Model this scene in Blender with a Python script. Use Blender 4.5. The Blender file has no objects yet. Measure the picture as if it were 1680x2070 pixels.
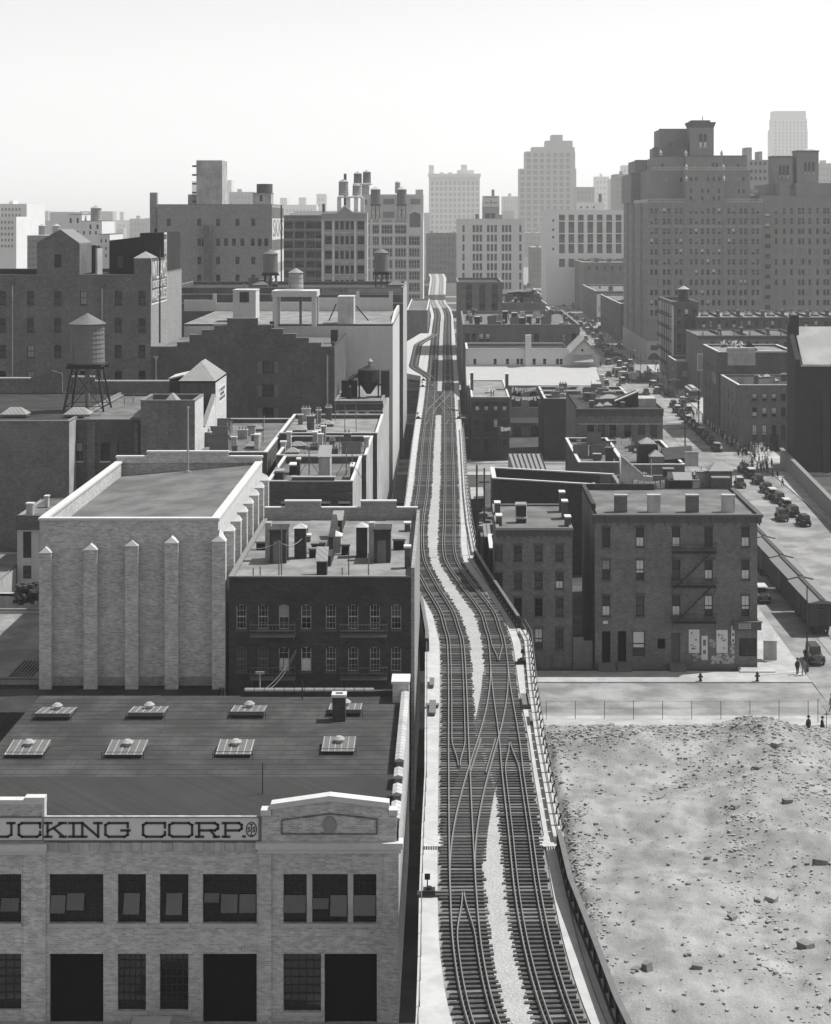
import bpy, math, random
from mathutils import Vector
R = math.radians
F, VX, HY, HC = 3550.0, 903.0, 440.0, 48.0      # focal length and eye height used to survey the photograph
SC = bpy.context.scene
COL = SC.collection
rnd = random.Random(7)

def PX(px, Y): return (px - VX) * Y / F
def PZ(py, Y): return HC - (py - HY) * Y / F
def YD(py, Z=0.0): return F * (HC - Z) / (py - HY)
def GP(px, py, Z=0.0):
    y = YD(py, Z); return (PX(px, y), y)

# ------------------------------------------------------------------ materials (the place is seen in black and white)
MATS = {}
def mat(name, c, var=.15, ns=1.0, rough=.85, brick=0, fine=0, spec=.25, metal=0, streak=0, stripes=0, sw=.3, bump=0, patch=0, ps=.5):
    m = bpy.data.materials.new(name); MATS[name] = m; m.use_nodes = True
    nt = m.node_tree; N = nt.nodes; L = nt.links
    b = N['Principled BSDF']; b.inputs['Roughness'].default_value = rough
    b.inputs['Specular IOR Level'].default_value = spec; b.inputs['Metallic'].default_value = metal
    def math_(op, a, bb=None):
        n = N.new('ShaderNodeMath'); n.operation = op
        for i, v in enumerate((a, bb)):
            if v is None: continue
            if isinstance(v, (int, float)): n.inputs[i].default_value = v
            else: L.new(v, n.inputs[i])
        return n.outputs[0]
    tc = N.new('ShaderNodeTexCoord'); oc = tc.outputs['Object']
    nz = N.new('ShaderNodeTexNoise'); L.new(oc, nz.inputs['Vector']); nz.inputs['Scale'].default_value = ns
    nz.inputs['Detail'].default_value = 6; nz.inputs['Roughness'].default_value = .65
    v = math_('ADD', math_('MULTIPLY', math_('SUBTRACT', nz.outputs['Fac'], .5), 2.6 * var), 1.0)
    if brick or streak or stripes:
        sp = N.new('ShaderNodeSeparateXYZ'); L.new(oc, sp.inputs[0])
        u = math_('ADD', sp.outputs[0], sp.outputs[1])
        cb = N.new('ShaderNodeCombineXYZ'); L.new(u, cb.inputs[0]); L.new(sp.outputs[2], cb.inputs[1])
        if brick:
            bt = N.new('ShaderNodeTexBrick'); L.new(cb.outputs[0], bt.inputs['Vector'])
            bt.inputs['Scale'].default_value = 1; bt.inputs['Brick Width'].default_value = .34; bt.inputs['Row Height'].default_value = .12
            bt.inputs['Mortar Size'].default_value = .014; bt.inputs['Bias'].default_value = -.1
            lo, hi = 1 - .42 * brick, 1 + .42 * brick
            bt.inputs['Color1'].default_value = (lo, lo, lo, 1); bt.inputs['Color2'].default_value = (hi, hi, hi, 1)
            mo = 1 + .35 * brick; bt.inputs['Mortar'].default_value = (mo, mo, mo, 1)
            sx = N.new('ShaderNodeSeparateColor'); L.new(bt.outputs['Color'], sx.inputs[0])
            v = math_('MULTIPLY', v, sx.outputs[0])
            # rows weathered differently: noise drawn out along the courses
            sc = N.new('ShaderNodeVectorMath'); sc.operation = 'MULTIPLY'; L.new(cb.outputs[0], sc.inputs[0]); sc.inputs[1].default_value = (1.1, 9.0, 1)
            n2 = N.new('ShaderNodeTexNoise'); L.new(sc.outputs[0], n2.inputs['Vector']); n2.inputs['Scale'].default_value = .8; n2.inputs['Detail'].default_value = 4
            n6 = N.new('ShaderNodeTexNoise'); L.new(oc, n6.inputs['Vector']); n6.inputs['Scale'].default_value = 1.7; n6.inputs['Detail'].default_value = 5; n6.inputs['Roughness'].default_value = .75
            v = math_('MULTIPLY', v, math_('ADD', math_('MULTIPLY', math_('SUBTRACT', n6.outputs['Fac'], .5), 1.0), 1.0))
            v = math_('MULTIPLY', v, math_('ADD', math_('MULTIPLY', math_('SUBTRACT', n2.outputs['Fac'], .5), 1.0 * brick), 1.0))
        if streak:
            sc = N.new('ShaderNodeVectorMath'); sc.operation = 'MULTIPLY'; L.new(cb.outputs[0], sc.inputs[0]); sc.inputs[1].default_value = (2.2, .16, 1)
            n2 = N.new('ShaderNodeTexNoise'); L.new(sc.outputs[0], n2.inputs['Vector']); n2.inputs['Scale'].default_value = 1.0; n2.inputs['Detail'].default_value = 5
            v = math_('MULTIPLY', v, math_('ADD', math_('MULTIPLY', math_('SUBTRACT', n2.outputs['Fac'], .5), 2.0 * streak), 1.0))
        if stripes:
            fr = math_('FRACT', math_('DIVIDE', u, sw))
            v = math_('MULTIPLY', v, math_('SUBTRACT', 1.0, math_('MULTIPLY', math_('LESS_THAN', fr, .22), stripes)))
    if fine:
        n3 = N.new('ShaderNodeTexNoise'); L.new(oc, n3.inputs['Vector']); n3.inputs['Scale'].default_value = 9; n3.inputs['Detail'].default_value = 3
        v = math_('MULTIPLY', v, math_('ADD', math_('MULTIPLY', math_('SUBTRACT', n3.outputs['Fac'], .5), 2.0 * fine), 1.0))
    if patch:
        n5 = N.new('ShaderNodeTexNoise'); L.new(oc, n5.inputs['Vector']); n5.inputs['Scale'].default_value = ps; n5.inputs['Detail'].default_value = 7; n5.inputs['Roughness'].default_value = .6
        mr = N.new('ShaderNodeMapRange'); L.new(n5.outputs['Fac'], mr.inputs[0]); mr.inputs[1].default_value = .42; mr.inputs[2].default_value = .6
        mr.inputs[3].default_value = 1-patch; mr.inputs[4].default_value = 1+patch; v = math_('MULTIPLY', v, mr.outputs[0])
    if bump:
        n4 = N.new('ShaderNodeTexNoise'); L.new(oc, n4.inputs['Vector']); n4.inputs['Scale'].default_value = 5; n4.inputs['Detail'].default_value = 6
        bp = N.new('ShaderNodeBump'); bp.inputs['Strength'].default_value = bump; bp.inputs['Distance'].default_value = .1
        L.new(n4.outputs['Fac'], bp.inputs['Height']); L.new(bp.outputs[0], b.inputs['Normal'])
    v = math_('MAXIMUM', math_('MULTIPLY', v, c), .004)
    v = math_('MINIMUM', v, .9)
    cc = N.new('ShaderNodeCombineColor')
    for i in range(3): L.new(v, cc.inputs[i])
    L.new(cc.outputs[0], b.inputs['Base Color'])
    return m

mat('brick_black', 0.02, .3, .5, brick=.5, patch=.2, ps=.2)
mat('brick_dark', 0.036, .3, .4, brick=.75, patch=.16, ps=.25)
mat('brick_brown', 0.08, .25, .35, brick=.6, streak=.12, patch=.14, ps=.25)
mat('brick_mid', 0.125, .22, .3, brick=.5, streak=.1, patch=.1, ps=.25)
mat('brick_grey', 0.23, .2, .3, brick=.5)
mat('brick_buff', 0.38, .2, .5, brick=.55, fine=.1)
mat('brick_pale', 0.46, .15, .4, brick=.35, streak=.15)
mat('terracotta', 0.22, .12, .3, streak=.1)
mat('limestone', 0.4, .12, .5, streak=.2)
mat('concrete', 0.46, .14, .7, streak=.12, fine=.06)
mat('concrete_deck', 0.37, .12, .5, fine=.08, patch=.07, ps=.7)
mat('concrete_grey', 0.42, .2, .4, streak=.35, fine=.06, patch=.12, ps=.3)
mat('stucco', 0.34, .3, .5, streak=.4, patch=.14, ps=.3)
mat('coping', 0.46, .15, 1.5)
mat('coping_dull', 0.17, .25, 1.5)
mat('brownstone', 0.08, .2, .6, streak=.15)
mat('tar', 0.03, .35, .22, fine=.2, rough=.75, patch=.3, ps=.35)
mat('tar_grey', 0.115, .3, .25, fine=.15, patch=.22, ps=.3)
mat('tar_felt', 0.045, .28, .18, fine=.18, stripes=0, patch=.28, ps=.3)
mat('tar_slope', .03, .3, .25, fine=.15, streak=.5)
mat('roof_gravel', 0.18, .3, .2, fine=.25, patch=.22, ps=.35)
mat('roof_white', 0.3, .14, .2, fine=.08, patch=.08, ps=.3)
mat('sheet_metal', 0.24, .2, .6, rough=.5, stripes=.3, sw=.55)
mat('tile_pale', 0.36, .12, .5, stripes=.25, sw=.45)
mat('metal_dark', 0.018, .2, 2, rough=.6)
mat('metal_grey', 0.12, .25, 2, rough=.55)
mat('iron', 0.03, .3, 3, rough=.7)
mat('wood_tank', 0.16, .25, .8, stripes=.35, sw=.22)
mat('wood_tank_pale', 0.3, .2, .8, stripes=.2, sw=.22)
mat('wood_grey', 0.13, .3, 1.2, streak=.3)
mat('frame_white', 0.42, .1, 2)
mat('frame_grey', 0.14, .2, 2)
mat('frame_dark', 0.025, .2, 2)
mat('glass', .012, .5, .7, rough=.12, spec=.5)
mat('glass_grey', 0.04, .5, .5, rough=.25, spec=.5)
mat('glass_sky', 0.08, .4, .5, rough=.2, spec=.5)
mat('blind', 0.26, .3, .8)
mat('blind_white', 0.55, .12, .8)
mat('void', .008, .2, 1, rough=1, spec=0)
mat('asphalt', 0.12, .3, .12, fine=.2)
mat('cobble', 0.2, .3, .15, fine=.35, patch=.26, ps=.2)
mat('sidewalk', 0.32, .18, .3, fine=.08, patch=.1, ps=.3)
mat('earth', 0.055, .45, .15, fine=.3, patch=.3, ps=.2)
mat('dirt', 0.225, .38, .13, fine=.25, bump=.6, patch=.17, ps=.3)
mat('stone_pale', 0.27, .5, 3, fine=.2)
mat('stone_dark', .16, .5, 2)
mat('ballast', 0.3, .2, .5, fine=.7, bump=.5)
mat('ballast_dark', 0.19, .35, .4, fine=.9)
mat('sleeper', 0.055, .5, 3)
mat('rail', 0.17, .25, 1, rough=.45, spec=.5)
mat('paint_black', .015, .2, 1, rough=.25, spec=.5)
mat('paint_grey', .1, .2, 1, rough=.35, spec=.5)
mat('canvas', 0.42, .1, 1)
mat('cloth_white', 0.6, .08, 3)
mat('cloth_grey', 0.16, .2, 3)
mat('suit', .02, .3, 4)
mat('skin', 0.25, .05, 4)
mat('straw', 0.45, .1, 4)
mat('rubber', .02, .2, 4)
mat('sign_black', .03, .3, .6)
mat('sign_brown', 0.075, .3, .4, brick=.4)
mat('sign_white', 0.55, .12, 1.5)
mat('sign_ink', 0.04, .25, 2)
mat('poster', 0.55, .12, 1)
mat('plant', .05, .5, 4)

# ------------------------------------------------------------------ mesh building
class MB:
    def __init__(s): s.v = []; s.f = []; s.m = []
    def quad(s, pts, m=0):
        n = len(s.v); s.v += [tuple(p) for p in pts]; s.f.append(tuple(range(n, n + len(pts)))); s.m.append(m)
    def box(s, x0, x1, y0, y1, z0, z1, m=0, top=None):
        n = len(s.v)
        s.v += [(x0,y0,z0),(x1,y0,z0),(x1,y1,z0),(x0,y1,z0),(x0,y0,z1),(x1,y0,z1),(x1,y1,z1),(x0,y1,z1)]
        for i, q in enumerate(((3,2,1,0),(4,5,6,7),(0,1,5,4),(1,2,6,5),(2,3,7,6),(3,0,4,7))):
            s.f.append(tuple(n + k for k in q)); s.m.append(top if (i == 1 and top is not None) else m)
        return s
    def hexa(s, a, b, m=0):          # a: four points below, b: four above
        n = len(s.v); s.v += [tuple(p) for p in a] + [tuple(p) for p in b]
        for q in ((3,2,1,0),(4,5,6,7),(0,1,5,4),(1,2,6,5),(2,3,7,6),(3,0,4,7)):
            s.f.append(tuple(n + k for k in q)); s.m.append(m)
        return s
    def prism(s, poly, y0, y1, m=0, axis='y'):   # poly in (x,z) run along y (or (y,z) run along x, or (x,y) run along z)
        n = len(s.v); k = len(poly)
        def P(a, b, t): return (a, t, b) if axis == 'y' else ((t, a, b) if axis == 'x' else (a, b, t))
        s.v += [P(a, b, y0) for a, b in poly] + [P(a, b, y1) for a, b in poly]
        s.f.append(tuple(range(n, n + k))); s.f.append(tuple(range(n + 2*k - 1, n + k - 1, -1)))
        s.m += [m, m]
        for i in range(k):
            j = (i + 1) % k
            s.f.append((n + j, n + i, n + k + i, n + k + j)); s.m.append(m)
        return s
    def cyl(s, x, y, z0, z1, r, r1=None, n=12, m=0, cap=True):
        r1 = r if r1 is None else r1; b = len(s.v)
        for k in range(n):
            a = 2*math.pi*k/n; s.v.append((x + r*math.cos(a), y + r*math.sin(a), z0))
        if r1 > 1e-4:
            for k in range(n):
                a = 2*math.pi*k/n; s.v.append((x + r1*math.cos(a), y + r1*math.sin(a), z1))
            for k in range(n): s.f.append((b+k, b+(k+1)%n, b+n+(k+1)%n, b+n+k)); s.m.append(m)
            if cap: s.f.append(tuple(b+n+k for k in range(n))); s.m.append(m)
        else:
            s.v.append((x, y, z1))
            for k in range(n): s.f.append((b+k, b+(k+1)%n, b+n)); s.m.append(m)
        if cap: s.f.append(tuple(b+n-1-k for k in range(n))); s.m.append(m)
        return s
    def bar(s, p, q, t=.1, m=0, t2=None):          # square bar from p to q
        p, q = Vector(p), Vector(q); d = (q - p)
        if d.length < 1e-6: return s
        d.normalize(); up = Vector((0,0,1)) if abs(d.z) < .95 else Vector((0,1,0))
        a = d.cross(up).normalized() * (t/2); c = a.normalized().cross(d) * ((t2 or t)/2)
        return s.hexa([p-a-c, p+a-c, p+a+c, p-a+c][::-1], [q-a-c, q+a-c, q+a+c, q-a+c][::-1], m)
    def tube(s, pts, r=.05, n=6, m=0):
        pts = [Vector(p) for p in pts]; b = len(s.v)
        for i, p in enumerate(pts):
            d = (pts[min(i+1, len(pts)-1)] - pts[max(i-1, 0)]).normalized()
            up = Vector((0,0,1)) if abs(d.z) < .9 else Vector((0,1,0))
            a = d.cross(up).normalized(); c = a.cross(d)
            for k in range(n):
                t = 2*math.pi*k/n; s.v.append(tuple(p + a*r*math.cos(t) + c*r*math.sin(t)))
        for i in range(len(pts)-1):
            for k in range(n):
                s.f.append((b+i*n+k, b+i*n+(k+1)%n, b+(i+1)*n+(k+1)%n, b+(i+1)*n+k)); s.m.append(m)
        return s
    def mesh(s, name, mats, off=(0,0,0)):
        me = bpy.data.meshes.new(name)
        ox, oy, oz = off
        me.from_pydata([(x-ox, y-oy, z-oz) for x, y, z in s.v], [], s.f)
        for mm in mats: me.materials.append(MATS[mm] if isinstance(mm, str) else mm)
        if len(mats) > 1: me.polygons.foreach_set('material_index', s.m)
        me.update(); return me

ORG = {}
def thing(name, label, cat, loc=(0,0,0), group=None, rz=0):
    o = bpy.data.objects.new(name, None); COL.objects.link(o); o.empty_display_size = .5
    o.location = loc; o.rotation_euler = (0,0,rz); o['label'] = label; o['category'] = cat
    if group: o['group'] = group
    ORG[o.name] = tuple(loc); return o
def part(name, mb, mats, parent, label=None, kind=None, local=False):
    if isinstance(mats, str): mats = [mats]
    off = (0,0,0) if local else ORG[parent.name]
    me = mb.mesh(name, mats, off) if isinstance(mb, MB) else mb
    o = bpy.data.objects.new(name, me); COL.objects.link(o); o.parent = parent
    ORG[o.name] = ORG[parent.name]
    if label: o['label'] = label
    if kind: o['kind'] = kind
    return o
def single(name, mb, mats, label, cat, loc=(0,0,0), group=None):
    if isinstance(mats, str): mats = [mats]
    o = bpy.data.objects.new(name, mb.mesh(name, mats, loc)); COL.objects.link(o); o.location = loc
    o['label'] = label; o['category'] = cat
    if group: o['group'] = group
    ORG[o.name] = tuple(loc); return o
def setting(name, mb, mats, kind='structure'):
    if isinstance(mats, str): mats = [mats]
    o = bpy.data.objects.new(name, mb.mesh(name, mats)); COL.objects.link(o); o['kind'] = kind; return o
def dup(root, loc, rz=0, label=None, group=None, scale=None):
    r = root.copy(); COL.objects.link(r); r.location = loc; r.rotation_euler = (0,0,rz)
    if scale: r.scale = scale
    if label: r['label'] = label
    if group: r['group'] = group
    for ch in root.children:
        c = ch.copy(); COL.objects.link(c); c.parent = r
        for g in ch.children:
            d = g.copy(); COL.objects.link(d); d.parent = c
    ORG[r.name] = tuple(loc)
    return r

# ------------------------------------------------------------------ walls with real openings
def wall_face(mb, face, c, u0, u1, z0, z1, holes, depth=.22, m=0, mr=0):
    """one flat wall: face S/N at y=c (u is x), E/W at x=c (u is y); holes (ua,ub,za,zb) get reveals going inwards"""
    def P(u, z, d=0):
        return {'S': (u, c + d, z), 'N': (u, c - d, z), 'E': (c - d, u, z), 'W': (c + d, u, z)}[face]
    flip = face in 'NW'
    def q(a, b, cc, d, mm):
        pts = [a, b, cc, d]
        mb.quad(pts[::-1] if flip else pts, mm)
    holes = [(max(a, u0), min(b, u1), max(za, z0), min(zb, z1)) for a, b, za, zb in holes]
    holes = [h for h in holes if h[1] - h[0] > .01 and h[3] - h[2] > .01]
    us = sorted({u0, u1, *[round(h[0], 4) for h in holes], *[round(h[1], 4) for h in holes]})
    zs = sorted({z0, z1, *[round(h[2], 4) for h in holes], *[round(h[3], 4) for h in holes]})
    for j in range(len(zs) - 1):
        zc = (zs[j] + zs[j+1]) / 2; run = None
        row = [h for h in holes if h[2] < zc < h[3]]
        for i in range(len(us) - 1):
            uc = (us[i] + us[i+1]) / 2
            solid = not any(h[0] < uc < h[1] for h in row)
            if solid and run is None: run = us[i]
            if run is not None and (not solid or i == len(us) - 2):
                e = us[i+1] if solid else us[i]
                q(P(run, zs[j]), P(e, zs[j]), P(e, zs[j+1]), P(run, zs[j+1]), m); run = None
    for a, b, za, zb in holes:
        q(P(a, za), P(b, za), P(b, za, depth), P(a, za, depth), mr)
        q(P(b, zb), P(a, zb), P(a, zb, depth), P(b, zb, depth), mr)
        q(P(a, za, depth), P(a, zb, depth), P(a, zb), P(a, za), mr)
        q(P(b, za), P(b, zb), P(b, zb, depth), P(b, za, depth), mr)

WM = {}
def win_mesh(w, h, style, fm, wm, var):
    key = (round(w, 2), round(h, 2), style, fm, wm, var)
    if key in WM: return WM[key]
    f = MB(); p = MB(); t = min(.09, w*.09)
    def fr(x0, x1, z0, z1, y=-.04, m=0): f.box(x0, x1, y, .03, z0, z1, m)
    hw = w/2
    if style != 'door':
        fr(-hw, -hw+t, 0, h); fr(hw-t, hw, 0, h); fr(-hw+t, hw-t, 0, t); fr(-hw+t, hw-t, h-t, h)
    g = min(.045, w*.035)
    ops = {'dh11': (1, 1), 'dh22': (2, 2), 'dh66': (3, 4), 'dh64': (2, 4), 'ind': (4, 4), 'ind3': (6, 5), 'ind8': (9, 6), 'plain': (1, 1), 'trip': (3, 2), 'door': (0, 0), 'blank': (1, 1)}[style]
    nx, nz = ops
    for k in range(1, nx): x = -hw + w*k/nx; fr(x-g/2, x+g/2, t, h-t, -.02)
    for k in range(1, nz):
        z = h*k/nz; fr(-hw+t, hw-t, z-g/2, z+g/2, -.021)
    if style.startswith('dh'): fr(-hw+t, hw-t, h*.5-.05, h*.5+.05, -.045)
    if wm and style != 'door':     # arched head: two wedges of the wall's own stone close the upper corners
        a = h*.075
        pts = [(-hw, h), (-hw, h-a), (-hw+w*.15, h-a*.5), (-hw+w*.32, h-a*.12), (0, h-.002)]
        f.prism(pts, -.12, -.05, 1); f.prism([(-x, z) for x, z in pts][::-1], -.12, -.05, 1)
    i = .0
    def pane(x0, x1, z0, z1, m, y=.0): p.box(x0, x1, y, y+.02, z0, z1, m)
    g0, bl, bw, vd, gg, gs = 0, 1, 2, 3, 4, 5
    x0, x1 = -hw+.02, hw-.02
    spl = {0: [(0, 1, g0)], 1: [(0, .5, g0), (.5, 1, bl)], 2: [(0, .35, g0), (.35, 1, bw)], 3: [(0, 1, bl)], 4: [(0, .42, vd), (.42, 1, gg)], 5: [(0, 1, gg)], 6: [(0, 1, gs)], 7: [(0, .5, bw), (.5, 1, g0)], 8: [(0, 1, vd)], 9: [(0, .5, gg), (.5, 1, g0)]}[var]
    for a, b, m in spl: pane(x0, x1, max(h*a, .02), min(h*b, h-.02), m)
    fmz = f.mesh('window', [fm, wm or fm]) ; pmz = p.mesh('pane', ['glass', 'blind', 'blind_white', 'void', 'glass_grey', 'glass_sky'])
    WM[key] = (fmz, pmz); return WM[key]
SILLS = {}
def sill_mesh(w, m):
    k = (round(w, 2), m)
    if k not in SILLS: SILLS[k] = MB().box(-w/2-.1, w/2+.1, -.12, .14, -.16, -.002).mesh('sill', [m])
    return SILLS[k]
def put(name, me, parent, loc, rz=0):
    o = bpy.data.objects.new(name, me); COL.objects.link(o); o.parent = parent; o.location = loc; o.rotation_euler = (0,0,rz)
    return o
ROT = {'S': 0, 'E': math.pi/2, 'W': -math.pi/2, 'N': math.pi}
def window(root, face, c, u, z, w, h, style='dh22', fm='frame_white', arch=None, var=0, sill=None, depth=.22, lintel=None, nopane=False):
    ox, oy, oz = ORG[root.name]
    inn = depth - .05
    x, y = {'S': (u, c+inn), 'N': (u, c-inn), 'E': (c-inn, u), 'W': (c+inn, u)}[face]
    fmz, pmz = win_mesh(w, h, style, fm, arch, var)
    o = put('door' if style == 'door' else 'window', pmz if style == 'door' else fmz, root, (x-ox, y-oy, z-oz), ROT[face])
    if style != 'door':
        put('pane', pmz, o, (0,0,0))
        if sill: put('sill', sill_mesh(w, sill), o, (0, -inn, 0))
        if lintel:
            k = (round(w, 2), lintel, 'l')
            if k not in SILLS: SILLS[k] = MB().box(-w/2-.12, w/2+.12, -.05, .1, .002, .24).mesh('lintel', [lintel])
            put('lintel', SILLS[k], o, (0, -inn, h))
    return o
def windows(root, face, c, wins, depth=.22, limit=100, fm='frame_white', seed=1):
    """wins: (u, z, w, h, style, var, kw) - the nearest (lowest numbers first) become parts; past the limit the rest is one mesh"""
    for i, wn in enumerate(wins[:limit]):
        kw = wn[6] if len(wn) > 6 else {}
        window(root, face, c, wn[0], wn[1], wn[2], wn[3], wn[4], kw.get('fm', fm), kw.get('arch'), wn[5], kw.get('sill'), depth, kw.get('lintel'))
    rest = wins[limit:]
    if rest:
        b = MB(); o3 = ORG[root.name]; inn = depth - .05
        for wn in rest:
            u, z, w, h = wn[:4]; v = {0: 0, 1: 1, 2: 2, 3: 1, 4: 0, 5: 4, 6: 5}.get(wn[5], 0)
            def bx(a0, a1, d0, d1, z0, z1, m):
                if face == 'S': b.box(a0, a1, c+d0, c+d1, z0, z1, m)
                elif face == 'E': b.box(c-d1, c-d0, a0, a1, z0, z1, m)
                elif face == 'W': b.box(c+d0, c+d1, a0, a1, z0, z1, m)
            bx(u-w/2, u+w/2, inn, inn+.05, z, z+h*.5, 0); bx(u-w/2, u+w/2, inn+.001, inn+.05, z+h*.5, z+h, v); bx(u-w/2, u+w/2, inn-.04, inn-.002, z+h*.48, z+h*.52, 3)
        part('window', b, ['glass', 'blind', 'blind_white', fm, 'glass_grey', 'glass_sky'], root, kind='stuff')
def grid(us, zs, w, h, style, vars_=(0,), kw=None, seed=0, skip=()):
    r = random.Random(seed); out = []
    for j, z in enumerate(zs):
        for i, u in enumerate(us):
            if (i, j) in skip: continue
            out.append((u, z, w, h, style, r.choice(vars_), kw or {}))
    return out

def building(name, label, cat, x0, x1, y0, y1, z1, z0=0.0, wall='brick_mid', roof='tar', par=.8, pt=.35, cop='coping', S=(), E=(), W=(), group=None, depth=.22, fm='frame_white', limit=100, reveal=None, coph=.14, ewall=None, N=False):  # ewall: paler east sides, in the main sunlit brightness put into the colour
    root = thing(name, label, cat, ((x0+x1)/2, y0, z0), group)
    b = MB()
    H = lambda ws: [(q[0]-q[2]/2, q[0]+q[2]/2, q[1], q[1]+q[3]) for q in ws]
    wall_face(b, 'S', y0, x0, x1, z0, z1, H(S), depth)
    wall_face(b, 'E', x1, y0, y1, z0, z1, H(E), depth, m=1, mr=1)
    wall_face(b, 'W', x0, y0, y1, z0, z1, H(W), depth)
    wall_face(b, 'N', y1, x0, x1, z0, z1, [])
    zr = z1 - par
    if par > .05:
        for f, c, a, bb in (('N', y0+pt, x0+pt, x1-pt), ('S', y1-pt, x0+pt, x1-pt), ('W', x1-pt, y0+pt, y1-pt), ('E', x0+pt, y0+pt, y1-pt)):
            wall_face(b, f, c, a, bb, zr-.05, z1, [])
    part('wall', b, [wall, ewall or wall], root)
    part('roof', MB().box(x0+pt*(par > .05), x1-pt*(par > .05), y0+pt*(par > .05), y1-pt*(par > .05), zr-.25, zr), roof, root)
    if par > .05 and cop:
        cp = MB(); o = .06
        cp.box(x0-o, x1+o, y0-o, y0+pt+o, z1+.002, z1+coph); cp.box(x0-o, x1+o, y1-pt-o, y1+o, z1+.002, z1+coph)
        cp.box(x0-o, x0+pt+o, y0+pt+o, y1-pt-o, z1+.002, z1+coph); cp.box(x1-pt-o, x1+o, y0+pt+o, y1-pt-o, z1+.002, z1+coph)
        part('coping', cp, cop, root)
    used = 0
    for f, c, ws in (('S', y0, S), ('E', x1, E), ('W', x0, W)):
        if ws:
            windows(root, f, c, list(ws), depth, max(0, limit-used), fm); used += len(ws)
    return root
def px_building(name, label, cat, xl, xr, yt, Y, D, **k):
    return building(name, label, cat, PX(xl, Y), PX(xr, Y), Y, Y+D, PZ(yt, Y), **k)
def cornice(root, x0, x1, y0, z, h=.9, d=.55, m='brownstone', step=1.2, br=True):
    b = MB()
    b.prism([(y0-.004, z-h), (y0-.004, z), (y0-d, z), (y0-d, z-h*.22), (y0-d*.55, z-h*.4), (y0-d*.3, z-h*.5), (y0-.1, z-h)], x0-.1, x1+.1, axis='x')
    o = part('cornice', b, m, root)
    if br:
        n = max(2, int((x1-x0)/step))
        for k in range(n+1):
            x = x0 + .15 + (x1-x0-.3)*k/n; bb = MB()
            bb.prism([(y0-.09, z-h*1.25), (y0-.09, z-h*.3), (y0-d*.8, z-h*.3), (y0-d*.7, z-h*.5), (y0-.2, z-h)], x-.1, x+.1, axis='x')
            part('bracket', bb, m, o)
    return o
def rbox(root, name, xl, xr, yt, yb, Zr, D, mats='brick_brown', cap=None, capm='coping', hip=False, top=None, Yf=None):
    """a block standing on a roof of height Zr whose front foot is at picture row yb"""
    Y = Yf or YD(yb, Zr); x0, x1 = PX(xl, Y), PX(xr, Y); z1 = PZ(yt, Y) if Yf else Zr + (yb-yt)*Y/F
    b = MB().box(x0, x1, Y, Y+D, Zr-.02, z1, 0, top)
    o = part(name, b, [mats] + ([capm] if top is not None else []), root)
    if cap == 'slab': part('cap', MB().box(x0-.08, x1+.08, Y-.08, Y+D+.08, z1+.002, z1+.16), capm, o)
    if cap == 'hip':
        c = MB(); e = .12; xm, ym = (x0+x1)/2, Y+D/2
        a = [(x0-e, Y-e, z1+.002), (x1+e, Y-e, z1+.002), (x1+e, Y+D+e, z1+.002), (x0-e, Y+D+e, z1+.002)]
        top_ = (xm, ym, z1 + min(x1-x0, D)*.4)
        for i in range(4): c.quad([a[i], a[(i+1) % 4], top_])
        c.quad(a[::-1]); part('cap', c, capm, o)
    return o, (x0, x1, Y, Y+D, z1)
def skylight(root, x0, x1, y0, y1, z, hs=.35, hr=.5, m='sheet_metal', base='metal_grey'):
    o = part('skylight', MB().box(x0, x1, y0, y1, z-.02, z+hs), base, root)
    b = MB(); e = .08; w = min(x1-x0, y1-y0)*.42; xm, ym = (x0+x1)/2, (y0+y1)/2
    a = [(x0-e, y0-e, z+hs), (x1+e, y0-e, z+hs), (x1+e, y1+e, z+hs), (x0-e, y1+e, z+hs)]
    if x1-x0 >= y1-y0: t = [(x0+w, ym-.12, z+hs+hr), (x1-w, ym-.12, z+hs+hr), (x1-w, ym+.12, z+hs+hr), (x0+w, ym+.12, z+hs+hr)]
    else: t = [(xm-.12, y0+w, z+hs+hr), (xm+.12, y0+w, z+hs+hr), (xm+.12, y1-w, z+hs+hr), (xm-.12, y1-w, z+hs+hr)]
    b.hexa(a, t); part('glazing', b, m, o); return o
def chimney(root, x, y, z, w=1.0, d=.5, h=1.5, m='brick_brown', pots=2, capm='coping_dull'):
    o = part('chimney', MB().box(x-w/2, x+w/2, y-d/2, y+d/2, z-.05, z+h), m, root)
    c = MB().box(x-w/2-.06, x+w/2+.06, y-d/2-.06, y+d/2+.06, z+h+.002, z+h+.14); part('cap', c, capm, o)
    if pots:
        p = MB()
        for k in range(pots): p.cyl(x - w/2 + w*(k+.5)/pots, y, z+h+.14, z+h+.5, .12, .1, 8)
        part('pot', p, 'terracotta', o)
    return o
def vent(root, x, y, z, r=.12, h=.9, m='metal_grey'):
    b = MB().cyl(x, y, z-.02, z+h, r, n=8).cyl(x, y, z+h, z+h+.25, r*1.9, .02, n=8); return part('vent_pipe', b, m, root)
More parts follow.
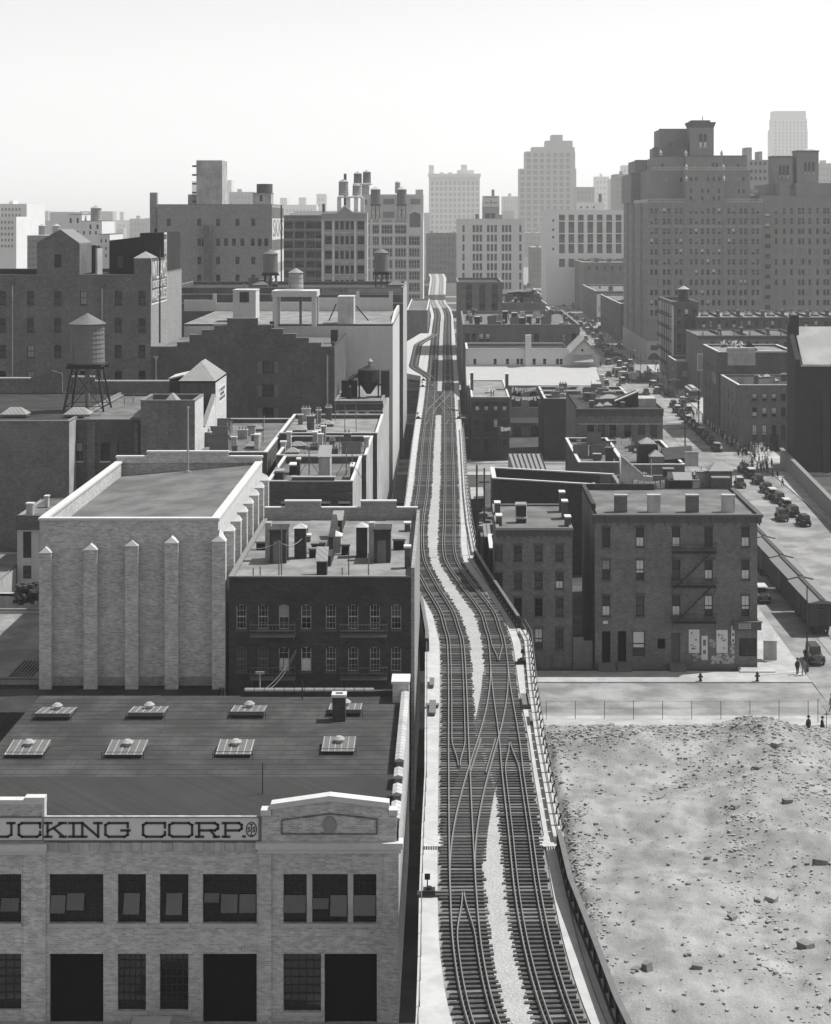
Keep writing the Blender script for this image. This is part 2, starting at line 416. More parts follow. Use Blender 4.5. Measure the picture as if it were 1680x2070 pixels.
def clutter(root, x0, x1, y0, y1, z, n, seed, dens=(4, 2, 3, 2)):
    """what stands about on old roofs: chimneys, skylights, vents, stair bulkheads"""
    r = random.Random(seed); kinds = ['c']*dens[0] + ['s']*dens[1] + ['v']*dens[2] + ['b']*dens[3]
    spots = []
    for _ in range(n*6):
        if len(spots) >= n: break
        x, y = r.uniform(x0+.8, x1-.8), r.uniform(y0+.8, y1-1.6)
        if any(abs(x-a) < 2.1 and abs(y-b) < 2.6 for a, b in spots): continue
        spots.append((x, y)); k = r.choice(kinds)
        if r.random() < .35: part('pole', MB().cyl(x+.9, y+.5, z-.02, z+r.uniform(1.6, 3.6), .05, n=5), r.choice(['wood_grey', 'roof_white', 'iron']), root)
        if k == 'c': chimney(root, x, y, z, r.uniform(.6, 1.3), .5, r.uniform(.9, 1.9), r.choice(['brick_brown', 'brick_mid', 'stucco']), r.choice([0, 2, 3]), r.choice(['coping', 'coping_dull']))
        elif k == 's': skylight(root, x-r.uniform(.6, 1), x+.8, y-.6, y+r.uniform(.6, 1.1), z)
        elif k == 'v': vent(root, x, y, z, r.uniform(.08, .16), r.uniform(.5, 1.3), r.choice(['metal_grey', 'sheet_metal']))
        else:
            w = r.uniform(.9, 1.2); o = part('bulkhead', MB().hexa([(x-w, y-1, z-.02), (x+w, y-1, z-.02), (x+w, y+1.5, z-.02), (x-w, y+1.5, z-.02)], [(x-w, y-1, z+2.1), (x+w, y-1, z+2.1), (x+w, y+1.5, z+1.2), (x-w, y+1.5, z+1.2)]), r.choice(['wood_grey', 'metal_grey', 'stucco']), root)
            part('cap', MB().hexa([(x-w-.1, y-1.1, z+2.11), (x+w+.1, y-1.1, z+2.11), (x+w+.1, y+1.6, z+1.19), (x-w-.1, y+1.6, z+1.19)], [(x-w-.1, y-1.1, z+2.2), (x+w+.1, y-1.1, z+2.2), (x+w+.1, y+1.6, z+1.28), (x-w-.1, y+1.6, z+1.28)]), r.choice(['sheet_metal', 'tar_grey']), o)
def text_mesh(s, size, depth=.02, sx=1.0):
    cu = bpy.data.curves.new('lettering', 'FONT'); cu.body = s; cu.size = size; cu.extrude = depth/2; cu.align_x = 'CENTER'; cu.align_y = 'CENTER'; cu.resolution_u = 2
    ob = bpy.data.objects.new('lettering', cu); COL.objects.link(ob)
    dg = bpy.context.evaluated_depsgraph_get(); me = bpy.data.meshes.new_from_object(ob.evaluated_get(dg))
    bpy.data.objects.remove(ob); bpy.data.curves.remove(cu)
    for v in me.vertices: v.co.x *= sx
    return me
def lettering(parent, s, size, loc, face='S', m='sign_white', sx=1.0, width=None):
    me = text_mesh(s, size, .03, sx)
    if width:
        xs = [v.co.x for v in me.vertices]; k = width/(max(xs)-min(xs)+1e-6)
        for v in me.vertices: v.co.x *= k
    me.materials.clear(); me.materials.append(MATS[m])
    o = bpy.data.objects.new('lettering', me); COL.objects.link(o); o.parent = parent
    ox, oy, oz = ORG[parent.name]; o.location = (loc[0]-ox, loc[1]-oy, loc[2]-oz)
    o.rotation_euler = (R(90), 0, ROT[face]); return o
def water_tank(name_loc, r, h, z0, legs, label, m='wood_tank', leg_h=None, rm='sheet_metal', legm='metal_dark', group='rooftop water tanks', splay=1.25, saucer=False, brace=True):
    x, y = name_loc; root = thing('water_tank', label, 'water tank', (x, y, z0), group)
    zb = z0 + legs
    part('barrel', MB().cyl(x, y, zb, zb+h, r, r*.97, 24), m, root)
    hp = MB(); n = max(4, int(h/.55))
    for k in range(n):
        z = zb + .15 + (h-.3)*k/(n-1); hp.cyl(x, y, z, z+.06, r+.03 - .03*k/n, n=24)
    part('hoop', hp, 'metal_grey', root)
    part('roof', MB().cyl(x, y, zb+h+.003, zb+h+r*.62, r*1.1, .05, 24), rm, root)
    if legs > .3:
        b = MB(); a = r*.72; s = a*splay
        for i in (-1, 1):
            for j in (-1, 1):
                part('leg', MB().bar((x+i*s, y+j*s, z0), (x+i*a, y+j*a, zb-.3), max(.2, r*.09)), legm, root)
        b.box(x-r, x+r, y-r, y+r, zb-.32, zb-.003)
        for j in (-1, 1): b.box(x-r*1.12, x+r*1.12, y+j*a-.12, y+j*a+.12, zb-.6, zb-.323)
        part('platform', b, legm, root)
        if brace:
            c = MB(); t = max(.07, r*.035)
            P = lambda i, j, f: (x+i*(s+(a-s)*f), y+j*(s+(a-s)*f), z0 + (legs-.4)*f)
            for i, j, k, l in ((-1,-1,1,-1), (1,-1,1,1), (1,1,-1,1), (-1,1,-1,-1)):
                c.bar(P(i,j,.04), P(k,l,.95), t); c.bar(P(i,j,.95), P(k,l,.04), t); c.bar(P(i,j,.12), P(k,l,.12), t)
            part('brace', c, legm, root)
        part('riser_pipe', MB().cyl(x, y, z0, zb-.33, max(.18, r*.14), n=10), 'wood_grey', root)
    return root

# ================================================================== camera, sun, sky, air
cam = bpy.data.cameras.new('camera'); co = bpy.data.objects.new('camera', cam); COL.objects.link(co)
co.location = (0, 0, HC); co.rotation_euler = (R(90), 0, 0)
cam.sensor_width = 36; cam.lens = 36*F/2070; cam.shift_x = -63/2070; cam.shift_y = -595/2070
cam.clip_start = 1; cam.clip_end = 30000
SC.camera = co
ELEV, AZ = 59, 72                       # sun height, and its bearing from +Y towards +X
sd = Vector((math.sin(R(AZ))*math.cos(R(ELEV)), math.cos(R(AZ))*math.cos(R(ELEV)), math.sin(R(ELEV))))
sun = bpy.data.lights.new('sun', 'SUN'); so = bpy.data.objects.new('sun', sun); COL.objects.link(so)
sun.energy = 3.8; sun.angle = R(.5); sun.color = (1, .99, .975)
so.rotation_euler = sd.to_track_quat('Z', 'Y').to_euler()
w = bpy.data.worlds.new('World'); SC.world = w; w.use_nodes = True
nt = w.node_tree; sk = nt.nodes.new('ShaderNodeTexSky'); sk.sky_type = 'NISHITA'; sk.sun_disc = False
sk.sun_elevation = R(ELEV); sk.sun_rotation = R(AZ); sk.air_density = 1.1; sk.dust_density = .5; sk.ozone_density = 1
bw = nt.nodes.new('ShaderNodeRGBToBW'); nt.links.new(sk.outputs[0], bw.inputs[0]); nt.links.new(bw.outputs[0], nt.nodes['Background'].inputs[0])
nt.nodes['Background'].inputs[1].default_value = .108
vs = SC.view_settings; vs.view_transform = 'Standard'; vs.look = 'None'; vs.gamma = 1; vs.use_curve_mapping = False; vs.exposure = EXPO = .75
SC.cycles.use_denoising = True; SC.cycles.max_bounces = 6; SC.cycles.diffuse_bounces = 3; SC.cycles.volume_bounces = 1; SC.cycles.transparent_max_bounces = 8
SC.cycles.use_fast_gi = False; SC.cycles.sample_clamp_indirect = 6

hz = MB().box(-2700, 2700, -60, 5000, -1.5, 335)
hm = bpy.data.materials.new('haze'); hm.use_nodes = True; hn = hm.node_tree
for n in list(hn.nodes):
    if n.type != 'OUTPUT_MATERIAL': hn.nodes.remove(n)
pv = hn.nodes.new('ShaderNodeVolumePrincipled'); pv.inputs['Color'].default_value = (.97, .97, .97, 1); pv.inputs['Density'].default_value = HAZE = .00015
pv.inputs['Anisotropy'].default_value = .25
hn.links.new(pv.outputs[0], [n for n in hn.nodes if n.type == 'OUTPUT_MATERIAL'][0].inputs['Volume'])
MATS['haze'] = hm; setting('haze', hz, 'haze', 'stuff')

# ================================================================== ground, streets, pavements
setting('ground', MB().box(-2600, 2600, -40, 4900, -.5, 0), 'earth')
def ave(y): return 49.0 + .0168*(y - 224)          # centre of the avenue
STREETS = [(92, 101.5), (169, 181), (250, 262), (331, 343), (411, 424), (492, 505), (571, 590), (655, 668), (736, 749), (816, 829), (897, 910), (978, 991), (1060, 1073)]
rd = MB()
rd.prism([(ave(70)-10.5, 70), (ave(70)+10, 70), (ave(1700)+10, 1700), (ave(1700)-10.5, 1700)], .012, .03, axis='z')
setting('avenue', rd, 'cobble')
for i, (a, b) in enumerate(STREETS):
    m = (a+b)/2
    setting('cross_street', MB().box(-260, ave(m)-10.55, a, b, .012, .03).box(ave(m)+10.05, 260, a, b, .012, .03), 'cobble')
def pavement(x0, x1, y0, y1):
    setting('sidewalk', MB().box(x0, x1, y0, y1, .004, .15), 'sidewalk')
for i in range(len(STREETS)-1):
    s, n = STREETS[i][1], STREETS[i+1][0]
    if i > 0: pavement(-260, ave(s)-10.6, s+.02, s+4.4)
    else: pavement(9, ave(s)-10.6, s+.02, s+3)
    pavement(-260, ave(n)-10.6, n-4.4, n-.02)
    for sx, w_ in ((-1, 5.2), (1, 5.6)):
        q = MB(); k0, k1 = s+4.42, n-4.42
        e = (lambda y: ave(y)-10.6) if sx < 0 else (lambda y: ave(y)+10.1)
        q.prism([(e(k0), k0), (e(k0)+sx*w_, k0), (e(k1)+sx*w_, k1), (e(k1), k1)][::sx], .004, .15, axis='z')
        setting('sidewalk', q, 'sidewalk')
    pavement(ave(s)+10.1, 260, s+.02, s+4.4); pavement(ave(n)+10.1, 260, n-4.4, n-.02)

# rails of the freight line down the avenue
for off, lab in ((-5.6, 'street rails beside the boxcars on the west side of the avenue'), (-1.6, 'street rails near the middle of the cobbled avenue')):
    t = thing('street_track', lab, 'track', (ave(300)+off, 150, .03), 'rails laid in the avenue')
    for g in (-.75, .75):
        b = MB(); p0 = (ave(150)+off+g, 150); p1 = (ave(900)+off+g, 900)
        b.prism([(p0[0]-.06, p0[1]), (p0[0]+.06, p0[1]), (p1[0]+.06, p1[1]), (p1[0]-.06, p1[1])], .032, .05, axis='z')
        part('rail', b, 'metal_grey', t)

# ================================================================== the rubble lot
def lot_h(x, y):
    u = (y - 104)/60.0; e = min(1, max(0, (166.5-y)/6.0))*min(1, max(0, (y-102.6)/3))*min(1, max(0, (x-8.4)/1.2))
    n = 0
    for s, a in ((.13, .5), (.31, .3), (.8, .2), (1.9, .13)):
        from mathutils import noise
        n += a*noise.noise(Vector((x*s+3.1, y*s*.8, s*7)))
    ridge = 1.3*math.exp(-((x-(26+2.0*u))**2)/26)*min(1, max(0, (y-112)/18))*min(1, max(0, (163-y)/8))
    heap = 1.1*math.exp(-((y-156)**2)/30)*(.65+.35*math.sin(x*.5))
    return max(.05, (1.0 + n*1.0)*e + (ridge + heap)*e)
g = MB(); nx, ny = 92, 190; X0, X1, Y0, Y1 = 8.0, 39.0, 102.5, 167.0
for j in range(ny+1):
    for i in range(nx+1):
        x, y = X0+(X1-X0)*i/nx, Y0+(Y1-Y0)*j/ny; g.v.append((x, y, lot_h(x, y)))
for j in range(ny):
    for i in range(nx):
        k = j*(nx+1)+i; g.f.append((k, k+1, k+nx+2, k+nx+1)); g.m.append(0)
lot = setting('vacant_lot', g, 'dirt')
lot.data.polygons.foreach_set('use_smooth', [True]*len(lot.data.polygons))
def rock(b, x, y, z, s, r, m=0, flat=.6):
    c = [(r.uniform(.55, 1.1)*sx*s, r.uniform(.55, 1.1)*sy*s, r.uniform(.6, 1)*sz*s*flat) for sz in (-1, 1) for sx, sy in ((-1,-1),(1,-1),(1,1),(-1,1))]
    a = r.uniform(0, 6.28); ca, sa = math.cos(a), math.sin(a)
    p = [(x+u*ca-v*sa, y+u*sa+v*ca, z+w_) for u, v, w_ in c]
    b.hexa(p[:4], p[4:], m)
rb = MB(); rr = random.Random(5); cnt = 0
from mathutils import noise as _n
while cnt < 9000:
    x, y = rr.uniform(8.8, 38), rr.uniform(104, 165.5)
    dens = .10 + .9*math.exp(-((y-158.5)**2)/40) + .85*math.exp(-((x-9.3)**2)/3.0) + .5*math.exp(-((x-(21.5+.03*(y-104)))**2)/5) + .45*(x > 27)
    dens *= .25 + 1.4*max(0, _n.noise(Vector((x*.28, y*.2, 3.7)))+.28)
    if rr.random() > dens: continue
    s = rr.choice([.03, .035, .05, .06, .08, .13]) * rr.uniform(.7, 1.3)
    rock(rb, x, y, lot_h(x, y)+s*.2, s, rr, rr.choice([0, 0, 1, 2, 2])); cnt += 1
setting('rubble', rb, ['stone_pale', 'stone_dark', 'dirt'], 'stuff')
def boulder(px, py, s, mt, lab, flat=.6, seed=1):
    x, y = GP(px, py, 1.2); r = random.Random(seed); b = MB(); z = lot_h(x, y)
    rock(b, x, y, z+s*.35*flat, s, r, 0, flat); rock(b, x+s*.6, y+.2, z+s*.2*flat, s*.6, r, 0, flat)
    single('boulder', b, mt, lab, 'boulder', (x, y, z), 'large blocks on the rubble lot')
for i, q in enumerate([
    (1236, 1472, .45, 'stone_dark', 'dark block of broken masonry on the heap near the street fence'), (1285, 1958, .45, 'stone_dark', 'squat dark lump beside a taller dark stub low on the lot'),
    (1307, 1955, .5, 'stone_dark', 'taller dark stub standing low on the lot beside a squat lump'), (1592, 1652, .6, 'stone_dark', 'large dark cube of masonry on the right slope of the rubble ridge'),
    (1568, 1542, .8, 'stone_pale', 'pale broken slab lying on the far right of the heap'), (1530, 1580, .7, 'stone_dark', 'long dark beam stub lying along the rubble ridge'),
    (1487, 1650, .5, 'stone_dark', 'dark lump at the foot of the rubble ridge'), (1560, 1815, .7, 'stone_pale', 'pale slab of broken wall right of the bare dirt'),
    (1480, 1855, .6, 'stone_dark', 'dark shard half buried right of the bare dirt'), (1630, 1910, .9, 'stone_dark', 'wide dark slab near the right edge of the lot'),
    (1410, 1948, .6, 'stone_dark', 'flat dark stone low on the lot right of the stub'), (1430, 1735, .4, 'stone_dark', 'small dark stone alone on the bare dirt'),
    (1378, 1590, .35, 'stone_dark', 'small dark stone high on the bare dirt'), (1660, 1765, .9, 'stone_dark', 'long dark timber at the far right of the lot')]):
    boulder(q[0], q[1], q[2]*.6, q[3], q[4], flat=1.3 if i in (2,) else .6, seed=i)
# fence of thin posts and wire along the street side and the avenue side of the lot
def wire_fence(pts, lab, n, h=1.9):
    t = thing('wire_fence', lab, 'fence', (*pts[0], 0))
    (xa, ya), (xb, yb) = pts
    for k in range(n+1):
        x, y = xa+(xb-xa)*k/n, ya+(yb-ya)*k/n; part('post', MB().bar((x, y, 0), (x, y, h), .05), 'iron', t)
    b = MB()
    for z in (.5, 1.2, h-.05): b.bar((xa, ya, z), (xb, yb, z), .014)
    part('wire', b, 'iron', t)
wire_fence([(9.5, 167.6), (34.5, 167.6)], 'thin post and wire fence between the rubble heap and the cross street', 9)
wire_fence([(35.2, 166.5), (33.9, 108)], 'thin post and wire fence along the avenue side of the rubble lot', 14, 2.4)

# ================================================================== the elevated railway
ZD = 8.5
TAB = [(2230,830,1042,1205,1330),(2060,843,974,1130,1250),(1933,847,947,1091.5,1203),(1814,849,937,1068,1157),(1677,854,931.7,1051,1125),(1560,860,928.7,1036,1103),(1500,860,927,1030,1091.7),
 (1393,860.6,925,1014,1076.5),(1300,860.6,920.5,1004,1067.5),(1272,856,913,996,1052),(1240,851,903,985,1031),(1180,831,868,941,992),(1130,816,846,910.6,962),(1060,812,845,908,949),(998,821,854,908.4,942),
 (895.5,833,862,907,935.5),(806.7,845.5,871,905.5,929),(762,851,874,905.5,926.7),(695.6,863,879,904,921),(655.6,870,882.5,904.4,916.7),(637,872,884.4,904.4,915.4),(622,868,880,899,910),(613,865.5,875.5,892.5,901.5),
 (606.7,865.2,873.5,890.8,900.3),(590,866.5,874.8,891,900.8),(562,870,877.5,892,902),(552,866,874,888,897)]
KN = []
for py, a, l, r_, b in TAB:
    Y = YD(py, ZD); KN.append((Y, PX(a, Y), PX(l, Y), PX(r_, Y), PX(b, Y)))
def path(Y, c):
    """Catmull-Rom through the surveyed points; c: 1 left edge, 2 west track, 3 east track, 4 right edge"""
    k = KN
    if Y <= k[0][0]: return k[0][c]
    if Y >= k[-1][0]: return k[-1][c]
    i = max(j for j in range(len(k)-1) if k[j][0] <= Y)
    p0, p1, p2, p3 = k[max(i-1, 0)], k[i], k[i+1], k[min(i+2, len(k)-1)]
    h = p2[0]-p1[0]; t = (Y-p1[0])/h
    m1 = (p2[c]-p0[c])/(p2[0]-p0[0])*h; m2 = (p3[c]-p1[c])/(p3[0]-p1[0])*h
    if c in (1, 4): return p1[c]+(p2[c]-p1[c])*t
    return (2*t**3-3*t*t+1)*p1[c]+(t**3-2*t*t+t)*m1+(-2*t**3+3*t*t)*p2[c]+(t**3-t*t)*m2
YS = []; y = 78.0
while y < 1240: YS.append(y); y += 1.0 if y < 260 else (3 if y < 500 else 8)
def sweep(b, prof, ys=YS, m=0):
    """prof(y) -> list of (x, z) of one cross-section, closed; swept along the line"""
    n0 = None; k = 0
    for y in ys:
        p = prof(y); base = len(b.v); k = len(p); b.v += [(x, y, z) for x, z in p]
        if n0 is not None:
            for i in range(k):
                j = (i+1) % k; b.f.append((n0+i, n0+j, base+j, base+i)); b.m.append(m)
        else: b.f.append(tuple(range(base, base+k))); b.m.append(m)
        n0 = base
    b.f.append(tuple(range(n0+k-1, n0-1, -1))); b.m.append(m)
    return b
vd = thing('railway_viaduct', 'long two track elevated railway viaduct with pale concrete walkways winding north past the roofs', 'railway viaduct', (0, 80, 0))
lt = lambda y: path(y, 2)
rt = lambda y: path(y, 3)
le = lambda y: path(y, 1)
re_ = lambda y: path(y, 4)
part('deck', sweep(MB(), lambda y: [(le(y)+.12, 7.0), (re_(y)-.12, 7.0), (re_(y)-.12, 8.14), (le(y)+.12, 8.14)]), 'concrete_grey', vd)
part('girder', sweep(MB(), lambda y: [(le(y)-.02, 6.5), (le(y)+.11, 6.5), (le(y)+.11, 8.3), (le(y)-.02, 8.3)]), 'iron', vd)
part('girder', sweep(MB(), lambda y: [(re_(y)-.11, 6.5), (re_(y)+.02, 6.5), (re_(y)+.02, 8.3), (re_(y)-.11, 8.3)]), 'iron', vd)
wl = lambda y: min(lt(y)-1.5, le(y)+3.2)
wr = lambda y: max(rt(y)+1.5, re_(y)-3.4)
part('walkway', sweep(MB(), lambda y: [(le(y)-.06, 8.31), (wl(y), 8.31), (wl(y), 8.47), (le(y)-.06, 8.47)]), 'concrete_deck', vd)
part('walkway', sweep(MB(), lambda y: [(wr(y), 8.31), (re_(y)+.06, 8.31), (re_(y)+.06, 8.47), (wr(y), 8.47)]), 'concrete_deck', vd)
# ballast: grey between the ties of each track, pale down the middle
part('ballast', sweep(MB(), lambda y: [(lt(y)+1.28, 8.15), (rt(y)-1.28, 8.15), (rt(y)-1.2, 8.46), (lt(y)+1.2, 8.46)]), 'ballast', vd)
for c in (lt, rt):
    part('track_bed', sweep(MB(), lambda y: [(c(y)-1.6, 8.145), (c(y)+1.3, 8.145), (c(y)+1.3, 8.40), (c(y)-1.6, 8.40)] if c is lt else [(c(y)-1.3, 8.145), (c(y)+1.6, 8.145), (c(y)+1.6, 8.40), (c(y)-1.3, 8.40)]), 'ballast_dark', vd)
jt = MB()
for k in range(40):
    y = 82+11*k
    jt.box(le(y)+.1, wl(y)-.02, y, y+.06, 8.472, 8.476); jt.box(wr(y)+.02, re_(y)-.5, y+3, y+3.06, 8.472, 8.476)
part('expansion_joint', jt, 'concrete_grey', vd)
part('cable_trough', sweep(MB(), lambda y: [(wr(y)+.75, 8.471), (wr(y)+.8, 8.471), (wr(y)+.8, 8.53), (wr(y)+.75, 8.53)], [y for y in YS if y < 330]), 'metal_grey', vd)
for k in range(22):
    y = 84+17*k
    for c, s in ((le, 1), (re_, -1)):
        b = MB(); x = c(y)+s*.9; b.box(x-.35, x+.35, y-.04, y+.04, 0, 6.99).box(x-.35, x-.28, y-.3, y+.3, 0, 6.99).box(x+.28, x+.35, y-.3, y+.3, 0, 6.99)
        part('column', b, 'iron', vd)

# tracks: two running rails, guard rails, ties
def offset_rail(b, c, off, ya, yb, z0=8.56, w=.055, h=.17, step=1.2, fade=None):
    ys = []; y = ya
    while y < yb: ys.append(y); y += step if y < 400 else 6
    ys.append(yb)
    def pr(y):
        o = off(y) if callable(off) else off
        x = c(y)+o; return [(x-w, z0), (x+w, z0), (x+w*.55, z0+h), (x-w*.55, z0+h)]
    sweep(b, pr, ys)
GA = .76
def guard(c, segs, par):
    for ya, yb, va, vb in segs:
        for s in (-1, 1):
            def off(y):
                d = min((y-ya) if va else 99, (yb-y) if vb else 99)
                k = min(1, max(0, d/6.5)); return s*(.06+(.5-.06)*(k*k*(3-2*k)))
            b = MB(); offset_rail(b, c, off, ya, yb, z0=8.56, w=.045); part('guard_rail', b, 'rail', par)
def track(c, lab, segs, wide):
    t = thing('railway_track', lab, 'railway track', (c(80), 80, 8.5), 'tracks on the viaduct')
    for s in (-1, 1):
        b = MB(); offset_rail(b, c, s*GA, 79, 1230); part('rail', b, 'rail', t)
    guard(c, segs, t)
    rest = MB(); y = 79.0; n = 0; r = random.Random(3)
    while y < 770:
        x = c(y); s = (c(y+.5)-c(y-.5))+r.uniform(-.03, .03); L = 1.32; xa, xb = x-L+r.uniform(-.12, .1), x+L+r.uniform(-.1, .12)
        e = wide(y)
        if e: xa, xb = min(xa, x+e[0]), max(xb, x+e[1])
        hh = 8.53 + r.uniform(-.015, .02); m = r.choice([0, 0, 0, 1])
        q = MB() if n < 100 else rest
        a = [(xa, y-.125-s*(xa-x)*1, 8.3), (xb, y-.125-s*(xb-x), 8.3), (xb, y+.125-s*(xb-x), 8.3), (xa, y+.125-s*(xa-x), 8.3)]
        q.hexa(a, [(px_, py_, hh) for px_, py_, _ in a], m)
        if n < 100: part('sleeper', q, ['sleeper', 'wood_grey'], t)
        n += 1; y += .56 if y < 420 else .9
    part('sleeper', rest, ['sleeper', 'wood_grey'], t, kind='stuff')
    return t
wt = track(lt, 'west track of the viaduct, nearest the warehouse roofs', [(79, 102.3, 0, 1), (126, 341, 1, 1), (410, 760, 1, 1)], lambda y: (-1.3, 1.3 + 1.1*max(0, 1-abs(y-121)/13)) if 108 < y < 134 else None)
et = track(rt, 'east track of the viaduct, nearest the rubble lot', [(79, 131.5, 0, 1), (156, 341, 1, 1), (410, 760, 1, 1)], lambda y: (-1.3 - 1.1*max(0, 1-abs(y-136)/13), 1.3) if 123 < y < 149 else None)
def ease(t): t = min(1, max(0, t)); return t*t*(3-2*t)
def crossover(name, lab, ya, yb, a, b_):
    t = thing(name, lab, 'railway crossover', (a(ya), ya, 8.5), 'crossovers on the viaduct')
    f = lambda y: a(y)+(b_(y)-a(y))*ease((y-ya)/(yb-ya))
    for s in (-1, 1):
        q = MB(); offset_rail(q, f, s*GA, ya, yb, z0=8.565); part('rail', q, 'rail', t)
    return t, f
xo, xf = crossover('rail_crossover', 'long crossover leading from the west track to the east track in the foreground', 104.5, 155, lt, rt)
q = MB()
y = 108.0
while y < 152:
    x = xf(y); q.box(x-1.45, x+1.45, y-.12, y+.12, 8.3, 8.525); y += .56
part('sleeper', q, 'sleeper', xo, kind='stuff')
for s in (-1, 1):
    for yc in (128.5,):
        b = MB(); offset_rail(b, xf, s*.55, yc-4, yc+4, w=.05); part('guard_rail', b, 'rail', xo)
for a, b_, lab in ((lt, rt, 'scissors crossover leg from the west track to the east track, far along the viaduct'), (rt, lt, 'scissors crossover leg from the east track to the west track, far along the viaduct')):
    sx, sf = crossover('rail_crossover', lab, 349, 402, a, b_)
q = MB(); y = 352.0
while y < 400:
    q.box(lt(y)-1.3, rt(y)+1.3, y-.13, y+.13, 8.3, 8.515); y += .62
part('sleeper', q, 'sleeper', sx, kind='stuff')
# siding that bulges west to the loading platform
sid = lambda y: lt(y) - 5.2*ease((y-425)/45)*ease((600-y)/60)
t = thing('railway_siding', 'curved siding bulging west from the viaduct onto a pale loading platform', 'railway track', (sid(425), 425, 8.5))
for s in (-1, 1):
    for o in (GA, .5):
        b = MB(); offset_rail(b, sid, s*o, 425, 600); part('rail', b, 'rail', t)
b = MB(); y = 430
while y < 595: x = sid(y); b.box(x-1.3, x+1.3, y-.15, y+.15, 8.49, 8.535); y += .8
part('sleeper', b, 'sleeper', t, kind='stuff')
pl = thing('loading_platform', 'pale concrete loading platform joined to the west side of the viaduct', 'platform', (-12, 440, 0))
part('deck', MB().prism([(le(438)-.1, 438), (le(600)-.1, 600), (-9, 600), (-14.2, 545), (-14.2, 470), (-10.2, 446)], 7.2, 8.475, axis='z'), 'concrete_deck', pl)
for y in (445, 470, 500, 530, 560):
    part('column', MB().box(-11.5, -10.8, y-.3, y+.3, 0, 7.19), 'concrete_grey', pl)

# parapets and railings along the edges of the viaduct
def girder_rail(c, ya, yb, s, lab):
    t = thing('plate_railing', lab, 'railing', (c(ya), ya, 8.47), 'plate girder railings of the viaduct')
    ys = [y for y in YS if ya <= y <= yb]
    if len(ys) < 2: return
    part('plate', sweep(MB(), lambda y: [(c(y)+s*.12-.04, 8.95), (c(y)+s*.12+.04, 8.95), (c(y)+s*.12+.04, 9.62), (c(y)+s*.12-.04, 9.62)], ys), 'metal_dark', t)
    part('top_flange', sweep(MB(), lambda y: [(c(y)+s*.12-.16, 9.625), (c(y)+s*.12+.16, 9.625), (c(y)+s*.12+.16, 9.7), (c(y)+s*.12-.16, 9.7)], ys), 'metal_grey', t)
    part('kerb', sweep(MB(), lambda y: [(c(y)+s*.12-.2, 8.472), (c(y)+s*.12+.2, 8.472), (c(y)+s*.12+.2, 8.68), (c(y)+s*.12-.2, 8.68)], ys), 'metal_dark', t)
    y = ya
    while y <= yb:
        x = c(y)+s*.12; part('stiffener', MB().box(x-.18, x+.18, y-.06, y+.06, 8.682, 9.622), 'metal_dark', t); y += 1.7
girder_rail(re_, 79, 110.5, -1, 'dark plate railing beside the lower part of the rubble lot')
girder_rail(re_, 168.5, 204, -1, 'dark plate railing with pale top in front of the small four storey brick house')
girder_rail(le, 160, 186, 1, 'dark plate railing on the west edge, close to the rooftop of the long brick row')
def parapet(c, ya, yb, s, lab, pitch=2.15, hp=1.15, group='concrete parapets of the viaduct'):
    t = thing('parapet_railing', lab, 'railing', (c(ya), ya, 8.47), group)
    y = ya
    while y + pitch < yb:
        x0, x1 = c(y+.08), c(y+pitch-.08)
        b = MB(); a = [(x0-.36, y+.1, 8.472), (x0+.3, y+.1, 8.472), (x1+.3, y+pitch-.1, 8.472), (x1-.36, y+pitch-.1, 8.472)]
        b.hexa(a, [(p, q_, 8.86) for p, q_, _ in a]); part('kerb_block', b, 'concrete_deck', t)
        x = c(y); p = MB(); o = -s*.3
        p.bar((x+o*.2, y, 8.47), (x+o*.5, y, 8.9+hp*.3), .1); p.bar((x+o*.5, y, 8.9+hp*.3), (x+o*1.1, y, 8.47+hp), .09); part('post', p, 'metal_dark', t)
        y += pitch
    ys = [q_ for q_ in YS if ya <= q_ <= yb]
    for z, o in ((8.47+hp, -s*.33), (8.47+hp*.6, -s*.16)):
        b = MB(); b.tube([(c(q_)+o, q_, z) for q_ in ys], .035, 5); part('rail', b, 'metal_grey', t)
    return t
parapet(re_, 111, 168, -1, 'concrete kerb and pipe railing along the east edge beside the rubble lot')
parapet(re_, 205.5, 330, -1, 'concrete kerb and pipe railing on the east edge beside the dark tenements', 3.2)
def pipe_rail(c, ya, yb, s, lab, pitch=3.0):
    t = thing('pipe_railing', lab, 'railing', (c(ya), ya, 8.47), 'thin railings of the viaduct')
    y = ya; b = MB()
    while y < yb:
        x = c(y)+s*.1; part('post', MB().bar((x, y, 8.47), (x, y, 9.4), .06), 'metal_dark', t); y += pitch
    ys = [q_ for q_ in YS if ya <= q_ <= yb]
    b.tube([(c(q_)+s*.1, q_, 9.4) for q_ in ys], .03, 5); part('rail', b, 'metal_grey', t)
pipe_rail(le, 79, 160, 1, 'thin pipe railing on the west edge above the alley beside the flat roofed trucking depot')
pipe_rail(le, 187, 420, 1, 'thin pipe railing on the west edge beside the pale sunlit party walls', 5)
pipe_rail(re_, 330, 560, -1, 'thin pipe railing on the east edge beside the white hall', 7)
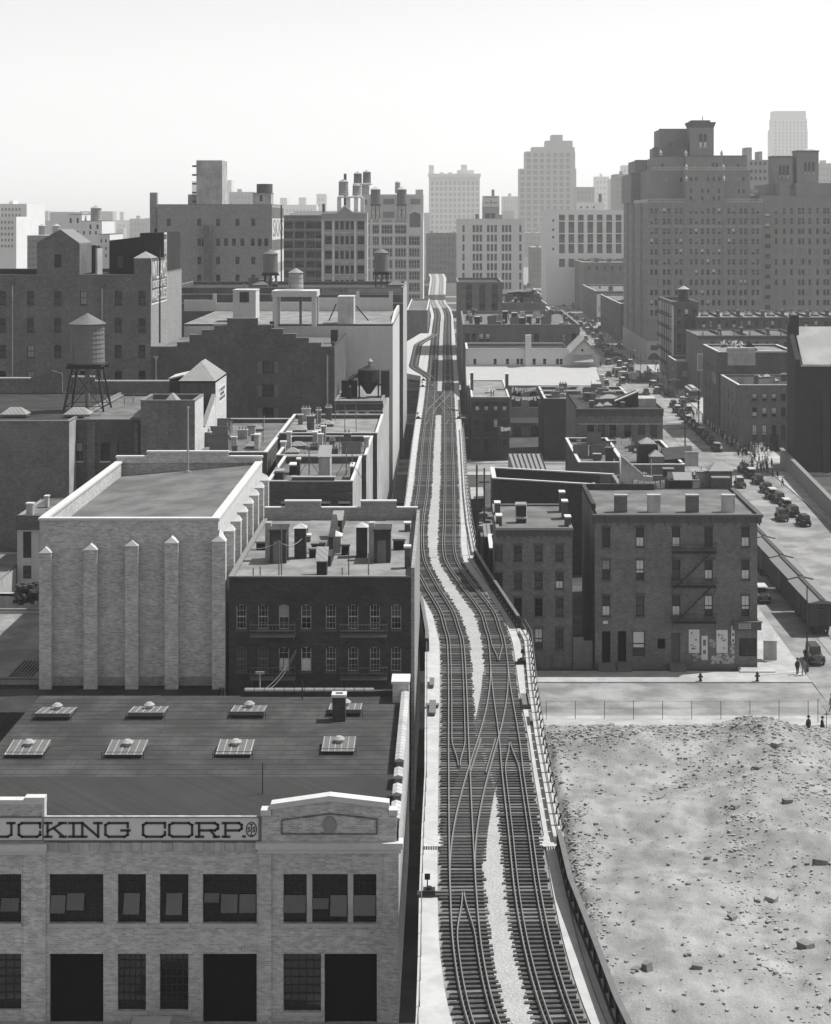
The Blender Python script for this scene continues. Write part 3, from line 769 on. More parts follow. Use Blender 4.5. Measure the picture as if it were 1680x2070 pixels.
# lineside equipment
def switch_machine(x, y, s, lab):
    t = thing('switch_machine', lab, 'switch machine', (x, y, 8.47), 'switch machines by the tracks')
    part('base', MB().box(x-1.5, x+.7, y-.16, y+.16, 8.48, 8.6).box(x-1.5, x+.7, y+.3, y+.5, 8.48, 8.6) if s < 0 else MB().box(x-.7, x+1.5, y-.16, y+.16, 8.48, 8.6).box(x-.7, x+1.5, y+.3, y+.5, 8.48, 8.6), 'sleeper', t)
    part('motor', MB().box(x-.35, x+.35, y-.2, y+.45, 8.602, 8.85).cyl(x, y+.1, 8.85, 9.0, .16, n=10), 'metal_dark', t)
    part('target', MB().cyl(x-.1*s, y+.1, 9.0, 9.45, .035, n=6).box(x-.1*s-.16, x-.1*s+.16, y+.08, y+.12, 9.4, 9.75), 'metal_dark', t)
switch_machine(lt(102.3)-2.0, 102.3, 1, 'black switch machine on the near left walkway where the guard rails meet')
switch_machine(rt(155)+2.0, 155.5, -1, 'black switch machine on the right walkway before the small brick house')
for yy, c, s, lab in ((345, lt, 1, 'small switch machine left of the scissors crossover'), (345, rt, -1, 'small switch machine right of the scissors crossover'), (410, lt, 1, 'small switch machine just beyond the scissors crossover'), (426, lt, 1, 'small switch machine where the curved siding begins')):
    switch_machine(c(yy)-s*2.1, yy, s, lab)
def relay(px, py, w_, l, h, lab, m='metal_grey'):
    h *= .6
    x, y = GP(px, py, 8.47); t = thing('relay_box', lab, 'relay box', (x, y, 8.47), 'boxes on the viaduct walkways')
    part('case', MB().box(x-w_/2, x+w_/2, y, y+l, 8.55, 8.55+h), m, t)
    part('lid', MB().box(x-w_/2-.05, x+w_/2+.05, y-.05, y+l+.05, 8.552+h, 8.6+h), m, t)
    part('foot', MB().box(x-w_/2+.05, x+w_/2-.05, y+.1, y+.2, 8.472, 8.549).box(x-w_/2+.05, x+w_/2-.05, y+l-.2, y+l-.1, 8.472, 8.549), 'metal_dark', t)
relay(873, 1392, .3, 2.2, .35, 'slim grey relay box upright on the left walkway'); relay(874, 1448, .45, 3.6, .3, 'longer grey relay box with side arms on the left walkway'); relay(874, 1432, 1.0, .5, .25, 'short cross box lying over the longer relay box on the left walkway')
relay(1063, 1433, .42, 3.2, .4, 'left one of two long grey boxes side by side on the right walkway'); relay(1073, 1433, .42, 3.2, .4, 'right one of two long grey boxes side by side on the right walkway'); relay(1078, 1466, .4, 2.4, .4, 'single grey box just below the pair of boxes on the right walkway')
for px, lab in ((876, 'grey grating panel set in the left walkway'), (1112, 'grey grating panel set in the right walkway')):
    x, y = GP(px, 1712, 8.47); t = thing('grating', lab, 'grating', (x, y, 8.47), 'gratings in the walkways')
    part('frame', MB().box(x-.62, x+.62, y, y+1.9, 8.474, 8.5), 'concrete_grey', t); b = MB()
    for k in range(8): b.box(x-.6+k*.15, x-.53+k*.15, y-.5, y-.02, 8.474, 8.52)
    part('bar', b, 'metal_dark', t)

# ================================================================== west side, near: trucking depot
def strokes(b, defs, x0, x1, z0, z1, y, t=.14, d=.03):
    for pl_ in defs:
        pts = [(x0+(x1-x0)*u, y, z0+(z1-z0)*v) for u, v in pl_]
        for p, q in zip(pts, pts[1:]):
            p, q = Vector(p), Vector(q); e = (q-p).normalized()*t*.5
            dd = (q-p).normalized(); n = Vector((-dd.z, 0, dd.x))*t*.5
            p, q = p-e, q+e; yy = Vector((0, d, 0))
            b.hexa([p-n-yy, q-n-yy, q-n, p-n], [p+n-yy, q+n-yy, q+n, p+n])
GLY = {
 'K': [[(.12,0),(.12,1)],[(.14,.42),(.82,1)],[(.42,.62),(.88,0)],[(0,1),(.3,1)],[(0,0),(.3,0)],[(.68,1),(1,1)],[(.72,0),(1,0)]],
 'I': [[(.5,0),(.5,1)],[(0,0),(1,0)],[(0,1),(1,1)]],
 'N': [[(.14,0),(.14,1)],[(.14,1),(.85,0)],[(.85,0),(.85,1)],[(0,1),(.14,1)],[(0,0),(.32,0)],[(.68,1),(1,1)]],
 'G': [[(1,.7),(1,1),(.15,1),(0,.85),(0,.15),(.15,0),(.85,0),(1,.15),(1,.46)],[(.72,.46),(1.08,.46)]],
 'C': [[(1,.68),(1,1),(.15,1),(0,.85),(0,.15),(.15,0),(.86,0),(1,.14),(1,.34)]],
 'O': [[(.15,0),(.85,0),(1,.15),(1,.85),(.85,1),(.15,1),(0,.85),(0,.15),(.15,0)]],
 'R': [[(.14,0),(.14,1)],[(0,1),(.86,1),(1,.86),(1,.6),(.86,.46),(.14,.46)],[(.66,.46),(.9,0)],[(0,0),(.32,0)],[(.82,0),(1.04,0)]],
 'P': [[(.14,0),(.14,1)],[(0,1),(.86,1),(1,.86),(1,.6),(.86,.46),(.14,.46)],[(0,0),(.34,0)]],
 'U': [[(0,1),(.3,1)],[(.14,1),(.14,.15),(.3,0),(.72,0),(.88,.15),(.88,1)],[(.72,1),(1,1)]]}
Y0 = 104.5
X = lambda px: PX(px, Y0)
Z = lambda py: PZ(py, Y0)
td = thing('trucking_depot', 'two storey brick trucking depot with lettered sign band and dark roof dotted with skylights', 'depot building', (X(400), Y0, 0))
ups = [(-40, 43), (100, 209), (238, 295), (323, 381), (410, 519)]
holes = [(X(a), X(b), Z(1866), Z(1767)) for a, b in ups] + [(X(573), X(761), Z(1866), Z(1767))]
low = [(-40, 43, 2042), (238, 295, 2043), (323, 381, 2043), (573, 649, 2045)]
doors = [(100, 209), (410, 519), (656, 762)]
holes += [(X(a), X(b), Z(c), Z(1928)) for a, b, c in low] + [(X(a), X(b), .02, Z(1928)) for a, b in doors]
xl, xr = X(-150), X(806); yb = 134.0
b = MB(); wall_face(b, 'S', Y0, xl, xr, 0, Z(1702), holes, .35)
wall_face(b, 'E', xr, Y0, yb, 0, 11.55, []); wall_face(b, 'N', yb, xl, xr, 0, 11.5, []); wall_face(b, 'W', xl, Y0, yb, 0, 11, [])
part('wall', b, 'brick_buff', td)
zf, zc = 11.0, 11.6; yc = YD(1570, zc)
r = MB(); xi = xr-.5
r.hexa([(xl, Y0+.45, zf-.3), (xi, Y0+.45, zf-.3), (xi, yc, zc-.3), (xl, yc, zc-.3)], [(xl, Y0+.45, zf), (xi, Y0+.45, zf), (xi, yc, zc), (xl, yc, zc)], 1)
r.hexa([(xl, yc, zc-.3), (xi, yc, zc-.3), (xi, yb-.3, zc-.3), (xl, yb-.3, zc-.3)], [(xl, yc, zc), (xi, yc, zc), (xi, yb-.3, zc), (xl, yb-.3, zc)], 0)
roof = part('roof', r, ['tar_felt', 'tar_slope'], td)
sm = MB()
for x in [xl+.9*k for k in range(int((xi-xl)/.9))]: sm.box(x, x+.03, yc+.05, yb-.35, zc+.003, zc+.012)
for k in range(18): yy = yc+1.05*k+.4; sm.box(xl, xi, yy, yy+.035, zc+.0035, zc+.013)
part('felt_seam', sm, 'tar', roof)
# window sashes
def sash(px0, px1, zt, zb, nx, nz, tilt, seed, parent=td, y=Y0+.24, fm='frame_dark'):
    r_ = random.Random(seed); x0, x1 = X(px0), X(px1); t = .05
    f = MB()
    for k in range(nx+1): xx = x0+(x1-x0)*k/nx; f.box(max(x0, xx-t/2), min(x1, xx+t/2), y-.03, y+.03, zb, zt)
    for k in range(nz+1): zz = zb+(zt-zb)*k/nz; f.box(x0, x1, y-.029, y+.031, max(zb, zz-t/2), min(zt, zz+t/2))
    o = part('window', f, fm, parent); part('pane', MB().box(x0, x1, y+.032, y+.05, zb, zt), 'glass', o)
    for a, c, h0, h1 in tilt:            # pivoted sashes stand open and catch the light
        xa, xb = X(a), X(c); za, zb_ = Z(h1), Z(h0)
        q = MB().hexa([(xa, y-.42, za), (xb, y-.42, za), (xb, y-.38, za), (xa, y-.38, za)], [(xa, y-.06, zb_), (xb, y-.06, zb_), (xb, y-.03, zb_), (xa, y-.03, zb_)])
        part('open_sash', q, 'glass_sky', o)
tl = {0: [(2, 38, 1818, 1840)], 1: [(102, 132, 1812, 1844), (135, 170, 1808, 1838)], 2: [(250, 282, 1808, 1846)], 3: [(336, 368, 1808, 1847)], 4: [(413, 443, 1808, 1822), (447, 480, 1810, 1843), (484, 517, 1810, 1843)]}
for i, (a, c) in enumerate(ups): sash(a, c, Z(1767), Z(1866), 6 if c-a > 90 else 3, 5, tl[i], i)
for a, c, t_ in ((573, 620, [(574, 618, 1812, 1843)]), (631, 703, [(632, 664, 1818, 1835), (668, 701, 1812, 1850)]), (714, 761, [(715, 759, 1812, 1849)])): sash(a, c, Z(1767), Z(1866), 4, 5, t_, a)
for a, c in ((620, 631), (703, 714)): part('mullion', MB().box(X(a), X(c), Y0+.05, Y0+.3, Z(1866), Z(1767)), 'limestone', td)
for a, c, d in low: sash(a, c, Z(1928), Z(d), 5, 7, [], a)
for a, c in doors: part('door', MB().box(X(a), X(c), Y0+.34, Y0+.4, .03, Z(1928)), 'void', td)  # black sheets paint the dark interior behind the door openings
for a, c, z in [(97, 212, 1866), (235, 298, 1866), (320, 384, 1866), (407, 522, 1866), (-40, 45, 1866), (568, 766, 1866), (232, 300, 2043), (318, 386, 2043), (568, 652, 2045)]: part('sill', MB().box(X(a), X(c), Y0-.12, Y0+.1, Z(z)-.2, Z(z)-.003), 'limestone', td)
# piers, cornice bands, pediment
for a, c in ((-150, 93), (523, 549), (777, 806)):
    p = MB(); p.box(X(a), X(c), Y0-.1, Y0-.003, 0, Z(1722)) if a > 0 else p.box(X(48), X(c), Y0-.1, Y0-.003, 0, Z(1722))
    part('pier', p, 'brick_buff', td)
cb = MB()
cb.box(X(518), X(815), Y0-.45, Y0+.55, Z(1712), Z(1700)).box(X(522), X(811), Y0-.3, Y0+.5, Z(1722), Z(1712)-.002)
cb.box(X(-150), X(97), Y0-.45, Y0+.55, Z(1716), Z(1703)).box(X(-150), X(94), Y0-.3, Y0+.5, Z(1724), Z(1716)-.002)
part('cornice', cb, 'coping', td)
cb = MB()
n = 20
for k in range(n): a, c = 98+k*21, 98+(k+1)*21-.6; cb.box(X(a), X(min(c, 517)), Y0-.16, Y0+.5, Z(1719), Z(1701.5)-.02*(k % 2))
part('stone_course', cb, 'stucco', td)
pe = MB()
prof = [(X(530), Z(1699.5)), (X(802), Z(1699.5)), (X(802), Z(1646)), (X(786), Z(1646)), (X(785), Z(1631)), (X(667), Z(1617)), (X(551), Z(1634)), (X(550), Z(1646)), (X(531), Z(1646))]
pe.prism(prof, Y0-.12, Y0+.4); ped = part('pediment', pe, 'brick_buff', td)
pc = MB()
def slab(a, za, c, zc_, h=11):
    pc.hexa([(X(a), Y0-.28, Z(za)), (X(c), Y0-.28, Z(zc_)), (X(c), Y0+.5, Z(zc_)), (X(a), Y0+.5, Z(za))], [(X(a), Y0-.28, Z(za-h)), (X(c), Y0-.28, Z(zc_-h)), (X(c), Y0+.5, Z(zc_-h)), (X(a), Y0+.5, Z(za-h))])
slab(548, 1633.8, 667, 1616.8); slab(667, 1616.8, 787, 1630.8); slab(528, 1645.8, 549, 1645.8); slab(786.3, 1645.8, 804, 1645.8)
part('coping', pc, 'coping', ped)
md = MB(); cx, cz = X(667), Z(1665)
ring = [(cx+.42*math.cos(a*.2618), cz+.5*math.sin(a*.2618)) for a in range(24)]
md.prism(ring, Y0-.2, Y0-.121); md.prism([(cx+.33*math.cos(a*.2618), cz+.41*math.sin(a*.2618)) for a in range(24)], Y0-.235, Y0-.201)
part('medallion', md, 'terracotta', ped)
fr_ = MB()
for u, v in (((570, 1684), (762, 1684)), ((570, 1684), (570, 1656)), ((762, 1684), (762, 1654)), ((570, 1656), (667, 1643)), ((667, 1643), (762, 1654))): fr_.bar((X(u[0]), Y0-.14, Z(u[1])), (X(v[0]), Y0-.14, Z(v[1])), .09)
part('panel_frame', fr_, 'brick_mid', ped)
lp = part('parapet', MB().box(X(-150), X(89), Y0-.02, Y0+.42, Z(1702.5), Z(1625)), 'brick_buff', td)
part('coping', MB().box(X(-150), X(50), Y0-.12, Y0+.5, Z(1624.8), Z(1616)).box(X(50.2), X(91), Y0-.14, Y0+.52, Z(1624.9), Z(1611)).box(X(86), X(91), Y0-.13, Y0+.43, Z(1656), Z(1625.2)), 'coping', lp)
part('parapet', MB().box(X(92), X(527), Y0+.1, Y0+.4, Z(1701), Z(1653)), 'brick_buff', td)
sg = part('sign', MB().box(X(-150), X(525), Y0-.1, Y0-.03, Z(1697), Z(1652)), 'sign_white', td)
bd = MB().box(X(-150), X(527), Y0-.15, Y0-.02, Z(1652), Z(1650)).box(X(-150), X(527), Y0-.15, Y0-.02, Z(1699), Z(1697)).box(X(523), X(527), Y0-.16, Y0-.019, Z(1696.9), Z(1652.1)).box(X(86.5), X(89), Y0-.14, Y0-.101, Z(1696.9), Z(1652.1))
part('frame', bd, 'frame_grey', sg)
lt_ = MB()
for ch, a, c in (('U', -20, 30), ('C', 39, 82), ('K', 92, 134), ('I', 141, 158), ('N', 161, 206), ('G', 214, 259), ('C', 290, 334), ('O', 343, 389), ('R', 397, 441), ('P', 451, 489)):
    strokes(lt_, GLY[ch], X(a), X(c), Z(1690), Z(1662.5), Y0-.103)
strokes(lt_, [[(0, 0), (1, 0)]], X(492.5), X(495), Z(1689.5), Z(1689), Y0-.103)
ring = [(math.cos(k*.3142), math.sin(k*.3142)) for k in range(21)]
strokes(lt_, [[(.5+.5*u, .5+.5*v) for u, v in ring]], X(498.5), X(519), Z(1690), Z(1661), Y0-.103, .05)
for a, c, gl in ((501.5, 506, [[(1,.85),(.5,1),(0,.75),(1,.3),(.5,0),(0,.15)]]), (511.5, 516, [[(1,.85),(.5,1),(0,.75),(1,.3),(.5,0),(0,.15)]])): strokes(lt_, gl, X(a), X(c), Z(1680), Z(1671), Y0-.103, .045)
strokes(lt_, [[(.5,0),(.5,1)],[(.1,1),(.9,1)],[(.1,0),(.9,0)]], X(505.5), X(512), Z(1687), Z(1665), Y0-.103, .05)
part('lettering', lt_, 'sign_ink', sg)
# east parapet with tile coping, corner block
zp = 12.35
seg = [(Y0+.6, 108.2, 11.9), (109.3, 111.2, 12.0), (112.2, 114.0, 12.15), (115.0, 131.5, zp)]
pw = MB(); tl_ = MB()
for a, c, z in seg:
    pw.box(xi+.02, xr-.002, a, c, 11.0, z)
    k = a
    while k < c-.2: tl_.prism([(xi-.06, z+.002), (xr+.08, z+.002), (xr+.05, z+.14), ((xi+xr)/2, z+.24), (xi-.03, z+.14)], k+.02, min(k+.62, c)); k += .65
pw.box(xi+.02, xr-.002, Y0+.6, 131.5, 10.9, 11.62)
pp = part('parapet', pw, 'brick_mid', td); part('coping', tl_, 'stucco', pp)
cbk = part('corner_block', MB().box(xi-.7, xr+.02, 131.8, 133.9, 11.4, 13.0), 'brick_pale', td)
part('cap', MB().box(xi-.8, xr+.1, 131.7, 134.0, 13.003, 13.2), 'coping', cbk)
rw = part('parapet', MB().box(X(455)-2.2, xi-.72, 133.55, 133.98, 11.3, 12.0), 'brick_dark', td)
tl_ = MB(); k = X(455)-2.2
while k < xi-2.6: tl_.prism([(133.45, 12.003), (134.05, 12.003), (134.0, 12.12), (133.75, 12.2), (133.5, 12.12)], k+.02, k+.72, axis='x'); k += .76
part('coping', tl_, 'coping_dull', rw)
# roof lights in two rows with hooded vents
for i, (a, c, yy, row) in enumerate([(10, 92, 1533, 0), (213, 293, 1533, 0), (437, 513, 1532, 0), (651, 722, 1526, 0), (72, 147, 1456, 1), (260, 336, 1454, 1), (467, 539, 1452, 1), (665, 735, 1448, 1)]):
    ya = YD(yy, zc); x0, x1 = PX(a, ya), PX(c, ya)-.25
    o = part('skylight', MB().box(x0, x1, ya, ya+2.5, zc-.02, zc+.22), 'metal_dark', td)
    h0, h1 = (.24, .5) if row == 0 else (.5, .24)
    g = MB().hexa([(x0-.06, ya-.06, zc+.223), (x1+.06, ya-.06, zc+.223), (x1+.06, ya+2.56, zc+.223), (x0-.06, ya+2.56, zc+.223)], [(x0-.06, ya-.06, zc+h0), (x1+.06, ya-.06, zc+h0), (x1+.06, ya+2.56, zc+h1), (x0-.06, ya+2.56, zc+h1)])
    part('glazing', g, 'metal_grey', o)
    rb_ = MB()
    for k in range(6): xx = x0+(x1-x0)*k/5; rb_.hexa([(xx-.025, ya-.05, zc+h0+.003), (xx+.025, ya-.05, zc+h0+.003), (xx+.025, ya+2.5, zc+h1+.003), (xx-.025, ya+2.5, zc+h1+.003)], [(xx-.025, ya-.05, zc+h0+.03), (xx+.025, ya-.05, zc+h0+.03), (xx+.025, ya+2.5, zc+h1+.03), (xx-.025, ya+2.5, zc+h1+.03)])
    part('glazing_bar', rb_, 'stucco', o)
    xm = (x0+x1)/2; yv = ya+1.6
    v = MB().cyl(xm, yv, zc+.3, zc+.62, .26, n=10).cyl(xm, yv, zc+.62, zc+.8, .42, .2, n=8); part('vent_hood', v, 'roof_white', o)
    gd = MB(); yk = ya-.25
    for z in (.3, .5): gd.bar((x0-.2, yk, zc+z), (x1+.2, yk, zc+z), .03)
    for xx in (x0-.2, x1+.2): gd.bar((xx, yk, zc), (xx, yk, zc+.5), .03)
    part('guard_wire', gd, 'iron', o)
ya = YD(1459, zc); x0, x1 = PX(672, ya), PX(698, ya)
ch = part('chimney', MB().box(x0, x1, ya, ya+.9, zc-.02, zc+1.75), 'brick_dark', td)
part('cap', MB().box(x0-.07, x1+.07, ya-.07, ya+.2, zc+1.753, zc+1.95).box(x0-.07, x1+.07, ya+.7, ya+.97, zc+1.753, zc+1.95).box(x0-.07, x0+.2, ya+.2, ya+.7, zc+1.753, zc+1.95).box(x1-.2, x1+.07, ya+.2, ya+.7, zc+1.753, zc+1.95), 'coping', ch)
ya = YD(1612, 11.2); part('pole', MB().cyl(PX(531, ya), ya, 11, 13.4, .035, n=6), 'iron', td)
ya = YD(1415, 11.6); part('pole', MB().cyl(PX(611, ya), ya, 11.4, 13.1, .05, n=6), 'iron', td)
pavement(-60, -1.6, 101.6, Y0-.15)

# ------------------------------------------------------------------ low annex and buttressed hall
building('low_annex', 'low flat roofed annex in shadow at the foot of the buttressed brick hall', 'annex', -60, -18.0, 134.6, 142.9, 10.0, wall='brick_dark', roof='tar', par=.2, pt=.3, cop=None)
xw, xe, ys_, yn = PX(80, 143), -18.6, 143.0, 177.0
hall = thing('buttressed_hall', 'tall windowless pale brick hall with pointed buttresses and bright parapets', 'hall', ((xw+xe)/2, ys_, 0))
zt = PZ(1052, 143)
b = MB()
wall_face(b, 'S', ys_, xw, xe, 0, zt, []); wall_face(b, 'E', xe, ys_, yn, 0, zt, [], m=1); wall_face(b, 'W', xw, ys_, yn, 0, zt, []); wall_face(b, 'N', yn, xw, xe, 0, zt, [])
wall_face(b, 'E', xw+.5, ys_+.5, yn-.5, zt-2.2, zt, []); wall_face(b, 'N', ys_+.5, xw+.5, xe-.5, zt-2.2, zt, []); wall_face(b, 'W', xe-.5, ys_+.5, yn-.5, zt-2.2, zt, [])
part('wall', b, ['brick_buff', 'concrete'], hall)  # paler east face: same brick hall, its sunlight put into the colour
r = MB().hexa([(xw+.5, ys_+.5, zt-2.3), (xe-.5, ys_+.5, zt-2.3), (xe-.5, yn-.5, zt-2.3), (xw+.5, yn-.5, zt-2.3)], [(xw+.5, ys_+.5, zt-1.3), (xe-.5, ys_+.5, zt-.15), (xe-.5, yn-.5, zt-.15), (xw+.5, yn-.5, zt-1.3)])
part('roof', r, 'tar_grey', hall)
bp = MB().box(xw, xe, yn-.5, yn-.02, zt+.003, zt+.5).box(PX(300, yn), PX(462, yn), yn-.498, yn-.022, zt+.503, zt+1.0); part('parapet', bp, 'brick_buff', hall)
c = MB()
c.box(xw-.1, xe+.1, ys_-.1, ys_+.6, zt+.002, zt+.2); c.box(xw-.1, xw+.6, ys_+.6, yn-.5, zt+.002, zt+.2); c.box(xe-.6, xe+.1, ys_+.6, yn-.5, zt+.002, zt+.2)
c.box(xw-.1, PX(300, yn)-.05, yn-.6, yn+.1, zt+.503, zt+.7); c.box(PX(300, yn)-.1, PX(462, yn)+.1, yn-.6, yn+.1, zt+1.003, zt+1.2); c.box(PX(462, yn)+.12, xe+.1, yn-.6, yn+.1, zt+.503, zt+.7)
part('coping', c, 'coping', hall)
def buttress(x0, x1, y0, y1, z1, tip, face):
    o = part('buttress', MB().box(x0, x1, y0, y1, 0, z1), 'brick_buff', hall); c_ = MB()
    if face == 'S':
        xm = (x0+x1)/2; A, B, C_, D_ = (x0-.05, y0-.05, z1+.003), (x1+.05, y0-.05, z1+.003), (x1+.05, y1, z1+.003), (x0-.05, y1, z1+.003); T = (xm, y1-.004, tip)
        zc2 = z1+.45
        c_.quad([A, B, (xm, y0+.15, zc2+.0), ]); c_.quad([B, C_, T, (xm, y0+.15, zc2)]); c_.quad([D_, A, (xm, y0+.15, zc2), T]); c_.quad([D_, C_, B, A]); c_.quad([C_, D_, T])
    else:
        ym = (y0+y1)/2; A, B, C_, D_ = (x1+.05, y0-.05, z1+.003), (x1+.05, y1+.05, z1+.003), (x0, y1+.05, z1+.003), (x0, y0-.05, z1+.003); T = (x0+.004, ym, tip)
        q = (x1-.15, ym, z1+.45)
        c_.quad([A, B, q]); c_.quad([B, C_, T, q]); c_.quad([D_, A, q, T]); c_.quad([D_, C_, B, A]); c_.quad([C_, D_, T])
    part('cap', c_, 'coping', o)
for a, c_, top, tip in ((78, 102, 1118, 1096), (168, 195, 1112, 1090), (252, 278, 1104, 1090), (332, 359, 1098, 1077), (428, 455, 1095, 1068)):
    buttress(PX(a, 142), PX(c_, 142), 142.2, 142.99, PZ(top, 142.2), PZ(tip, 143), 'S')
for k in range(7):
    yy = 146.5+4.7*k; buttress(xe+.003, xe+.85, yy, yy+.9, zt-1.5, zt-.7, 'E')
ft = MB().box(xw-.1, xe+.1, ys_-.14, ys_-.003, 9.5, 10.6); part('plinth', ft, 'brick_grey', hall)
ya = YD(958, zt-.9); single('flagpole', MB().cyl(PX(380, ya), ya, zt-.9, zt+5.6, .11, .07, n=8).cyl(PX(380, ya), ya, zt+5.6, zt+5.8, .14, n=8).cyl(PX(380, ya), ya, zt-.9, zt-.6, .3, n=8), 'roof_white', 'bare white flagpole on the roof of the buttressed hall', 'flagpole', (PX(380, ya), ya, zt-.9))

# ------------------------------------------------------------------ dark brick row south of the cross street
Y1 = 142.0
k = Y1/F
us = [PX(v, Y1) for v in (488, 532, 574, 619, 669, 714, 758, 801)]
wn = []
vr = {(2, 0): 1, (3, 0): 4, (7, 0): 4, (2, 1): 7, (3, 1): 7, (0, 1): 5, (1, 1): 5}
for j, (yt, ybt) in enumerate(((1222, 1272), (1308, 1357))):
    for i, u in enumerate(us):
        wn.append((u, PZ(ybt, Y1), .82, (ybt-yt)*k, 'dh66' if i not in (2, 3) else 'dh64', vr.get((i, j), 0), {'arch': 'brick_dark', 'sill': 'brownstone', 'fm': 'frame_white' if (i, j) in ((2, 1), (3, 1)) else 'frame_grey' if j == 1 and i < 2 else 'stucco'}))
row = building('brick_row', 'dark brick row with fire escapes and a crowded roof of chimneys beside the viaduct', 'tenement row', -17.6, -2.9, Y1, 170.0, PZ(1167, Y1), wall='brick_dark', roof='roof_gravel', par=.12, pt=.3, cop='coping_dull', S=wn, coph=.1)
zr = PZ(1167, Y1)-.12
b = MB().box(-17.6, -2.9, 169.6, 170.0-.01, zr, zr+1.15)
for a, c_ in ((577, 649), (730, 801)): b.box(PX(a, 170), PX(c_, 170), 169.61, 169.98, zr+1.153, zr+1.75)
o = part('parapet', b, 'brick_grey', row)
c = MB().box(-17.6, PX(576, 170), 169.5, 170.1, zr+1.152, zr+1.25).box(PX(650, 170), PX(729, 170), 169.5, 170.1, zr+1.152, zr+1.25).box(PX(802, 170), -2.8, 169.5, 170.1, zr+1.152, zr+1.25)
for a, c_ in ((576, 650), (729, 802)): c.box(PX(a, 170), PX(c_, 170), 169.4, 170.15, zr+1.753, zr+1.9)
part('coping', c, 'coping', o)
b = MB().box(-2.95+.07, -2.87+.16, Y1, 170, 0, zr+.1); part('party_wall', MB().box(-2.88, -2.6, Y1+.05, 169.9, 0, zr+.9), 'brick_grey', row)
for args in ((595, 618, 1068, 1130), (720, 742, 1066, 1127)):
    o, e = rbox(row, 'chimney', *args, zr, 1.0, 'brick_dark', cap='hip', capm='stucco')
for a, c_, yt, yb_ in ((545, 578, 1074, 1139), (756, 789, 1074, 1138)):
    o, e = rbox(row, 'stair_bulkhead', a, c_, yt, yb_, zr, 2.6, 'brick_dark', cap='slab', capm='tar')
    part('door', MB().box(e[0]+.3, e[0]+1.0, e[2]-.03, e[2]-.003, zr, zr+1.9), 'wood_grey', o)
    part('chimney', MB().box(e[0]-.5, e[0]-.01, e[2]+1.2, e[2]+2.0, zr-.02, e[4]+.5), 'stucco', o)
o, e = rbox(row, 'stair_bulkhead', 673, 691, 1053, 1090, zr, 1.6, 'brick_dark')
part('cap', MB().hexa([(e[0]-.1, e[2]-.1, e[4]+.003), (e[1]+.1, e[2]-.1, e[4]+.003), (e[1]+.1, e[3]+.5, e[4]+.5), (e[0]-.1, e[3]+.5, e[4]+.5)], [(e[0]-.1, e[2]-.1, e[4]+.08), (e[1]+.1, e[2]-.1, e[4]+.08), (e[1]+.1, e[3]+.5, e[4]+.6), (e[0]-.1, e[3]+.5, e[4]+.6)]), 'sheet_metal', o)
# middle party wall with stepped gable, low walls and a hatch
ym = YD(1145, zr)
pw = MB(); xm = PX(664, ym)
pw.prism([(ym, zr-.02), (ym, zr+.9), (ym+3, zr+.9), (ym+3, zr+1.9), (ym+8, zr+3.0), (ym+9.5, zr+2.2), (ym+9.5, zr+1.2), (168, zr+1.0), (168, zr-.02)], xm-.2, xm+.2, axis='x')
part('party_wall', pw, 'brick_dark', row)
o, e = rbox(row, 'chimney', 665, 689, 1084, 1118, zr, 1.2, 'stucco', cap='hip', capm='coping')
o, e = rbox(row, 'hatch', 640, 660, 1136, 1166, zr, 1.3, 'brick_black')
part('lid', MB().hexa([(e[0]-.1, e[2]-.1, e[4]+.003), (e[1]+.1, e[2]-.1, e[4]+.003), (e[1]+.1, e[3]+.1, e[4]+.9), (e[0]-.1, e[3]+.1, e[4]+.9)], [(e[0]-.1, e[2]-.1, e[4]+.08), (e[1]+.1, e[2]-.1, e[4]+.08), (e[1]+.1, e[3]+.1, e[4]+1.0), (e[0]-.1, e[3]+.1, e[4]+1.0)]), 'sheet_metal', o)
for a, c_, yt, yb_ in ((630, 656, 1102, 1118), (690, 706, 1104, 1122), (795, 818, 1093, 1112), (518, 545, 1098, 1112), (625, 640, 1112, 1128)):
    rbox(row, 'light_shaft_wall', a, c_, yt, yb_, zr, .4, 'brick_black', cap='slab', capm='coping_dull')
for a, yt, yb_ in ((824, 1108, 1150), (824, 1060, 1075), (622, 1085, 1096)):
    o, e = rbox(row, 'chimney', a-6, a+5, yt, yb_, zr, .8, 'brick_brown', cap='slab', capm='coping')
for px, yt, yb_ in ((564, 1092, 1166), (569, 1060, 1165), (745, 1118, 1165), (754, 1055, 1110), (705, 1112, 1165), (526, 1145, 1166), (512, 1147, 1167), (692, 1147, 1167), (622, 1062, 1085)):
    yy = YD(yb_, zr); part('pole', MB().cyl(PX(px, yy), yy, zr-.02, zr+(yb_-yt)*yy/F, .05, n=6), 'wood_grey', row)
def sag(p, q, s, n=8): return [Vector(p).lerp(Vector(q), i/n) - Vector((0, 0, s*4*(i/n)*(1-i/n))) for i in range(n+1)]
yy = YD(1166, zr)
single('clothes_line', MB().tube(sag((PX(564, yy), yy, zr+2.9), (PX(620, yy+9), yy+9, zr+2.0), .7), .02, 4).tube(sag((PX(564, yy), yy, zr+2.9), (PX(512, yy), yy-.02, zr+2.3), .2), .02, 4), 'roof_white', 'slack clothes line between a roof pole and a brick chimney of the dark row', 'clothes line', (PX(564, yy), yy, zr))
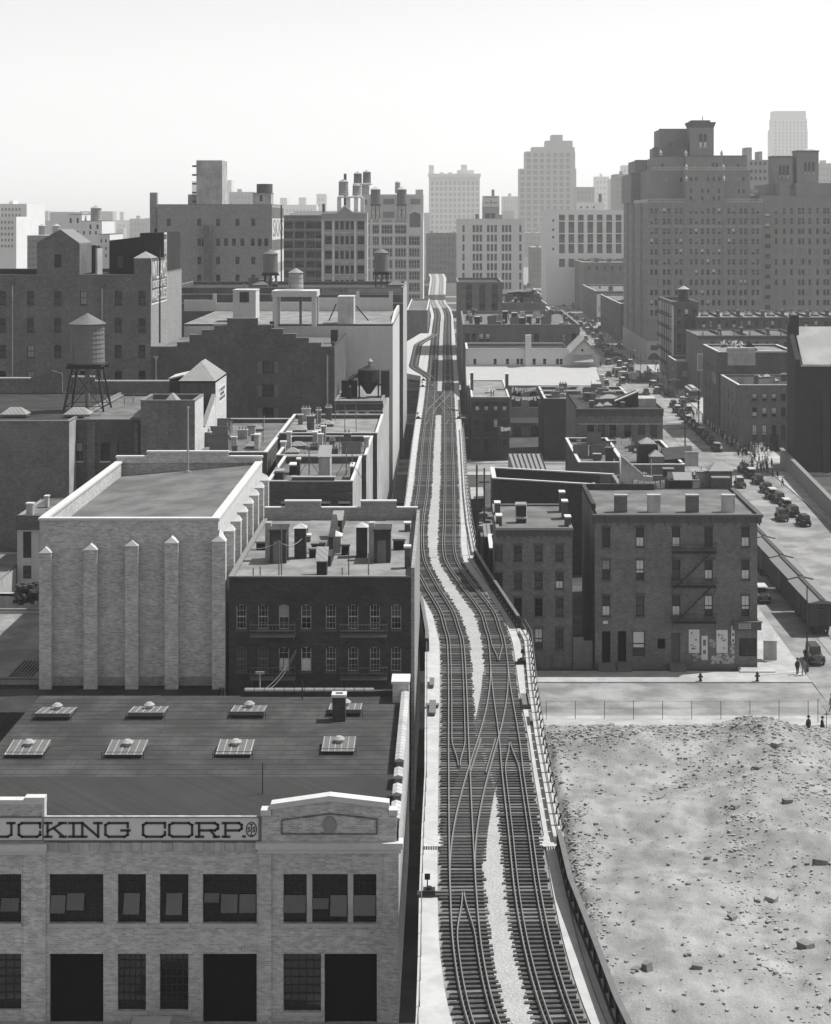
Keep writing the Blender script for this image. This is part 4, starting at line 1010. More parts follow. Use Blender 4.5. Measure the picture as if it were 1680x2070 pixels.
def fire_escape(root, x0, x1, y, zs, d=.9, m='iron', ladders=True, rail=.95):
    ox = None
    for i, z in enumerate(zs):
        b = MB()
        for k_ in range(5): b.box(x0, x1, y-d+d*k_/5+.02, y-d+d*(k_+1)/5-.05, z, z+.05)
        b.box(x0, x1, y-d, y-d+.05, z-.06, z-.002).bar((x0+.1, y-d, z), (x0+.1, y-.003, z-.8), .05).bar((x1-.1, y-d, z), (x1-.1, y-.003, z-.8), .05)
        o = part('fire_escape', b, m, root)
        r_ = MB()
        for zz in (rail, rail*.5): r_.bar((x0, y-d+.02, z+zz), (x1, y-d+.02, z+zz), .04); r_.bar((x0, y-d, z+zz), (x0, y-.003, z+zz), .04); r_.bar((x1, y-d, z+zz), (x1, y-.003, z+zz), .04)
        n = max(3, int((x1-x0)/.28))
        for k_ in range(n+1): xx = x0+(x1-x0)*k_/n; r_.bar((xx, y-d+.02, z+.05), (xx, y-d+.02, z+rail), .022)
        part('railing', r_, m, o)
        if ladders and i+1 < len(zs):
            s = MB(); za, zb_ = zs[i+1], z
            for dy in (0, .45): s.bar((x0+.5, y-.75+dy, za+.05), (x1-.5, y-.75+dy, zb_), .06)
            nn = 10
            for k_ in range(nn): t_ = (k_+.5)/nn; xx = x0+.5+(x1-x0-1)*t_; zz = za+(zb_-za)*t_; s.box(xx-.1, xx+.1, y-.75, y-.3, zz-.015, zz+.015)
            part('stair', s, m, o)
for a, c_ in ((508, 598), (689, 783)):
    fire_escape(row, PX(a, Y1), PX(c_, Y1), Y1, [PZ(1282, Y1), PZ(1368, Y1)], ladders=False, m='metal_grey')
lad = MB()
for dx in (0, .35): lad.bar((PX(563, Y1)+dx, Y1-.6, PZ(1368, Y1)), (PX(570, Y1)+dx, Y1-.6, PZ(1284, Y1)), .05)
part('ladder', lad, 'iron', row)

# ------------------------------------------------------------------ row on the north side of the cross street, in a line along the railway
Y2 = 186.0; zt = PZ(974, Y2)
us = [PX(v, Y2) for v in (580, 616, 656, 696)]
wn = [(u, PZ(1056, Y2), 1.0, 2.0, 'dh11', 0, {'lintel': 'stucco', 'fm': 'frame_dark'}) for u in us] + [(u, PZ(1120, Y2), 1.0, 2.0, 'dh11', 0, {'fm': 'frame_dark'}) for u in us]
s1 = building('brick_shop_row', 'dark brick house row with stepped front parapet just behind the crowded roof', 'row house', -19.0, -9.95, Y2, 205.5, zt, wall='brick_brown', roof='tar_grey', par=.75, pt=.22, cop='coping', S=wn, ewall='stucco')
c = part('parapet', MB().box(PX(590, Y2), PX(676, Y2), Y2+.01, Y2+.33, zt+.15, zt+.45), 'brick_brown', s1); part('coping', MB().box(PX(588, Y2), PX(678, Y2), Y2-.08, Y2+.4, zt+.453, zt+.58), 'coping', c)
b = MB().box(-19, -9.95, Y2-.25, Y2-.003, PZ(1003, Y2), PZ(996, Y2)); part('cornice', b, 'brownstone', s1)
zr = zt-.75
o, e = rbox(s1, 'stair_bulkhead', 644, 667, 925, 968, zr, 3, 'stucco')
part('cap', MB().hexa([(e[0]-.1, e[2]-.2, e[4]+.003), (e[1]+.1, e[2]-.2, e[4]+.003), (e[1]+.1, e[3], e[4]+.9), (e[0]-.1, e[3], e[4]+.9)], [(e[0]-.1, e[2]-.2, e[4]+.1), (e[1]+.1, e[2]-.2, e[4]+.1), (e[1]+.1, e[3], e[4]+1.), (e[0]-.1, e[3], e[4]+1.)]), 'sheet_metal', o)
o, e = rbox(s1, 'stair_bulkhead', 556, 572, 955, 974, zr, 2, 'brick_dark', cap='slab', capm='sheet_metal')
o, e = rbox(s1, 'chimney', 600, 606, 930, 972, zr, 1.0, 'brick_dark', cap='slab')
o, e = rbox(s1, 'chimney', 585, 600, 942, 960, zr, 2.0, 'brick_black', cap='slab')
o, e = rbox(s1, 'chimney', 708, 714, 945, 972, zr, 3.0, 'brick_dark', cap='slab', capm='coping')
for px, yt, yb_ in ((625, 905, 960), (700, 905, 960), (560, 930, 966), (712, 915, 968)):
    yy = YD(yb_, zr); x = PX(px, yy); h = (yb_-yt)*yy/F
    part('pole', MB().cyl(x, yy, zr, zr+h, .06, n=6).bar((x, yy, zr+h*.6), (x-1.1, yy, zr), .06).bar((x, yy, zr+h*.6), (x+1.1, yy, zr), .06), 'wood_grey', s1)
s2 = building('brick_house', 'second brick house back in the line of flat roofs beside the railway', 'row house', -20.0, -9.45, 206.5, 224.5, 20.0, wall='brick_brown', roof='tar_grey', par=.6, pt=.22, cop='coping', ewall='stucco')
zr = 19.4
for px, yt, yb_ in ((520, 880, 905), (647, 880, 910), (572, 895, 915)):
    o, e = rbox(s2, 'chimney', px-5, px+5, yt, yb_, zr, .9, 'stucco', cap='slab', capm='coping')
clutter(s2, -19.5, -10, 207, 224, zr, 9, 4)
s3 = building('brick_house', 'third brick house in the line of flat roofs, ending at the lettered shop', 'row house', -21.5, -8.95, 226.0, 247.5, 20.2, wall='brick_brown', roof='roof_gravel', par=.5, pt=.22, cop='coping', ewall='stucco')
clutter(s3, -21, -15, 227, 247, 19.7, 8, 9, (5, 2, 2, 1))
for px, yt, yb_ in ((654, 868, 893), (637, 880, 903), (643, 877, 900), (584, 880, 905), (519, 885, 908), (741, 890, 912)):
    o, e = rbox(s3, 'chimney', px-5, px+4, yt-4, yb_, 19.7, 1.0, 'stucco', cap='slab', capm='coping')
for px in (697, 720):
    yy = 232.0; part('pole', MB().cyl(PX(px, yy), yy, 19.6, 23.2, .05, n=6), 'wood_grey', s3)
# white rendered party wall flats further back
s4 = building('brick_house', 'grey roofed house to the left behind the buttressed hall in the line of chimneys', 'row house', -33, -21.7, 212, 247.5, 19.6, wall='brick_brown', roof='tar_grey', par=.5, cop='coping')
clutter(s4, -32.5, -22, 213, 246, 19.1, 12, 19, (7, 2, 2, 2))

# ------------------------------------------------------------------ brick works with the water tower
zt = PZ(852, 213); x1 = PX(140, 213)
w1 = building('brick_works', 'plain brick works with flat roof carrying the big wooden water tower', 'factory', -75, x1, 213, 248, zt, wall='brick_mid', roof='tar', par=.12, pt=.3, cop='coping_dull', coph=.1, ewall='stucco')
xa, xb = x1+.02, PX(297, 217.5)
wn = [(PX(v, 217), PZ(932, 217), 1.1, 2.3, 'dh11', q, {'arch': 'brick_dark', 'sill': 'coping', 'fm': 'frame_dark'}) for v, q in ((158, 1), (213, 0), (247, 5))]
w2 = building('brick_works_wing', 'recessed brick wing with arched windows between two projecting blocks of the works', 'factory', xa, xb, 217.0, 248, PZ(849, 217), wall='brick_brown', roof='tar_grey', par=.12, pt=.3, cop='coping_dull', S=wn, coph=.1)
part('pilaster', MB().box(PX(177, 217), PX(193, 217), 216.8, 216.99, 0, PZ(853, 217)).box(PX(272, 217), PX(280, 217), 216.8, 216.99, 0, PZ(853, 217)), 'brick_mid', w2)
xa, xb = xb+.02, PX(394, 213)
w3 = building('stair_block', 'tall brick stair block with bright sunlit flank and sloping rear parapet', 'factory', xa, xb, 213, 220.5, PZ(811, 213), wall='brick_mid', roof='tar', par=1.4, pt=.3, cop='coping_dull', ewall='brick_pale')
skylight(w3, PX(330, 216), PX(365, 216), 215, 218, PZ(811, 213)-1.2, .5, 1.3)
zz = PZ(811, 213)
b = MB().prism([(220.52, 0), (220.52, zz-4.2), (221.5, zz-4.2), (232, zz-1.2), (232, 0)], xb-.4, xb, axis='x'); part('side_wall', b, 'brick_pale', w3)
part('coping', MB().hexa([(xb-.5, 221.5, zz-4.19), (xb+.06, 221.5, zz-4.19), (xb+.06, 232, zz-1.19), (xb-.5, 232, zz-1.19)], [(xb-.5, 221.5, zz-4.02), (xb+.06, 221.5, zz-4.02), (xb+.06, 232, zz-1.02), (xb-.5, 232, zz-1.02)]), 'coping_dull', w3)
Yt = 232.1
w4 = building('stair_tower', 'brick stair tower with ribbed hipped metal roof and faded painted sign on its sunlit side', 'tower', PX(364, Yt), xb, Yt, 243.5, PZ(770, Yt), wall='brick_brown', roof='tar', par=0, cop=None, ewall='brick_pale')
b = MB(); x0_, x1_, z_ = PX(364, Yt)-.2, xb+.02, PZ(770, Yt); a = [(x0_, Yt-.2, z_+.003), (x1_, Yt-.2, z_+.003), (x1_, 243.6, z_+.003), (x0_, 243.6, z_+.003)]; xm = (x0_+x1_)/2
T1, T2 = (xm, 236, z_+2.3), (xm, 240, z_+2.3)
b.quad([a[0], a[1], T1]); b.quad([a[1], a[2], T2, T1]); b.quad([a[2], a[3], T2]); b.quad([a[3], a[0], T1, T2]); b.quad(a[::-1])
part('roof', b, 'sheet_metal', w4)
part('annex', MB().box(PX(345, 238), x0_-.01, 237, 243, zz-3, z_-.3), 'brick_dark', w4)
part('coping', MB().hexa([(PX(343, 238), 236.9, z_-.29), (x0_, 236.9, z_+.2), (x0_, 243.1, z_+.2), (PX(343, 238), 243.1, z_-.29)], [(PX(343, 238), 236.9, z_-.1), (x0_, 236.9, z_+.4), (x0_, 243.1, z_+.4), (PX(343, 238), 243.1, z_-.1)]), 'coping', w4)
sg = part('sign', MB().box(xb+.003, xb+.02, 235, 242.5, z_-3.4, z_-1.2), 'sign_white', w4)
for i, s in enumerate(('& WILLIAMS', 'BONDED & FREE', 'WAREHOUSES')): lettering(sg, s, .6, (xb+.04, 238.7, z_-1.65-.6*i), 'E', 'frame_grey', width=5.8 if i != 1 else 4)
b = MB(); zr = zt-.02
b.box(-75, PX(60, 247), 247.6, 247.98, zr, zr+2.0); b.prism([(PX(60, 247), zr), (PX(60, 247), zr+2.2), (PX(102, 247), zr+3.2), (PX(124, 247), zr+2.8), (PX(124, 247), zr)], 247.6, 247.98); b.box(PX(140, 247), PX(190, 247), 247.61, 247.97, zr, zr+2.2); b.box(PX(190, 247), xa-.1, 247.6, 247.98, zr, zr+1.6)
o = part('rear_parapet', b, 'brick_mid', w1)
part('coping', MB().box(-75, PX(60, 247), 247.5, 248.1, zr+2.003, zr+2.2).box(PX(140, 247), PX(190, 247), 247.5, 248.1, zr+2.203, zr+2.4).box(PX(190, 247), xa-.1, 247.5, 248.1, zr+1.603, zr+1.8), 'coping', o)
for px, yb_ in ((27, 842), (155, 842), (280, 848)):
    yy = YD(yb_, zr+.1); x = PX(px, yy); skylight(w1 if px < 100 else w2, x-1.6 if px != 280 else x-1, x+1.6 if px != 280 else x+1.2, yy, yy+2.2, zr+.1, .25, .8)
yy = YD(829, zr); water_tank((PX(177, yy), yy), (212-143)/2*yy/F, PZ(655, yy)-PZ(735, yy), zr+.05, PZ(735, yy)-zr, 'big weathered wooden water tank on a braced iron tower over the brick works', m='wood_tank', rm='metal_grey', splay=1.62)
for px, yt, yb_ in ((252, 804, 818), (270, 800, 815)): yy = YD(yb_, zr); part('vent_pipe', MB().cyl(PX(px, yy), yy, zr, zr+(yb_-yt)*yy/F, .1, n=8), 'roof_white', w2)

# small pale columned building and the low roofs at its feet
Yq = 200.0
wn = [(PX(v, Yq), PZ(1128, Yq), .95, 3.0, 'dh11', 0, {'fm': 'frame_dark'}) for v in (55, 88)] + [(PX(v, Yq), PZ(1170, Yq), .95, 1.5, 'dh11', 0, {'fm': 'frame_dark'}) for v in (55, 88)]
q = building('pale_shopfront_building', 'small pale building with tall dark windows and heavy brown cornice half hidden by the hall', 'shop building', PX(35, Yq), PX(110, Yq), Yq, 212.5, PZ(1042, Yq), wall='limestone', roof='tar_grey', par=.1, cop=None, S=wn)
part('cornice', MB().box(PX(34, Yq), PX(112, Yq), Yq-.4, Yq-.003, PZ(1070, Yq), PZ(1041, Yq)), 'brick_brown', q)
o, e = rbox(q, 'chimney', 53, 66, 1020, 1042, PZ(1042, Yq), .8, 'stucco', cap='slab', capm='coping'); o, e = rbox(q, 'chimney', 90, 97, 1005, 1025, PZ(1042, Yq), .8, 'stucco', cap='slab', capm='coping')
sh = building('low_garage', 'low shed with ribbed roof sloping in sun and shadow left of the buttressed hall', 'shed', -60, xw-.9, 146, 172, 9.6, wall='stucco', roof='roof_gravel', par=.3, pt=.3, cop='coping_dull')
b = MB()
for k in range(9): x = PX(30+k*7, 150); b.box(x, x+.16, 147, 153, 9.32, 9.45)
part('roof_rib', b, 'tar_grey', sh)
yd = building('yard_wall', 'long low pale yard wall in front of the brick works at the left edge', 'wall', -60, xw-.9, 178, 178.6, 9.9, wall='stucco', roof='stucco', par=0, cop=None)
building('loading_shed', 'flat pale shed roof behind the yard wall below the brick works', 'shed', -70, PX(34, 200)-.1, 192, 209, 8.2, wall='stucco', roof='roof_gravel', par=.2, cop=None)
bush = MB(); rr_ = random.Random(3)
for k in range(160):
    x, y, z = rr_.uniform(PX(36, 176), PX(80, 176)), rr_.uniform(174.5, 177), 9.6+rr_.random()*1.7; rock(bush, x, y, z, .25, rr_, 0, .7)
single('bush', bush, 'plant', 'dark clump of rooftop shrubbery against the buttressed hall at the left', 'bush', (PX(58, 176), 175, 9.6))

# ------------------------------------------------------------------ bonded warehouses
Yb = 267.0; xr_ = PX(305, Yb); zt = PZ(556, Yb)
wn = []
for j, (yt, yb_) in enumerate(((588, 616), (643, 671), (697, 723), (750, 775))):
    for i, px in enumerate((62, 117, 169, 239, 287, 5)):
        wn.append((PX(px, Yb), PZ(yb_, Yb), 1.05, (yb_-yt)*Yb/F, 'dh22', 3 if (i, j) in ((2, 0), (0, 3), (0, 2)) else 9, {'arch': 'brick_brown', 'sill': 'brownstone', 'fm': 'frame_dark'}))
wn.append((PX(117, Yb), PZ(541, Yb), 1.1, 2.1, 'dh11', 9, {'arch': 'brick_brown', 'fm': 'frame_dark'}))
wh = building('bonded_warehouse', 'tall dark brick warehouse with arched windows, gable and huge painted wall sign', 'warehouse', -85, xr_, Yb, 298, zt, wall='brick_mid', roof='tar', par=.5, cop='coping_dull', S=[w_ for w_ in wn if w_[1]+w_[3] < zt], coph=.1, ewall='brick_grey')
b = MB(); gz = zt+.12
b.prism([(PX(75, Yb), gz), (PX(161, Yb), gz), (PX(161, Yb), PZ(494, Yb)), (PX(122, Yb), PZ(466, Yb)), (PX(75, Yb), PZ(492, Yb))], Yb+.003, Yb+9); o = part('gable', b, 'brick_mid', wh)
c = MB()
for u, v in (((75, 492), (122, 466)), ((122, 466), (161, 494))): c.hexa([(PX(u[0], Yb), Yb-.1, PZ(u[1], Yb)+.003), (PX(v[0], Yb), Yb-.1, PZ(v[1], Yb)+.003), (PX(v[0], Yb), Yb+9.1, PZ(v[1], Yb)+.003), (PX(u[0], Yb), Yb+9.1, PZ(u[1], Yb)+.003)], [(PX(u[0], Yb), Yb-.1, PZ(u[1], Yb)+.2), (PX(v[0], Yb), Yb-.1, PZ(v[1], Yb)+.2), (PX(v[0], Yb), Yb+9.1, PZ(v[1], Yb)+.2), (PX(u[0], Yb), Yb+9.1, PZ(u[1], Yb)+.2)])
part('coping', c, 'coping_dull', o)
part('blind_window', MB().box(PX(110, Yb), PX(124, Yb), Yb-.03, Yb-.003, PZ(541, Yb), PZ(514, Yb)), 'brick_dark', o)
o, e = rbox(wh, 'penthouse', 163, 193, 497, 553, zt-.5, 4, 'metal_dark', cap='slab', capm='coping_dull')
part('penthouse', MB().box(PX(193.5, Yb+1), PX(197, Yb+1), Yb+1, Yb+5, zt-.5, zt+4), 'stucco', wh)
Yp = Yb+12
b = MB().prism([(PX(221, Yp), zt-.5), (xr_-.05, zt-.5), (xr_-.05, PZ(470, Yp)), (PX(283, Yp), PZ(471, Yp)), (PX(283, Yp), PZ(479, Yp)), (PX(221, Yp), PZ(486, Yp))], Yp, 297); o = part('penthouse', b, 'brick_black', wh)
part('blind_window', MB().box(PX(238, Yp), PX(249, Yp), Yp-.03, Yp-.003, PZ(542, Yp), PZ(518, Yp)), 'brick_brown', o)
part('chimney', MB().box(PX(316, 290), PX(322, 290), 288, 289, zt, PZ(462, 288)), 'brick_dark', o)
o, e = rbox(wh, 'turret', 271, 304.5, 522, 556, zt-.02, 6, 'brick_mid', cap='hip', capm='sheet_metal')
sz0, sz1 = PZ(617, Yb+.5), PZ(470, 281)
sg = part('sign', MB().box(xr_+.003, xr_+.03, Yb+.3, 282, PZ(617, Yb+.5), PZ(523, Yb+.5)).box(xr_+.003, xr_+.031, Yp+.3, 282, PZ(523, Yb+.5)+.002, PZ(471, 281)), 'sign_brown', wh)
fb = MB(); ly, ry = Yb+.3, 282
for a, c_, z0_, z1_ in ((ly, ry, sz0, sz0+.25), (ly, ly+.2, sz0+.25, PZ(523, Yb+.5)), (ry-.2, ry, sz0+.25, sz1), (Yp+.3, ry-.2, sz1-.25, sz1)): fb.box(xr_+.032, xr_+.05, a, c_, z0_, z1_)
part('frame', fb, 'sign_white', sg)
ymid = (ly+ry)/2; hh = PZ(523, Yb+.5)-sz0
lettering(sg, 'BAKER', 3.4, (xr_+.05, (Yp+ry)/2, sz1-2.4), 'E', width=6.6 if False else 2.4)
lettering(sg, '&', 1.5, (xr_+.05, (Yp+ry)/2, sz1-4.3), 'E')
lettering(sg, 'WILLIAMS', 4.0, (xr_+.05, ymid, sz0+hh*.72), 'E', width=13.6)
lettering(sg, 'BONDED & FREE', 1.6, (xr_+.05, ymid, sz0+hh*.43), 'E', width=12.5)
lettering(sg, 'WAREHOUSES', 2.6, (xr_+.05, ymid, sz0+hh*.18), 'E', width=13.6)
part('downpipe', MB().cyl(xr_+.15, Yb+7.5, PZ(700, Yb), sz1-2, .12, n=6), 'iron', wh)
for px, yt, yb_ in ((26, 568, 790), (207, 575, 790)):
    o = part('downpipe', MB().cyl(PX(px, Yb), Yb-.15, PZ(yb_, Yb), PZ(yt, Yb), .11, n=6), 'stucco', wh); part('hopper', MB().cyl(PX(px, Yb), Yb-.2, PZ(yt+8, Yb), PZ(yt-2, Yb), .12, .4, n=8), 'metal_grey', o)
part('railing', MB().box(-85, PX(74, Yb+10), Yb+10, Yb+10.2, zt-.4, zt+.6), 'iron', wh)
# stepped gable warehouse
xs_ = PX(676, Yb)
sg_ = thing('stepped_gable_warehouse', 'long dark brick warehouse with stepped gable and shuttered windows', 'warehouse', ((xr_+xs_)/2, Yb, 0))
steps = [(305.6, 702), (358, 702), (358, 693), (383, 693), (383, 678), (408, 678), (408, 668), (433, 668), (433, 659), (459, 659), (459, 645), (521, 645), (521, 658), (549, 658), (549, 666), (572, 666), (572, 676), (598, 676), (598, 684), (624, 684), (624, 694), (649, 694), (649, 702), (676, 702)]
poly = [(PX(a, Yb), PZ(v, Yb)) for a, v in steps]
b = MB().prism([(poly[0][0], 0)]+poly+[(poly[-1][0], 0)], Yb+.35, Yb+.7)
hw_ = []
for j, (yt, yb_) in enumerate(((729, 755), (777, 802), (824, 850), (873, 905))): hw_.append((PX(542, Yb)-.85, PX(542, Yb)+.85, PZ(yb_, Yb), PZ(yt, Yb)))
hw_ += [(PX(600, Yb)-.7, PX(600, Yb)+.7, PZ(v+24, Yb), PZ(v, Yb)) for v in (730, 779)]
# front skin with openings, trimmed to the steps column by column
wall_face(b, 'S', Yb, poly[0][0], poly[-1][0], 0, PZ(702, Yb)-.01, hw_, .3)
for i in range(1, len(steps)-1):
    (a, v), (c_, v2) = steps[i], steps[i+1]
    if v == v2 and v < 702: b.box(PX(a, Yb), PX(c_, Yb), Yb, Yb+.349, PZ(702, Yb)-.009, PZ(v, Yb))
wall_face(b, 'E', xs_, Yb+.7, 298.5, 0, PZ(702, Yb), [])
part('wall', b, 'brick_brown', sg_)
r = MB(); zrr = PZ(702, Yb)-.6
r.hexa([(xr_+.05, Yb+.71, 0), (xs_-.01, Yb+.71, 0), (xs_-.01, 298.4, 0), (xr_+.05, 298.4, 0)], [(xr_+.05, Yb+.71, zrr), (xs_-.01, Yb+.71, zrr), (xs_-.01, 298.4, zrr), (xr_+.05, 298.4, zrr)])
part('roof', r, 'tar_grey', sg_)
c = MB()
for i in range(len(steps)-1):
    (a, v), (c_, v2) = steps[i], steps[i+1]
    if v == v2: c.box(PX(a, Yb)-.08, PX(c_, Yb)+.08, Yb-.06, Yb+.8, PZ(v, Yb)+.003, PZ(v, Yb)+.14)
part('coping', c, 'coping_dull', sg_)
part('parapet', MB().box(xs_-.4, xs_-.012, Yb+.72, 298, zrr+.002, PZ(702, Yb)+.1).box(xs_-.42, xs_, Yb+.2, Yb+1.4, PZ(702, Yb)+.15, PZ(692, Yb)).box(xs_-1.6, xs_-.5, 283, 284.5, zrr+.003, zrr+2.2).box(PX(545, 268), PX(553, 268), 268.2, 269.2, zrr, PZ(650, 268)), 'brick_dark', sg_)
for j, (yt, yb_) in enumerate(((729, 755), (777, 802), (824, 850), (873, 905))):
    o = window(sg_, 'S', Yb, PX(542, Yb), PZ(yb_, Yb), 1.7, (yb_-yt)*Yb/F, 'dh22', 'frame_dark', 'brick_dark', 9, None, .3)
    for s in (-1, 1):
        x = PX(542, Yb)+s*1.25; part('shutter', MB().box(x-.35, x+.35, Yb-.09, Yb-.02, PZ(yb_, Yb), PZ(yt+2, Yb)), 'metal_grey', sg_)
for v in (730, 779): part('shutter', MB().box(PX(600, Yb)-.68, PX(600, Yb)+.68, Yb+.1, Yb+.16, PZ(v+24, Yb)+.02, PZ(v, Yb)-.02), 'brick_brown', sg_)
part('sill', MB().box(PX(600, Yb)-.8, PX(600, Yb)+.8, Yb-.12, Yb-.003, PZ(807, Yb), PZ(804, Yb)).box(PX(600, Yb)-.8, PX(600, Yb)+.8, Yb-.12, Yb-.003, PZ(850, Yb), PZ(847, Yb)), 'brownstone', sg_)
part('downpipe', MB().cyl(PX(662, Yb), Yb-.15, PZ(880, Yb), PZ(718, Yb), .13, n=6), 'stucco', sg_)
part('downpipe', MB().cyl(PX(316, Yb), Yb-.15, PZ(800, Yb), PZ(722, Yb), .12, n=6).cyl(PX(316, Yb), Yb-.2, PZ(730, Yb), PZ(720, Yb), .12, .4, n=8), 'stucco', sg_)
sg = part('sign', MB().box(PX(455, Yb), PX(584, Yb), Yb-.06, Yb-.01, PZ(870, Yb), PZ(858, Yb)), 'sign_black', sg_)
lettering(sg, '& WILLIAMS', .8, (PX(488, Yb), Yb-.075, PZ(864.5, Yb)), 'S', 'blind', width=4.9)
lettering(sg, 'BONDED & FREE', .34, (PX(546, Yb), Yb-.075, PZ(861.5, Yb)), 'S', 'blind', width=3.0); lettering(sg, 'WAREHOUSES', .36, (PX(546, Yb), Yb-.075, PZ(866.8, Yb)), 'S', 'blind', width=3.0); lettering(sg, 'No.', .5, (PX(575, Yb), Yb-.075, PZ(864, Yb)), 'S', 'blind')
# shop with the products sign
xs2, zs2 = PX(774, Yb), PZ(812, Yb)
wn = [(PX(v, Yb), PZ(862, Yb), 1.1, 1.9, 'dh11', 0, {'fm': 'frame_dark'}) for v in (690, 711, 732, 753)]
a1 = building('products_shop', 'three storey brick shop with pale window piers and a dark lettered sign', 'shop building', xs_+.02, xs2, Yb, 296, zs2, wall='brick_brown', roof='roof_gravel', par=.3, cop='coping_dull', S=wn, ewall='stucco')
part('pier', MB().box(PX(680, Yb), PX(685, Yb), Yb-.06, Yb-.003, PZ(862, Yb), PZ(832, Yb)).box(PX(697, Yb), PX(704, Yb), Yb-.06, Yb-.003, PZ(862, Yb), PZ(832, Yb)).box(PX(718, Yb), PX(725, Yb), Yb-.06, Yb-.003, PZ(862, Yb), PZ(832, Yb)).box(PX(739, Yb), PX(746, Yb), Yb-.06, Yb-.003, PZ(862, Yb), PZ(832, Yb)), 'brick_buff', a1)
cornice(a1, xs_+.1, xs2, Yb, PZ(815, Yb), .7, .4, 'brownstone', 1.0)
part('band', MB().box(xs_+.05, xs2, Yb-.1, Yb-.003, PZ(832, Yb), PZ(829, Yb)), 'stucco', a1)
sg = part('sign', MB().box(xs_+.05, xs2-.02, Yb-.12, Yb-.05, PZ(876, Yb), PZ(864, Yb)), 'sign_black', a1)
lettering(sg, 'A-I-PRODUCTS', .62, (PX(724, Yb), Yb-.14, PZ(870, Yb)), 'S', 'sign_white', width=5.4)
dc = thing('dust_collector', 'black metal dust hopper with curved duct on the roof of the lettered shop', 'dust collector', (PX(745, 275), 275, zs2-.3))
zb_ = zs2-.3; xx = PX(745, 275)
part('hopper', MB().cyl(xx, 276, zb_+2.6, zb_+4.4, 1.7, n=16).cyl(xx, 276, zb_+.6, zb_+2.597, .35, 1.7, n=16).cyl(xx, 276, zb_+4.403, zb_+5.0, 1.75, .3, n=16), 'metal_dark', dc)
part('leg', MB().bar((xx-1.5, 275, zb_), (xx-1.5, 275, zb_+3), .15).bar((xx+1.5, 275, zb_), (xx+1.5, 275, zb_+3), .15).bar((xx+1.5, 277, zb_), (xx+1.5, 277, zb_+3), .15).bar((xx-1.5, 277, zb_), (xx-1.5, 277, zb_+3), .15), 'metal_dark', dc)
part('duct', MB().tube([(xx-3.0, 274.5, zb_), (xx-3.0, 274.5, zb_+1.8), (xx-2.8, 274.7, zb_+2.9), (xx-2.2, 275.2, zb_+3.5), (xx-1.2, 275.8, zb_+3.6)], .38, 10), 'metal_dark', dc)
part('vane', MB().cyl(xx+.2, 276, zb_+5, zb_+5.7, .3, n=8).cyl(xx+.2, 276, zb_+5.7, zb_+6.2, .5, .05, n=8), 'sheet_metal', dc)
part('housing', MB().box(PX(690, 277), PX(722, 277), 277, 278.5, zb_, zb_+2.6).box(xx+1.9, xx+3.2, 276, 279, zb_, zb_+4.2), 'iron', dc)
# pale concrete loft behind
Yc = 299.5; xc2 = PX(794, Yc); zc_ = PZ(655, Yc)
cl = building('concrete_loft', 'pale concrete loft building with bare sunlit side and white water tank stand on its roof', 'loft building', PX(372, Yc), xc2, Yc, 342, zc_, wall='concrete', roof='roof_gravel', par=.05, pt=.3, cop=None)
zr = zc_-.05
b = MB(); Yq = 341.5
for a, c_, v in ((372, 430, 2.2), (430, 437, 3.4), (437, 470, 1.6), (470, 636, 1.8), (636, 644, 3.6), (644, 684, 2.6), (684, 720, 3.0), (720, 726, 3.8), (726, 786, 2.6), (786, 794, 3.8)): b.box(PX(a, Yq)+.003, PX(c_, Yq), Yq, Yq+.4, zr, zr+v)
o = part('rear_parapet', b, 'concrete', cl)
part('side_parapet', MB().box(xc2-.4, xc2-.003, 320, Yq-.01, zr+.002, zr+1.2).hexa([(xc2-.4, 303, zr+.002), (xc2-.003, 303, zr+.002), (xc2-.003, 319.9, zr+.002), (xc2-.4, 319.9, zr+.002)], [(xc2-.4, 303, zr+.1), (xc2-.003, 303, zr+.1), (xc2-.003, 319.9, zr+1.2), (xc2-.4, 319.9, zr+1.2)]), 'concrete', cl)
o, e = rbox(cl, 'stair_house', 471, 517, 588, 651, zr, 6, 'concrete', cap='slab', capm='concrete_grey')
window(cl, 'S', e[2]-.2, PX(494, e[2]), PZ(611, e[2]), 1.6, 1.8, 'ind', 'frame_dark', None, 0, None, .2)
o, e = rbox(cl, 'stair_house', 683, 715, 601, 655, zr, 5, 'concrete_grey', cap='slab', capm='concrete_grey')
part('brace', MB().bar((PX(680, 310), 310, zr+3), (PX(665, 310), 310, zr), .2).bar((PX(720, 310), 310, zr+2.6), (PX(745, 310), 310, zr), .2), 'metal_dark', cl)
st = thing('tank_stand', 'white concrete table frame carrying a pale water tank on the loft roof', 'tank stand', (PX(594, 302), 302, zr)); yA = YD(660, zr)
xa_, xb_ = PX(551, yA), PX(639, yA); zt_ = PZ(588, yA); D_ = 6.5
for x in (xa_, xb_-.75):
    for y in (yA, yA+D_-.75): part('leg', MB().box(x, x+.75, y, y+.75, zr, zt_-1.0), 'concrete', st)
part('table', MB().box(xa_-.15, xb_+.15, yA-.15, yA+D_+.15, zt_-.998, zt_), 'concrete', st)
part('riser_pipe', MB().cyl((xa_+xb_)/2+.8, yA+3, zr, zt_-1.0, .22, n=8), 'wood_grey', st)
water_tank(((xa_+xb_)/2, yA+3.2), 1.25, 2.7, zt_+.003, .25, 'pale squat water tank with conical lid standing on the white concrete frame', m='wood_tank_pale')
